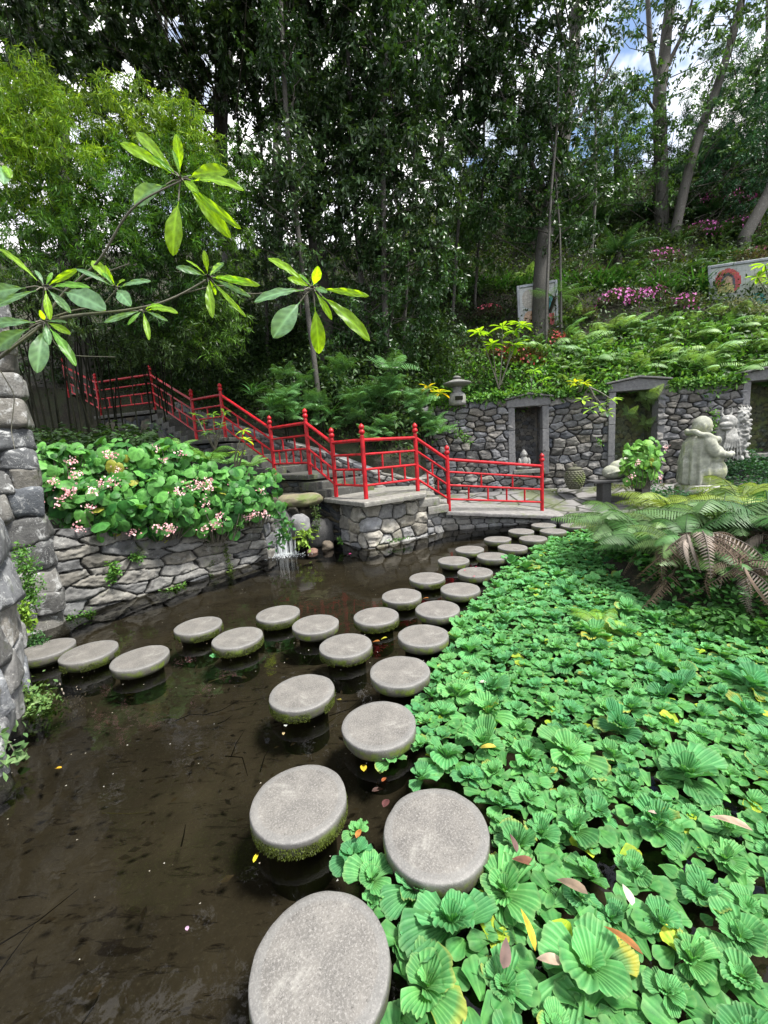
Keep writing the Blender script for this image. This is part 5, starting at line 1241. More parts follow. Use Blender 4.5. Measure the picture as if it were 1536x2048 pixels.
CL = {
 'A': ((362, 360), [((240, 286), .26, YLW_BACKLIT), ((272, 264), .22, YLW_BACKLIT), ((352, 268), .42, YLW_BACKLIT), ((345, 300), .30, PAL_GLARE), ((456, 342), .42, YLW_BACKLIT), ((398, 386), .42, YLW_BACKLIT), ((488, 380), .20, YLW_BACKLIT), ((268, 408), .48, PAL_GLARE), ((346, 512), .34, YLW_BACKLIT), ((462, 476), .30, YLW_BACKLIT), ((482, 458), .15, YLW_BACKLIT), ((300, 310), .2, MID)]),
 'B': ((232, 578), [((184, 521), .36, YLW_BACKLIT), ((152, 538), .22, PAL_GLARE), ((302, 562), .24, PAL_GLARE), ((262, 612), .50, PAL_GLARE), ((205, 545), .25, MID), ((210, 530), .2, YLW_BACKLIT), ((250, 560), .3, YLW_BACKLIT)]),
 'C': ((90, 576), [((-4, 496), .13, YLW_BACKLIT), ((-30, 592), .42, PAL_GLARE), ((155, 538), .24, YLW_BACKLIT), ((70, 540), .30, PAL_GLARE), ((105, 545), .3, MID), ((142, 626), .36, PAL_GLARE), ((212, 620), .40, PAL_GLARE), ((-20, 618), .18, PAL_GLARE), ((100, 640), .3, YLW_BACKLIT), ((180, 575), .22, MID)]),
 'D': ((416, 556), [((352, 534), .36, PAL_GLARE), ((408, 500), .38, YLW_BACKLIT), ((448, 526), .36, PAL_GLARE), ((520, 571), .18, YLW_BACKLIT), ((492, 566), .22, YLW_BACKLIT), ((425, 636), .28, YLW_BACKLIT), ((492, 634), .10, YLW_BACKLIT), ((502, 594), .15, PAL_GLARE), ((372, 520), .16, YLW_BACKLIT), ((432, 590), .3, YLW_BACKLIT), ((425, 545), .3, MID)]),
 'E': ((626, 578), [((536, 516), .22, YLW_BACKLIT), ((636, 532), .62, YLW_BACKLIT), ((738, 592), .16, YLW_BACKLIT), ((508, 604), .26, PAL_GLARE), ((546, 676), .46, PAL_GLARE), ((638, 708), .36, YLW_BACKLIT), ((740, 682), .26, YLW_BACKLIT), ((664, 640), .30, YLW_BACKLIT), ((575, 556), .4, YLW_BACKLIT), ((598, 548), .28, MID), ((655, 585), .3, PAL_GLARE)]),
 'F': ((90, 645), [((142, 668), .46, YLW_BACKLIT), ((74, 746), .42, PAL_GLARE), ((152, 732), .22, MID), ((-10, 700), .4, PAL_GLARE), ((98, 690), .36, PAL_GLARE), ((-30, 652), .3, PAL_GLARE), ((135, 645), .3, PAL_GLARE), ((80, 620), .3, YLW_BACKLIT)]),
 'G': ((286, 622), [((356, 626), .26, YLW_BACKLIT), ((298, 680), .22, YLW_BACKLIT), ((336, 642), .22, PAL_GLARE), ((326, 612), .2, YLW_BACKLIT), ((208, 645), .2, PAL_GLARE), ((255, 650), .22, MID)]),
 'H': ((5, 330), [((8, 368), .5, PAL_GLARE), ((-20, 352), .4, YLW_BACKLIT), ((22, 356), .3, YLW_BACKLIT)])}
for key, (nd, ls) in CL.items():
    lb = MB(); pe = MB()
    for j, (t, w, c) in enumerate(ls):
        L_ = math.hypot(t[0] - nd[0], t[1] - nd[1]); k = .16 if L_ > 90 else .12
        b = (nd[0] + (t[0] - nd[0]) * k, nd[1] + (t[1] - nd[1]) * k - 2)
        if L_ > 105 and w > .3: k = .32; b = (nd[0] + (t[0] - nd[0]) * k, nd[1] + (t[1] - nd[1]) * k - 6)
        dy = rg.uniform(-.10, .05); big_leaf(lb, sb, b, t, YB - .01 + dy * .2, YB + dy, w * .60 / (1 - k), np.array(c) * rg.uniform(.85, 1.15), rg)
        tube(pe, [at(*nd, YB), (at(*nd, YB) + at(*b, YB + dy * .2)) / 2 + [0, 0, .006], at(*b, YB - .01 + dy * .2)], [.0035, .003, .0025], 5, col=(.22, .22, .06), cap=False)
    lb.build('leaf_cluster', M_big, shrub); pe.build('petioles', M_stem, shrub)

# ================================================================== HILL PLANTS
rg = np.random.default_rng(55)
def scatter_hill(n, u0, u1, v0, v1, dens=None):
    out = []
    for _ in range(n):
        u, v = rg.uniform(u0, u1), rg.uniform(v0, v1); P = hill_at(u, v)
        if P is not None: out.append(P)
    return np.array(out)
# undergrowth: countless small leaves over the whole slope
def cover(label, name, n, xr, dr, h, size, ca, cb, tmpl, seed, mat=M_leaf, mask=None, down=-.2, cl=8, spread=.12):
    rg = np.random.default_rng(seed); m_ = n // cl
    x = rg.uniform(*xr, m_); d = rg.uniform(*dr, m_); s0, _z = hs(x); y = s0 + d
    if mask is not None:
        nn = fbm(np.stack([x * mask[0], y * mask[0], x * 0 + mask[2]], -1), 3, 12); k = nn > mask[1]; x, y = x[k], y[k]
    z = hz(x, y); hh = rg.uniform(0, h, len(x)) * (1 + fbm(np.stack([x, y, 0 * x], -1), 3, seed)); C0 = np.stack([x, y, z + np.abs(hh)], -1)
    T = np.repeat(C0, cl, 0) + rg.normal(size=(len(C0) * cl, 3)) * spread
    mb = MB(); tone = np.repeat(rg.uniform(.6, 1.4, (len(C0), 1)), cl, 0); nT = len(T)
    D_ = rnd_dirs(nT, down, rg); mb.inst(tmpl[0], tmpl[1], frames(D_, roll=rg.uniform(-1, 1, nT), scale=size * rg.uniform(.6, 1.3, nT)), T, colvar(nT, ca, cb, rg, .25) * tone)
    return tag(mb.build(name, mat), label, 'undergrowth', kind='stuff')
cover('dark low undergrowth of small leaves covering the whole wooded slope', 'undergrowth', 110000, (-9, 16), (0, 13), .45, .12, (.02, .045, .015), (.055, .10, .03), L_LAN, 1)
cover('dark leafy thicket behind the stairs and landing', 'thicket', 44000, (-8, 2.2), (.2, 4.5), 1.3, .13, (.025, .055, .02), (.06, .12, .035), L_LAN, 2)
cover('patches of bright moss and creeping leaves on the slope', 'creeping_plants', 24000, (1.5, 14), (.5, 11), .12, .09, (.06, .10, .02), (.12, .18, .03), L_OV, 3, mask=(.5, .1, 3))
cover('bright green leafy ground cover along the top of the niche wall', 'ground_cover', 15000, (1.0, 10.5), (-.15, 1.7), .22, .12, (.045, .15, .025), (.15, .33, .06), L_OV, 4)
# foliage spilling over the wall edge
mb = MB(); n = 5200; s = rg.uniform(0, WL, n); dz = np.abs(rg.normal(size=n)) * .09 * (1 + 1.6 * np.clip(fbm(np.stack([s * 1.2, s * 0, s * 0], -1), 3, 4), -.5, 1)); q = W0[None] + WD[None] * s[:, None] + WN[None] * rg.uniform(.02, .16, (n, 1))
T = np.stack([q[:, 0], q[:, 1], WTOP + .08 - dz], -1); k = np.ones(n, bool)
for a, b_, c_, d_ in doors: k &= ~((s > a - .15) & (s < b_ + .15) & (T[:, 2] < d_ + .22))
T = T[k]; leaves(mb, L_OV, T, .11, (.05, .16, .025), (.15, .31, .06), .3, rg)
tag(mb.build('trailing_leaves', M_leaf), 'bright leaves trailing over the upper edge of the niche wall', 'creeper', kind='stuff')

FERN_D = [fern_plant(10, .6, 430 + i, (.035, .10, .035), 0, 18, pw=.03, el=(.4, 1.3)).mesh('fern', M_fern) for i in range(2)]
# ferns on the slope
FG = 'ferns on the slope above the niche wall'
for j in range(105):
    u, v = rg.uniform(1060, 1600), rg.uniform(640, 775)
    if v < 690 and u < 1130: continue
    P = hill_at(u, v)
    if P is None: continue
    o = place((FERN + FERN_B)[rg.integers(7)], 'fern', P - [0, 0, .02], rg.uniform(0, 6), rg.uniform(.75, 1.35)); o.rotation_euler[0] = .35 * rg.uniform(.3, 1)
    tag(o, 'green fern in the dense bank of ferns on the slope above the niche wall', 'fern', FG)
for (u, v, s) in ((560, 690, .9), (600, 735, 1), (520, 740, .8), (690, 760, .8), (860, 700, .7), (920, 720, .6), (640, 660, .8), (500, 660, .8), (950, 780, .5), (1120, 745, .7), (1140, 480, 1), (1060, 560, .9)):
    P = hill_at(u, v)
    if P is None: continue
    o = place(FERN_B[rg.integers(3)], 'fern', P, rg.uniform(0, 6), s * 1.2)
    tag(o, 'dim green fern in the shaded undergrowth left of the fern bank', 'fern', 'ferns in the shade')
for j in range(60):
    P = hill_at(rg.uniform(1120, 1600), rg.uniform(425, 560))
    if P is None: continue
    o = place(FERN_D[rg.integers(2)], 'fern', P - [0, 0, .02], rg.uniform(0, 6), rg.uniform(.8, 1.5))
    tag(o, 'dark fern on the shaded upper slope between the strap leafed band and the ridge', 'fern', 'dark ferns on the upper slope')
# agapanthus band
def strap_plant(seed, n=26, L=.55, ca=(.03, .11, .03), cb=(.07, .20, .05), w=1., up=.9):
    rg = np.random.default_rng(seed); mb = MB(); az = rg.uniform(0, 6.28, n); D_ = np.stack([np.cos(az), np.sin(az), rg.uniform(up * .6, up * 2.2, n)], -1)
    V = L_STRAP[0] * [w, 1, 1]; mb.inst(V, L_STRAP[1], frames(D_, scale=L * rg.uniform(.6, 1.1, n)), rg.normal(size=(n, 3)) * [.03, .03, .005], colvar(n, ca, cb, rg)); return mb
AG = [strap_plant(500 + i).mesh('strap_leaf_plant', M_gloss) for i in range(3)]
for j in range(95):
    u = rg.uniform(850, 1440); v = 585 - 12 * math.sin((u - 850) / 590 * 3.1) + rg.uniform(-14, 12)
    P = hill_at(u, v)
    if P is None: continue
    o = place(AG[j % 3], 'strap_leaf_plant', P, rg.uniform(0, 6), rg.uniform(.9, 1.4))
    tag(o, 'dark green strap leafed plant in the band crossing the slope below the cycad', 'plant', 'strap leafed plants in a band across the slope')
for (u, v, s, lab) in ((880, 868, .75, 'bright green grassy tuft at the left foot of the niche wall'), (545, 815, 1.0, 'strap leafed clump behind the tallest red post'), (590, 830, .9, 'grassy clump between the red posts at the landing'), (660, 830, .8, 'strap leafed clump under the palms'), (505, 790, 1, 'strap leafed clump left of the small palms')):
    P = at(u, v, 9.6); z = float(hz(P[0], max(P[1], hs(P[0])[0]), False)); P[2] = max(z, P[2]) if z < P[2] + .4 else P[2]
    o = place(strap_plant(520, 40, .5, (.05, .18, .03), (.13, .32, .06), .6).mesh('grass_tuft', M_leaf) if s == .75 else AG[0], 'grass_tuft', P, rg.uniform(0, 6), s); tag(o, lab, 'plant')

# azaleas
def azalea(lab, u, v, r, n, nfl, fca, fcb, ca=(.04, .055, .03), cb=(.10, .11, .06), seed=0, rz=.7, fs=.048):
    rg = np.random.default_rng(seed); P = hill_at(u, v)
    if P is None: return
    root = empty('azalea', P, lab, 'flowering shrub', 'azaleas on the slope'); R_ = np.array([r, r * .8, r * rz])
    w = norm(rg.normal(size=(n, 3))); w[:, 2] = np.abs(w[:, 2]); T = P + w * R_ * rg.uniform(.5, 1, (n, 1)) * (1 + .25 * fbm(w * 3, 2, seed)[:, None])
    lf = MB(); leaves(lf, L_LAN, T, .065, ca, cb, -.3, rg, D=norm(w + rg.normal(size=(n, 3)) * .6)); lf.build('foliage', M_leaf, root)
    st = MB()
    for j in range(9):
        q = T[j]; tube(st, [P, (P + q) / 2 + rg.normal(size=3) * .05, q], [.014, .009, .004], 4, col=(.10, .08, .06), cap=False)
    st.build('stems', M_stem, root)
    if nfl:
        fb = MB(); cN = max(2, nfl // 9)
        cw = norm(rg.normal(size=(cN, 3)) + [0, -.9, .4]); cw[:, 2] = np.abs(cw[:, 2])
        w = norm(np.repeat(cw, 9, 0) + rg.normal(size=(cN * 9, 3)) * .26); T = P + w * R_ * 1.06; m_ = len(T); Nf = norm(w + rg.normal(size=(m_, 3)) * .4)
        for q in range(5):
            a = norm(np.cross(Nf, np.tile([0, 0, 1.], (m_, 1)) + rg.normal(size=(m_, 3)) * .6)); fb.inst(PET[0], PET[1], frames(a, Up=Nf, scale=np.full(m_, fs)), T, colvar(m_, fca, fcb, rg, .15))
        fb.build('flowers', M_petal, root, smooth=False)
MAG, MAG2 = (.42, .05, .30), (.60, .18, .50)
azalea('azalea with a dense magenta flower patch below the strap leafed band', 1235, 612, .62, 2600, 110, MAG, MAG2, seed=1)
azalea('magenta flowered azalea just right of the densest pink patch', 1300, 605, .6, 2400, 90, MAG, MAG2, seed=2)
azalea('azalea with a few magenta flowers left of the right tile panel', 1365, 622, .6, 2400, 45, MAG, MAG2, seed=3)
azalea('azalea with scattered magenta flowers below the twin trunks', 1322, 528, .6, 1900, 50, MAG, MAG2, seed=4)
azalea('magenta azalea on the upper slope at the foot of the leaning trunk', 1400, 478, .7, 1900, 70, MAG, MAG2, seed=5)
azalea('magenta azalea beside the bare trunk at the right edge', 1470, 470, .7, 1900, 70, MAG, MAG2, seed=6)
azalea('pink flowered azalea high on the ridge right of the twin trunks', 1395, 425, .8, 1900, 120, MAG, (.75, .2, .55), seed=7)
azalea('pink flowered azalea on the ridge at the far right', 1460, 420, .8, 1900, 110, MAG, (.75, .2, .55), seed=8)
azalea('brown twiggy azalea with small red flowers right of the yellow green rosette shrub', 1050, 730, .6, 3800, 40, (.3, .02, .03), (.4, .05, .04), (.07, .05, .03), (.13, .12, .04), 9, fs=.05)
azalea('brownish azalea with red tipped twigs beneath the yellow green rosettes', 1005, 715, .5, 2800, 30, (.3, .03, .03), (.4, .07, .05), (.08, .05, .03), (.12, .12, .05), 10, fs=.05)
azalea('azalea with red flowers at the left end of the fern bank', 1100, 690, .5, 1900, 50, (.35, .02, .03), (.45, .06, .05), seed=11, fs=.05)
azalea('greyish azalea with coral flowers left of the left tile panel', 975, 640, .6, 2400, 30, (.7, .12, .15), (.75, .2, .3), (.07, .06, .05), (.12, .11, .08), 12)
azalea('dim azalea with pink flowers behind the central stems', 860, 615, .55, 1900, 40, (.6, .08, .3), (.7, .2, .4), seed=13)
azalea('grey green flowerless azalea right of the cycad', 1180, 560, .6, 1900, 0, MAG, MAG2, (.05, .06, .04), (.10, .11, .07), 14)
azalea('grey leafed shrub in front of the right tile panel', 1470, 640, .75, 2600, 0, (.7, .7, .7), (.8, .8, .8), (.08, .10, .06), (.2, .22, .16), 15)
azalea('small dark azalea above the fern bank in the middle', 1160, 640, .5, 1900, 0, (.7, .7, .7), (.8, .8, .8), seed=16)
azalea('wide brownish azalea on the upper slope below the ridge', 1500, 540, .9, 2400, 24, MAG, MAG2, (.05, .045, .03), (.10, .09, .05), 17)
# cycads
CYC = fern_plant(22, .95, 600, (.035, .10, .04), 0, 34, el=(.3, 1.3), pl=.16, pw=.016, el1=(-.5, .1)).mesh('cycad', M_gloss)
for (u, v, s, lab) in ((1236, 530, 1.15, 'cycad with stiff radiating fronds standing above the strap leafed band'), (1140, 500, 1.2, 'dark cycad behind the large grey trunk on its right'), (1065, 505, 1.1, 'dark cycad left of the large grey trunk'), (940, 500, 1.0, 'dark cycad in the gap right of the hanging glossy leaves'), (1180, 470, 1, 'dim cycad high behind the large grey trunk'), (1310, 440, 1.1, 'dark cycad left of the twin trunks'), (1420, 450, 1.0, 'cycad between the two magenta azaleas high on the slope')):
    P = hill_at(u, v)
    if P is None: continue
    root = empty('cycad', P, lab, 'cycad', 'cycads on the slope', rz=rg.uniform(0, 6)); root.scale = (s,) * 3
    f = bpy.data.objects.new('fronds', CYC); COL.objects.link(f); f.parent = root; f.location = (0, 0, .3)
    tr = MB(); tube(tr, [(0, 0, -.1), (0, 0, .15), (0, 0, .32)], [.12, .13, .08], 9, rough=.3, col=(.05, .045, .035)); tr.build('trunk', M_barkd, root, loc=(0, 0, 0))
# palms behind the landing
PALM = [fern_plant(11, .85, 620 + i, (.10, .24, .08), 0, 13, el=(.5, 1.5), pl=.34, pw=.032, el1=(-1.1, .2)).mesh('palm', M_gloss) for i in range(3)]
for j, (u, v, Y, s, lab) in enumerate(((567, 800, 10.0, 1.0, 'small palm with fine fronds behind the tallest red post'), (668, 745, 10.6, .9, 'small palm between the two thin pale stems'), (715, 800, 9.7, .9, 'palm behind the landing rail, left of the tallest palm'), (765, 760, 9.9, 1.15, 'tallest small palm with drooping fronds behind the landing'), (770, 850, 9.4, .7, 'low palm just behind the landing rail'), (838, 800, 9.9, 1.0, 'palm in front of the stone lantern on its left'), (855, 850, 9.8, .75, 'low palm at the left end of the niche wall'), (640, 800, 10.1, .7, 'small palm just right of the slim leaning tree'), (600, 760, 10.5, .8, 'dim palm in the shade behind the small palms'))):
    P = at(u, v, Y); s0 = hs(P[0])[0]; z = float(hz(P[0], max(P[1], s0), False)); h = max(.25, P[2] - z)
    root = empty('palm', (P[0], P[1], P[2] - h), lab, 'palm', 'small palms behind the landing', rz=rg.uniform(0, 6))
    for q in range(5):
        f = bpy.data.objects.new('fronds', PALM[(j + q) % 3]); COL.objects.link(f); f.parent = root; f.location = (rg.normal() * .16, rg.normal() * .16, h * (.45 + .16 * q)); f.scale = (s * rg.uniform(.5, .72),) * 3; f.rotation_euler = (rg.normal() * .2, rg.normal() * .2, q * 1.7)
    tr = MB()
    for q in range(3): tube(tr, [(.05 * math.cos(q * 2), .05 * math.sin(q * 2), -.15), (.03 * math.cos(q * 2 + .4), .03 * math.sin(q * 2), h * .5), (0, 0, h)], .013, 5)
    tr.build('stems', M_cane, root, loc=(0, 0, 0))
# shrubs with yellow green leaf rosettes
def rosette_shrub(lab, base, tips, Y, L_, seed, col=(YG, YG2), nl=12, name='rosette_shrub', base_z=None):
    rg = np.random.default_rng(seed); P = at(*base, Y); root = empty(name, P, lab, 'shrub')
    st = MB(); lf = MB()
    for (u, v) in tips:
        T = at(u, v, Y + rg.uniform(-.15, .15)); tube(st, [P, (P * .6 + T * .4) + rg.normal(size=3) * .03, T], [.02, .014, .01], 6, col=(.26, .22, .18))
        az = np.arange(nl) * 2.4; D_ = np.stack([np.cos(az), np.sin(az), rg.uniform(-.3, .9, nl)], -1)
        V, F = leaf_t(.34, 5, .25, .35, shape='obov'); lf.inst(V, F, frames(D_, scale=L_ * rg.uniform(.7, 1.15, nl)), np.tile(T, (nl, 1)), colvar(nl, *col, rg, .15))
    st.build('stems', M_stem, root); lf.build('foliage', M_big, root)
rosette_shrub('shrub with bright yellow green leaf rosettes on thin pale stems', (998, 778), [(960, 665), (1005, 655), (1030, 662), (985, 690), (1045, 650), (1030, 690)], 10.6, .32, 1)
rosette_shrub('yellow green rosette twig in front of the right tile panel', (1560, 640), [(1530, 530), (1545, 560), (1515, 555)], 11.5, .3, 2)
rosette_shrub('young shrub with dull green leaf rosettes above the first niche', (1068, 800), [(1068, 742), (1088, 760)], 10.3, .2, 3, ((.06, .16, .06), (.14, .28, .12)))
rosette_shrub('grey green leafed branch hanging over the left jamb of the middle niche', (1180, 775), [(1165, 800), (1200, 812), (1225, 800), (1180, 820), (1215, 825)], 9.2, .2, 4, ((.10, .20, .12), (.18, .32, .20)), 10)
rosette_shrub('bromeliad with yellow and orange centre left of the stone lantern', (858, 800), [(858, 775), (880, 785)], 9.9, .24, 5, ((.28, .22, .03), (.14, .26, .05)), 12)
rosette_shrub('small shrub with yellow leaves on the wall top between the niches', (1155, 785), [(1150, 765), (1168, 768)], 9.9, .18, 6, ((.26, .26, .04), (.16, .26, .05)), 12)
rosette_shrub('leafy dark sprig growing through the red stair railing', (430, 900), [(400, 845), (425, 830), (440, 850), (415, 865), (392, 830), (448, 825)], 9.0, .16, 7, ((.05, .12, .06), (.08, .18, .08)), 9)
rosette_shrub('upright pale green shoot behind the begonias in front of the railing', (470, 950), [(485, 862), (492, 880), (478, 905)], 6.9, .15, 8, ((.15, .32, .06), (.3, .4, .08)), 7)

# tree fern
tfP = hill_at(1096, 640)
root = empty('tree_fern', tfP, 'tree fern with pale flat fronds spread in front of the large grey trunk', 'tree fern')
tr = MB(); zt_ = at(1096, 585, 12)[2] - tfP[2]; tube(tr, [(0, 0, -.1), (0, -.2, zt_ * .5), (0, -.5, zt_)], [.07, .05, .05], 8, rough=.2, col=(.05, .045, .035)); tr.build('trunk', M_barkd, root, loc=(0, 0, 0))
fern_plant(9, 1.1, 77, (.10, .24, .12), 7, 22, el=(.2, .6), el1=(-.5, -.1), pw=.02).build('fronds', M_fern, root, loc=(0, -.5, zt_))

# fern rising out of the begonias, hanging and wall plants
def wall_plant(lab, pts_, Y, n, size, ca, cb, seed, tmpl=L_OV, spread=.03, name='wall_plant', cat='plant', mat=None, stems=True):
    rg = np.random.default_rng(seed); P = [at(u, v, Y if np.isscalar(Y) else Y[i]) for i, (u, v) in enumerate(pts_)]; P = np.array(P)
    root = empty(name, P[0], lab, cat); t = rg.uniform(0, len(P) - 1, n); T = np.stack([np.interp(t, range(len(P)), P[:, j]) for j in range(3)], -1) + rg.normal(size=(n, 3)) * spread * [1, .7, 1]
    lf = MB(); leaves(lf, tmpl, T, size, ca, cb, .2, rg, D=norm(rg.normal(size=(n, 3)) * .7 + [0, -.6, 0])); lf.build('foliage', mat or M_leaf, root)
    if stems:
        st = MB(); tube(st, P if len(P) > 1 else [P[0], P[0] + [0, 0, .05]], .004, 4, col=(.08, .07, .03)); st.build('stems', M_stem, root)
    return root
G1, G2 = (.05, .16, .03), (.14, .30, .06)
wall_plant('bushy fern like plant hanging from the gap in the pier stones', [(40, 1098), (55, 1140), (62, 1175), (65, 1205)], [3.75, 3.7, 3.7, 3.7], 900, .035, G1, G2, 1, L_OV, .05)
wall_plant('yellow green small fern at the foot of the pier stones', [(48, 1210), (55, 1235), (58, 1255)], 3.6, 260, .045, (.12, .26, .03), (.24, .38, .05), 2, L_OV, .03)
wall_plant('dark green clump of tiny leaves on the pier beside the mossy half hidden stone', [(72, 1275), (78, 1300)], [3.55, 3.5], 420, .03, (.02, .08, .02), (.06, .15, .04), 3, L_OV, .045)
wall_plant('spreading plant with round leaves at the foot of the boulder wall', [(40, 1385), (70, 1400), (95, 1420), (60, 1440)], [2.75, 2.75, 2.7, 2.6], 800, .035, (.08, .18, .05), (.20, .32, .10), 4, L_OV, .055)
wall_plant('large pale round leaves on thin twigs at the left edge above the water', [(-10, 1470), (15, 1480), (30, 1505), (5, 1530)], [2.1, 2.1, 2.1, 2.05], 60, .07, (.12, .24, .09), (.24, .38, .16), 5, L_OV, .05)
wall_plant('grey twiggy plant dipping into the water under the boulder wall', [(115, 1395), (140, 1420), (165, 1400)], [2.8, 2.8, 2.85], 260, .022, (.20, .18, .13), (.35, .30, .26), 6, L_LAN, .05)
wall_plant('leafy sprig in the planter wall joints left of centre', [(228, 1125), (232, 1145), (222, 1158)], 4.75, 200, .055, G1, G2, 7, L_OV, .03)
wall_plant('small bright fern clump in the upper joints of the planter wall', [(265, 1112), (285, 1116)], 5.0, 220, .035, G1, G2, 8, L_OV, .025)
wall_plant('trailing creeper hanging down the planter wall to the water, left strand', [(428, 1085), (425, 1120), (418, 1145), (432, 1165)], [5.9, 5.78, 5.75, 5.7], 420, .026, (.05, .10, .02), (.14, .22, .05), 9, L_OV, .025)
wall_plant('trailing creeper hanging down the planter wall to the water, right strand', [(445, 1060), (452, 1100), (460, 1130), (462, 1155)], [6.0, 5.9, 5.85, 5.8], 480, .026, (.05, .10, .02), (.16, .24, .05), 10, L_OV, .022)
wall_plant('ferny tuft at the waterline left end of the planter wall', [(130, 1240), (155, 1238), (190, 1225)], [4.35, 4.4, 4.5], 320, .035, G1, G2, 11, L_OV, .03)
wall_plant('low bright plant at the waterline in the middle of the planter wall', [(325, 1188), (345, 1182), (370, 1170)], [5.15, 5.2, 5.3], 300, .035, (.10, .24, .04), G2, 12, L_OV, .025)
wall_plant('yellow green star leafed plant growing beside the small waterfall', [(600, 1095), (612, 1075), (615, 1060)], [6.5, 6.5, 6.5], 110, .10, (.16, .32, .05), (.30, .44, .08), 13, L_LAN, .05)
wall_plant('heart leafed climber drooping over the corner of the planter wall', [(545, 1015), (565, 1040), (575, 1065), (550, 1085)], [6.2, 6.2, 6.2, 6.2], 120, .11, (.05, .18, .05), (.12, .30, .10), 14, L_OV, .06)
wall_plant('mossy growth beside the dark gap left of the landing base', [(628, 1010), (635, 1040), (630, 1060)], 7.1, 300, .03, (.04, .10, .02), (.10, .18, .03), 15, L_OV, .035)
wall_plant('small green sprig at the waterline of the landing base, left', [(678, 1076), (684, 1085)], 6.85, 60, .04, G1, G2, 16, L_OV, .02)
wall_plant('small green sprig at the waterline of the landing base, right', [(780, 1082), (822, 1073)], [6.8, 7.0], 90, .035, G1, G2, 17, L_OV, .015)
wall_plant('green weed growing from the niche wall beside the dragon carving', [(1425, 820), (1432, 845), (1420, 860)], 9.2, 120, .06, G1, G2, 18, L_OV, .05)
wall_plant('small green tuft on the wall between the first and middle niche', [(1196, 880), (1202, 888)], 9.7, 60, .05, G1, G2, 19, L_OV, .03)
wall_plant('green ferns hanging at the left end of the niche wall', [(905, 850), (925, 870), (940, 885)], 10.2, 140, .08, G1, G2, 20, L_LAN, .06)
P = at(420, 925, 6.6)
o = place(fern_plant(8, .62, 640, (.10, .28, .05), 9, 22, el=(.6, 1.3), pw=.018).mesh('fern', M_fern), 'fern', P, 1, 1.); tag(o, 'bright green fern rising behind the begonias in front of the stairs', 'fern')
for (u, v, s, Y, lab) in ((1290, 800, .8, 9.75, 'fern hanging in the top of the middle niche'), (1255, 830, .5, 9.8, 'small fern on the left inner side of the middle niche'), (1290, 850, .5, 9.9, 'small fern low in the middle niche')):
    o = place(FERN[1], 'fern', at(u, v, Y), 2, s); o.rotation_euler[0] = .9; tag(o, lab, 'fern')
for (u, v, Y, s, lab) in ((300, 905, 8.2, .9, 'dark fern below the stairs at left behind the begonias'), (350, 900, 8.4, .8, 'dark fern below the middle of the stairs'), (385, 925, 7.9, .8, 'fern behind the tallest begonia'), (455, 930, 8.0, .8, 'fern under the stair railing behind the begonias'), (500, 935, 7.9, .7, 'fern at the foot of the stairs left of the first high landing'), (250, 890, 8.3, .9, 'dark fern among the bamboo canes'), (535, 965, 7.7, .6, 'fern hiding the dark stones right of the begonias')):
    o = place(FERN[2], 'fern', at(u, v, Y), rg.uniform(0, 6), s); tag(o, lab, 'fern')
# ivy beds around the statues
def bed(name, lab, poly, z, n, size, ca, cb, seed, h=.25, tmpl=L_OV):
    rg = np.random.default_rng(seed); T = []
    poly = np.array(poly)
    while len(T) < n:
        x, y = rg.uniform(poly[:, 0].min(), poly[:, 0].max()), rg.uniform(poly[:, 1].min(), poly[:, 1].max())
        if poly_in(poly, x, y): T.append((x, y, z + h * (.6 + .6 * float(rg.uniform() ** .5)) + .05 * math.sin(x * 5) * math.cos(y * 4)))
    T = np.array(T); T[:, 2] += (.10 + h * .35) * fbm(T * [2.3, 2.3, 0], 3, seed) - rg.uniform(0, .12 + h * .3, n)
    mb = MB(); leaves(mb, tmpl, T, size, ca, cb, -.6, rg, D=norm(rg.normal(size=(n, 3)) * [1, 1, .3] + [0, -.2, -.1]))
    return tag(mb.build(name, M_leaf), lab, 'ivy', kind='stuff')
def gp(u, v, Y): P = at(u, v, Y); return (P[0], P[1])
bed('ivy_bed', 'dark green ivy bed in front of the standing statue beyond the ferns', [gp(1300, 960, 7.2), gp(1600, 960, 7.2), gp(1600, 960, 8.7), gp(1430, 960, 8.7), gp(1400, 960, 7.9), gp(1300, 960, 7.9)], .12, 4200, .065, (.015, .06, .02), (.04, .13, .05), 1, .38)
bed('ivy_bed', 'dark ivy climbing under the dragon carving at the foot of the niche wall', [gp(1440, 960, 8.6), gp(1600, 960, 8.6), gp(1600, 960, 9.3), gp(1440, 960, 9.3)], .2, 2600, .065, (.015, .06, .02), (.04, .13, .05), 2, .75)
bed('moss_bed', 'yellow green mossy strip at the foot of the niche wall behind the urn', [gp(1100, 960, 9.6), gp(1330, 960, 9.2), gp(1330, 960, 9.5), gp(1100, 960, 9.95)], .36, 2200, .035, (.08, .11, .02), (.16, .20, .04), 3, .05)
bed('bank_plants', 'low leafy plants covering the soil under the ferns at right', [(2.5, 3.6), (2.85, 3.1), (3.6, 2.75), (5.2, 2.5), (5.5, 6), (3.6, 6.1), (3.0, 5.7), (2.55, 4.7)], .1, 15000, .07, (.02, .08, .015), (.06, .18, .04), 4, .26)

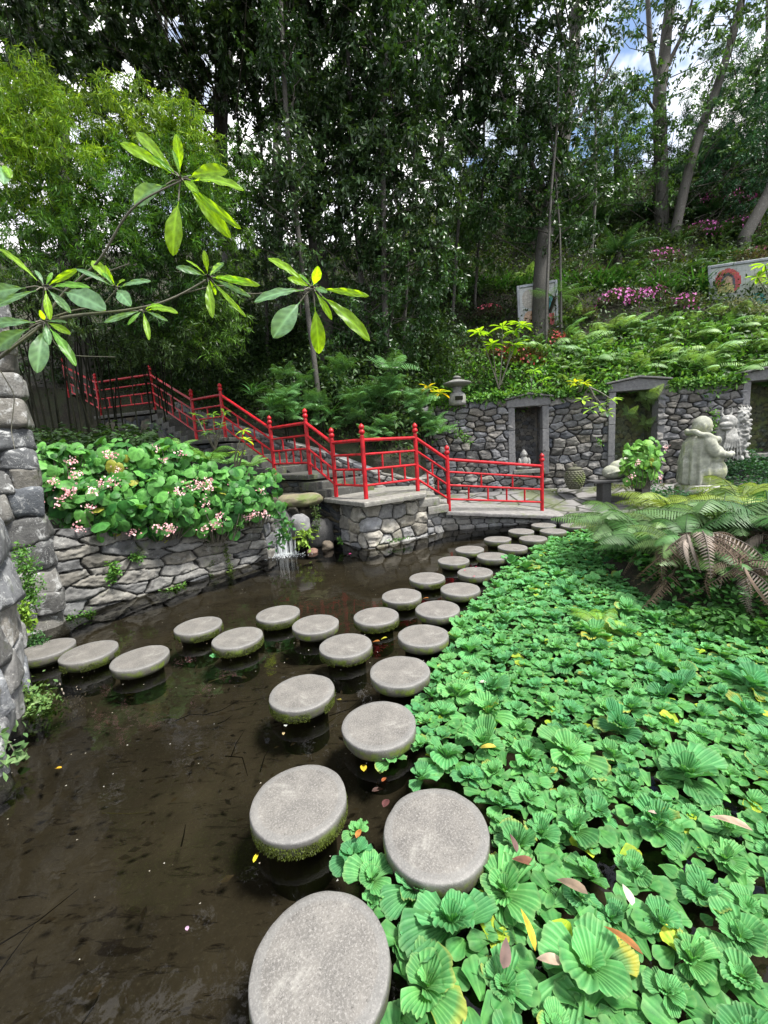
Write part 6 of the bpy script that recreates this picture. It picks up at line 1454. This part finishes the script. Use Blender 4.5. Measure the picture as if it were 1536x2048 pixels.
# ================================================================== STATUES AND GARDEN OBJECTS
def ico(c, r, rot=0., n=20, k=12):
    a = np.linspace(0, 2 * np.pi, n, endpoint=False); b = np.linspace(-np.pi / 2, np.pi / 2, k)
    V = np.stack([np.cos(b)[:, None] * np.cos(a), np.cos(b)[:, None] * np.sin(a), np.broadcast_to(np.sin(b)[:, None], (k, n))], -1).reshape(-1, 3) * np.asarray(r, float)
    return V @ rotz(rot).T + np.asarray(c, float), n, k
def ell(mb, c, r, rot=0., tilt=None):
    V, n, k = ico((0, 0, 0), r); 
    if tilt is not None:
        ax, an = tilt; V = V @ np.array(Matrix.Rotation(an, 3, ax)).T
    V = V @ rotz(rot).T + np.asarray(c, float)
    I, J = np.meshgrid(np.arange(k - 1), np.arange(n), indexing='ij'); J2 = (J + 1) % n
    mb.add(V, np.stack([I * n + J, I * n + J2, (I + 1) * n + J2, (I + 1) * n + J], -1).reshape(-1, 4))
def sculpt(mb, name, mat, voxel, loc, rz, lab, cat, disp=.012, dscale=.12, parent=None, smooth=3):
    o = mb.build(name, mat, None, loc=tuple(float(q) for q in loc)); o.rotation_euler = (0, 0, rz)
    r = o.modifiers.new('remesh', 'REMESH'); r.mode = 'VOXEL'; r.voxel_size = voxel; r.use_smooth_shade = True
    s_ = o.modifiers.new('smooth', 'SMOOTH'); s_.iterations = smooth; s_.factor = .6
    if disp:
        tx = bpy.data.textures.new(name + '_lumps', 'CLOUDS'); tx.noise_scale = dscale; tx.noise_depth = 3
        d = o.modifiers.new('wear', 'DISPLACE'); d.texture = tx; d.strength = disp; d.mid_level = .5
    if lab: tag(o, lab, cat)
    return o
# standing monk with collar, seen from behind-left (faces +x, local)
mb = MB()
lathe_prof = [(.0, -.02), (.27, -.02), (.285, .10), (.27, .30), (.265, .50), (.27, .68), (.255, .80), (.20, .88), (.12, .93), (.0, .95)]
def cloth_lathe(mb, prof, sx, sy, folds, amp, off=(0, 0, 0), n=64, lean=0.):
    a = np.linspace(0, 2 * np.pi, n, endpoint=False); V = []
    for r, z in prof:
        f = 1 + amp * np.cos(a * folds + .6 * np.sin(a * 3)) * np.clip(1 - z * .9, .15, 1)
        V.append(np.stack([r * sx * f * np.cos(a) + lean * z, r * sy * f * np.sin(a), np.full(n, z)], -1))
    V = np.concatenate(V) + np.asarray(off, float); k = len(prof); I, J = np.meshgrid(np.arange(k - 1), np.arange(n), indexing='ij'); J2 = (J + 1) % n
    mb.add(V, np.stack([I * n + J, I * n + J2, (I + 1) * n + J2, (I + 1) * n + J], -1).reshape(-1, 4))
cloth_lathe(mb, lathe_prof, .92, 1.05, 11, .12)
ell(mb, (.20, 0, .22), (.27, .27, .27)); ell(mb, (.22, -.02, .52), (.20, .24, .22))               # belly and thigh
ell(mb, (.04, 0, 1.10), (.165, .16, .185)); ell(mb, (.05, 0, .93), (.12, .12, .12))                # head, neck
ell(mb, (.03, -.16, 1.07), (.03, .02, .06)); ell(mb, (.03, .16, 1.07), (.03, .02, .06)); ell(mb, (.19, 0, 1.07), (.04, .03, .035)); ell(mb, (.15, 0, 1.0), (.07, .08, .04))
ell(mb, (.12, -.27, .70), (.11, .09, .22), tilt=('Y', -.4)); ell(mb, (.28, -.22, .56), (.20, .07, .07), tilt=('Y', .25)); ell(mb, (.46, -.16, .55), (.07, .06, .05))
ell(mb, (.12, .27, .70), (.11, .09, .22), tilt=('Y', -.4)); ell(mb, (.30, .22, .58), (.2, .07, .07))
for q in range(40):                                                                              # heavy rolled collar
    a = q / 40 * 2 * math.pi; ell(mb, (.06 + .24 * math.cos(a), .27 * math.sin(a), .90 - .10 * math.cos(a) + .012 * math.sin(a * 7)), (.052, .052, .055))
for q in range(7): a = -2.0 + q * .16; tube(mb, [(-.25 + .01 * q, -.10 + q * .05, .82), (-.27, -.12 + q * .055, .4), (-.275, -.13 + q * .06, .0)], .014, 6)
Pm = at(1393, 966, 8.0); Pm[2] = at(1393, 966, 8.0)[2]
sculpt(mb, 'monk_statue', M_statue, .017, Pm, -.35, 'weathered pale stone statue of a robed bald figure seen from behind at right', 'statue', .014, .09, smooth=1)
pl = MB(); lathe(pl, (Pm[0], Pm[1], .1), [(.0, 0), (.36, 0), (.36, Pm[2] - .14), (.33, Pm[2] - .12), (0, Pm[2] - .12)], 20, (.3, .3, .28)); tag(pl.build('plinth', M_wall_m), 'mossy round stone plinth under the robed statue, mostly hidden by ivy', 'plinth')
# dragon carving
mb = MB()
ell(mb, (0, 0, .45), (.20, .14, .45)); ell(mb, (.22, 0, .45), (.18, .13, .42)); ell(mb, (-.18, 0, .25), (.14, .12, .22)); ell(mb, (0, -.05, .85), (.15, .14, .15)); ell(mb, (-.10, -.14, .80), (.13, .08, .06)); ell(mb, (-.10, -.14, .72), (.11, .07, .035))
for s in (-1, 1): tube(mb, [(s * .06, 0, .95), (s * .10, .02, 1.05), (s * .09, .0, 1.16)], [.03, .025, .01], 8); ell(mb, (-.02 + s * .07, -.15, .90), (.035, .03, .035))
for q in range(7): x = -.12 + q * .04; tube(mb, [(x * .6, -.12, .74), (x, -.19, .5), (x * 1.6, -.17, .18), (x * 1.9, -.14, .04)], [.016, .02, .018, .01], 6)
rg = np.random.default_rng(8)
for q in range(110):
    z = rg.uniform(.05, 1.05); x = rg.uniform(.12, .40); ell(mb, (x, -.10 - .05 * rg.uniform() + (x - .26) ** 2 * 1.2, z), (.035, .03, .03))
for q in range(26): z = q / 26; ell(mb, (-.26 + .10 * math.sin(z * 9), -.06, .06 + z * .5), (.05, .05, .045))
for q in range(5): tube(mb, [(.25 + .02 * q, -.05, .95), (.2 + .05 * q, -.08, 1.1), (.17 + .06 * q, -.03, 1.16 + .03 * (q % 2))], [.03, .022, .008], 6)
sculpt(mb, 'dragon_carving', M_plaster, .014, at(1448, 926, 8.75), -.1, 'pale carved horned dragon with scales standing against the niche wall', 'carving', .008, .08, smooth=2)
# reclining figure on the bench
Pb = at(1240, 957, 8.9)
mb = MB(); ell(mb, (-.14, 0, .15), (.24, .20, .16)); ell(mb, (-.02, -.02, .27), (.2, .17, .13)); ell(mb, (.07, -.05, .34), (.125, .12, .115)); ell(mb, (.26, 0, .2), (.15, .13, .17)); ell(mb, (.12, -.17, .14), (.2, .06, .06), tilt=('Y', .5)); ell(mb, (.09, -.165, .33), (.02, .02, .02)); ell(mb, (-.02, -.06, .33), (.02, .03, .035))
ell(mb, (.36, .02, .1), (.14, .12, .1)); tube(mb, [(-.36, -.1, .12), (-.2, -.2, .17), (0, -.2, .2)], [.02, .02, .015], 8)
sculpt(mb, 'reclining_figure', M_statue, .013, Pb + [-.02, 0, .0], .15, 'pale stone figure of a sleeping bald child curled on a sack on the bench', 'statue', .008)
# small seated figure in the first niche
sn = (doors[0][0] + .22); Pn = WP(sn, doors[0][2] + .0, .0)
mb = MB(); ell(mb, (0, 0, .06), (.17, .13, .075)); ell(mb, (0, .01, .19), (.105, .085, .14)); ell(mb, (0, 0, .375), (.072, .075, .088)); ell(mb, (0, .01, .46), (.03, .03, .03)); ell(mb, (-.11, -.02, .18), (.04, .05, .10)); ell(mb, (.11, -.02, .18), (.04, .05, .10)); ell(mb, (0, -.10, .11), (.08, .05, .03)); ell(mb, (0, -.075, .365), (.012, .018, .02)); ell(mb, (-.075, 0, .36), (.012, .02, .035)); ell(mb, (.075, 0, .36), (.012, .02, .035)); ell(mb, (.13, -.03, .07), (.07, .09, .055)); ell(mb, (-.13, -.03, .07), (.07, .09, .055))
sculpt(mb, 'seated_figure', M_plaster, .009, Pn, -.1, 'small pale seated stone figure in the first niche', 'statue', .004, .05, smooth=2)
# urn
Pu = at(1149, 978, 9.3); ur = empty('stone_urn', Pu, 'mossy rounded stone urn with knobbed lid standing against the niche wall', 'urn')
mb = MB(); pr = [(0, 0), (.12, 0), (.13, .03), (.165, .10), (.195, .20), (.20, .28), (.18, .38), (.15, .43), (.14, .44), (0, .44)]
lathe(mb, Pu, pr, 36, (.12, .12, .09))
for i in range(9):
    for j in range(16):
        z = .06 + i * .042; r = np.interp(z, [p_[1] for p_ in pr[1:8]], [p_[0] for p_ in pr[1:8]]); a = (j + .5 * (i % 2)) / 16 * 6.283; ell(mb, Pu + [r * math.cos(a), r * math.sin(a), z], (.026, .026, .018), a)
mb.build('body', M_urn, ur)
mb = MB(); lathe(mb, Pu, [(0, .44), (.155, .44), (.16, .46), (.12, .49), (.04, .505), (.03, .52), (.045, .54), (.03, .565), (0, .57)], 24, (.12, .12, .09)); mb.build('lid', M_urn, ur)
# lantern
Pl = at(915, 806, 10.35); ln_ = empty('stone_lantern', Pl, 'squat stone lantern with wide round cap on the left end of the niche wall', 'stone lantern')
mb = MB(); lathe(mb, Pl, [(0, -.06), (.20, -.06), (.22, 0), (.215, .10), (.19, .19), (.16, .23), (0, .23)], 20, (.22, .22, .21)); mb.build('base', M_wall, ln_)
mb = MB(); lathe(mb, Pl, [(0, .23), (.14, .23), (.10, .28), (.105, .33), (.13, .37), (0, .37)], 16, (.16, .16, .16)); mb.build('light_chamber', M_wall_d, ln_)
mb = MB(); lathe(mb, Pl, [(0, .37), (.18, .38), (.31, .43), (.345, .46), (.335, .475), (.22, .51), (.12, .545), (.06, .56), (0, .56)], 28, (.14, .14, .135)); cp = mb.build('cap', M_wall_d, ln_)
mb = MB(); lathe(mb, Pl, [(0, .55), (.06, .56), (.10, .585), (.10, .61), (.05, .635), (0, .64)], 16, (.14, .14, .135)); kb = mb.build('knob', M_wall_d); kb.parent = cp
mb = MB(); box(mb, Pl + [-.09, -.235, .05], (.18, 0, 0), (0, .06, 0), (0, 0, .09), (.01, .01, .01)); mb.build('opening_shade', M_cane, ln_, smooth=False)  # solid near-black box, paints the dark inside of the window
# bench
Pe = at(1243, 957, 8.9); be = empty('stone_bench', (Pe[0], Pe[1], .2), 'low black curved stone bench on short legs in front of the middle niche', 'bench')
mb = MB(); arc = [((-.68 + 1.36 * t), -.10 * math.sin(math.pi * t)) for t in np.linspace(0, 1, 14)]
pl_ = [(Pe[0] + x, Pe[1] + y - .17) for x, y in arc] + [(Pe[0] + x, Pe[1] + y + .17) for x, y in arc[::-1]]
slab_poly(mb, pl_, Pe[2], .055, (.06, .06, .062), 3, .004); mb.build('seat', M_frame_st, be, smooth=False)
for sx in (-.42, .42):
    mb = MB(); lz = float(pave_z(Pe[0] + sx, Pe[1])); A = np.array([Pe[0] + sx - .09, Pe[1] - .2, lz - .01]); box(mb, A, (.18, 0, 0), (0, .26, 0), (0, 0, Pe[2] - .055 - lz), (.05, .05, .05)); mb.build('leg', M_frame_st, be, smooth=False)
# framed tile panels
def panel_sign(lab, TL, TR, BL, BR, seed, arts):
    TL, TR, BL, BR = [np.array(q, float) for q in (TL, TR, BL, BR)]
    BR = BL + (TR - TL); ex = norm(TR - TL); W_ = np.linalg.norm(TR - TL); H_ = np.linalg.norm(BL - TL); ez = norm(TL - BL); ey = norm(np.cross(ez, ex))
    root = empty('tile_panel', BL, lab, 'tile panel', 'framed tile panels on the slope')
    if ey[1] < 0: ey = -ey
    mb = MB(); b = .07
    for (x, z, w, h) in ((0, 0, b, H_), (W_ - b, 0, b, H_), (b, H_ - b, W_ - 2 * b, b), (b, 0, W_ - 2 * b, b)): box(mb, BL + ex * x + ez * z - ey * .05, ex * w, ey * .1, ez * h, (.6, .6, .6))
    box(mb, BL - ez * .9, ex * b, ey * .06, ez * .9, (.6, .6, .6)); box(mb, BL + ex * (W_ - b) - ez * .9, ex * b, ey * .06, ez * .9, (.6, .6, .6))
    fo = mb.build('frame', M_white, root, smooth=False); bv = fo.modifiers.new('bevel', 'BEVEL'); bv.width = .008
    mb = MB(); tn = 9; tw_ = (W_ - 2 * b) / tn; nr_ = int((H_ - 2 * b) / tw_) + 1; th = (H_ - 2 * b) / nr_
    rg = np.random.default_rng(seed); K = 6
    for i in range(tn * K):
        for j in range(nr_ * K):
            x = b + tw_ * (i + .5) / K; z = b + th * (j + .5) / K; c = np.array([.34, .36, .35]) * rg.uniform(.92, 1.05)
            for (cx, cz, rx, rz_, col, circ) in arts:
                dx, dz = (x / W_ - cx) / rx, (z / H_ - cz) / rz_
                if (dx * dx + dz * dz < 1 if circ else max(abs(dx), abs(dz)) < 1): c = np.array(col) * rg.uniform(.8, 1.2)
            g = .0015; A = BL + ex * (b + tw_ / K * i + (g if i % K == 0 else 0)) + ez * (b + th / K * j + (g if j % K == 0 else 0)) - ey * .012
            w_, h_ = tw_ / K - (g if i % K == 0 else 0) - (g if i % K == K - 1 else 0), th / K - (g if j % K == 0 else 0) - (g if j % K == K - 1 else 0)
            mb.add([A, A + ex * w_, A + ex * w_ + ez * h_, A + ez * h_], [[0, 1, 2, 3]], c)
    mb.build('painted_tiles', M_tile, root, smooth=False)
    mb = MB(); box(mb, BL + ex * b + ez * b, ex * (W_ - 2 * b), ey * .03, ez * (H_ - 2 * b), (.05, .05, .05)); mb.build('backing', M_cane, root, smooth=False)
M_tile = plainmat('glazed_tile', (1, 1, 1), .25, 12, .15, useattr=True)
RD, TQ, SK, NV, YW = (.38, .03, .03), (.08, .32, .36), (.42, .26, .16), (.03, .03, .05), (.42, .38, .12)
panel_sign('wide grey white framed tile panel with a dark red roundel at the right edge', at(1415, 533, 12.6), at(1590, 508, 11.6), at(1420, 655, 12.6), None, 3,
           [(.24, .72, .16, .20, RD, 1), (.24, .68, .09, .17, NV, 1), (.24, .70, .06, .10, SK, 1), (.21, .60, .10, .06, YW, 0), (.68, .74, .17, .17, (.34, .36, .30), 0), (.62, .72, .06, .10, YW, 1), (.76, .70, .05, .10, (.2, .25, .2), 1),
            (.30, .30, .2, .03, (.2, .2, .22), 0), (.58, .36, .10, .13, TQ, 1), (.62, .15, .2, .07, RD, 0), (.25, .18, .14, .05, (.25, .28, .3), 0)])
panel_sign('narrow framed tile panel half hidden behind the large grey trunk', at(1033, 573, 12.9), at(1114, 560, 12.7), at(1037, 668, 12.9), None, 4,
           [(.3, .7, .18, .2, (.3, .28, .24), 1), (.75, .55, .15, .2, TQ, 1), (.7, .22, .2, .12, RD, 0), (.3, .3, .15, .15, SK, 1)])
# waterfall, rocks and dark ledge left of the landing
def boulder(u, v, Y, r, lab, seed, col=(.16, .16, .165), mat=None, z=None, grp='rocks around the small waterfall'):
    P = at(u, v, Y); 
    if z is not None: P[2] = z
    V, n, k = ico((0, 0, 0), (1, 1, 1), n=28, k=18); V = norm(V); V = np.sign(V) * np.abs(V) ** .8
    V = V * np.array(r) * (1 + .28 * fbm(V * 1.6 + seed * 7, 4, seed))[:, None]
    mb = MB(); I, J = np.meshgrid(np.arange(k - 1), np.arange(n), indexing='ij'); J2 = (J + 1) % n
    mb.add(V, np.stack([I * n + J, I * n + J2, (I + 1) * n + J2, (I + 1) * n + J], -1).reshape(-1, 4), col)
    return tag(mb.build('rock', mat or M_wall_d, loc=tuple(P)), lab, 'rock', grp)
boulder(601, 1052, 6.75, (.16, .14, .19), 'dark blue grey upright rock beside the small waterfall', 1)
boulder(600, 1000, 7.3, (.38, .3, .11), 'flat mossy rock ledge above the small waterfall', 2, (.16, .14, .09), M_wall_m)
boulder(560, 1050, 7.1, (.25, .2, .3), 'dark rock behind the falling water', 3, (.05, .05, .05))
boulder(640, 1070, 7.3, (.25, .2, .28), 'dark wet rock in the gap left of the landing base', 4, (.05, .05, .05))
boulder(655, 1092, 6.9, (.10, .08, .09), 'small wet rock at the waterline between the waterfall and the landing base', 5, (.10, .08, .06))
boulder(625, 1105, 6.7, (.09, .07, .07), 'small reddish rock in the foam of the waterfall', 6, (.14, .08, .06))
mb = MB(); pf, Lw = seg_pf([(-2.4, 7.4), (-1.6, 7.75), (-.9, 8.1)], z0=-.2, Hh=1.0); stone_surface(mb, pf, Lw, 1.1, cw=.4, ch=.22, bulge=.09, res=.03, seed=93, tone=(.06, .06, .055)); tag(mb.build('back_wall', M_wall_d), 'dark wet stone face in the recess behind the small waterfall', 'stone wall')
rg = np.random.default_rng(3); mb = MB()
for i in range(80):
    u = rg.uniform(542, 592); Y = 6.72 + rg.uniform(-.06, .12); v0 = rg.uniform(1045, 1082)
    P0 = at(u, v0, Y); P1 = P0 * 1.; P1[2] = .0; P1[1] -= .05 + rg.uniform(0, .06); P1[0] += rg.normal() * .02
    tube(mb, [P0, (P0 * .6 + P1 * .4) + [0, -.02, 0], P1], [.0015, .0028, .004], 4)
for i in range(500):
    a = rg.uniform(0, 6.28); r = abs(rg.normal()) * .11; c = at(566, 1110, 6.6); q = np.array([c[0] + r * math.cos(a) * 1.7, c[1] + r * math.sin(a), abs(rg.normal()) * .025 * math.exp(-r * 5) + .004]); V, n_, k_ = ico(q, (.009,) * 2 + (.005,), n=6, k=4)
    I, J = np.meshgrid(np.arange(k_ - 1), np.arange(n_), indexing='ij'); J2 = (J + 1) % n_; mb.add(V, np.stack([I * n_ + J, I * n_ + J2, (I + 1) * n_ + J2, (I + 1) * n_ + J], -1).reshape(-1, 4))
mt, N, L, out = newmat('white_water'); p = N.new('ShaderNodeBsdfPrincipled'); p.inputs['Base Color'].default_value = (.85, .9, .93, 1); p.inputs['Roughness'].default_value = .15; p.inputs['Transmission Weight'].default_value = .35; L.new(p.outputs[0], out.inputs['Surface'])
tag(mb.build('waterfall', mt), 'small white waterfall and foam spilling into the pond right of the planter wall', 'waterfall', kind='stuff')
#boulder(1290, 1185, 4.0, (.22, .2, .14), 'half hidden dark rock at the edge of the fern bank', 9, (.05, .05, .04), z=.08, grp='rocks on the bank')

bed('shade_plants', 'dark leafy shade plants filling the ground under the bamboo canes', [gp(40, 900, 7), gp(300, 900, 7), gp(330, 900, 8.6), gp(300, 900, 10.2), gp(0, 900, 11.5)], 1.12, 15000, .12, (.010, .026, .009), (.03, .07, .018), 11, .95, L_LAN)
bed('bank_edge_plants', 'small leaves along the muddy edge of the fern bank', [(2.3, 3.3), (2.75, 2.85), (3.6, 2.45), (5, 2.2), (5, 2.7), (3.6, 2.95), (2.8, 3.4)], -.02, 5200, .07, (.03, .11, .02), (.08, .22, .05), 12, .14)

cover('dark thicket on the ground behind the bamboo canes', 'thicket', 30000, (-12, -3.5), (-.1, 3.0), 1.5, .12, (.012, .03, .01), (.035, .075, .02), L_LAN, 21)
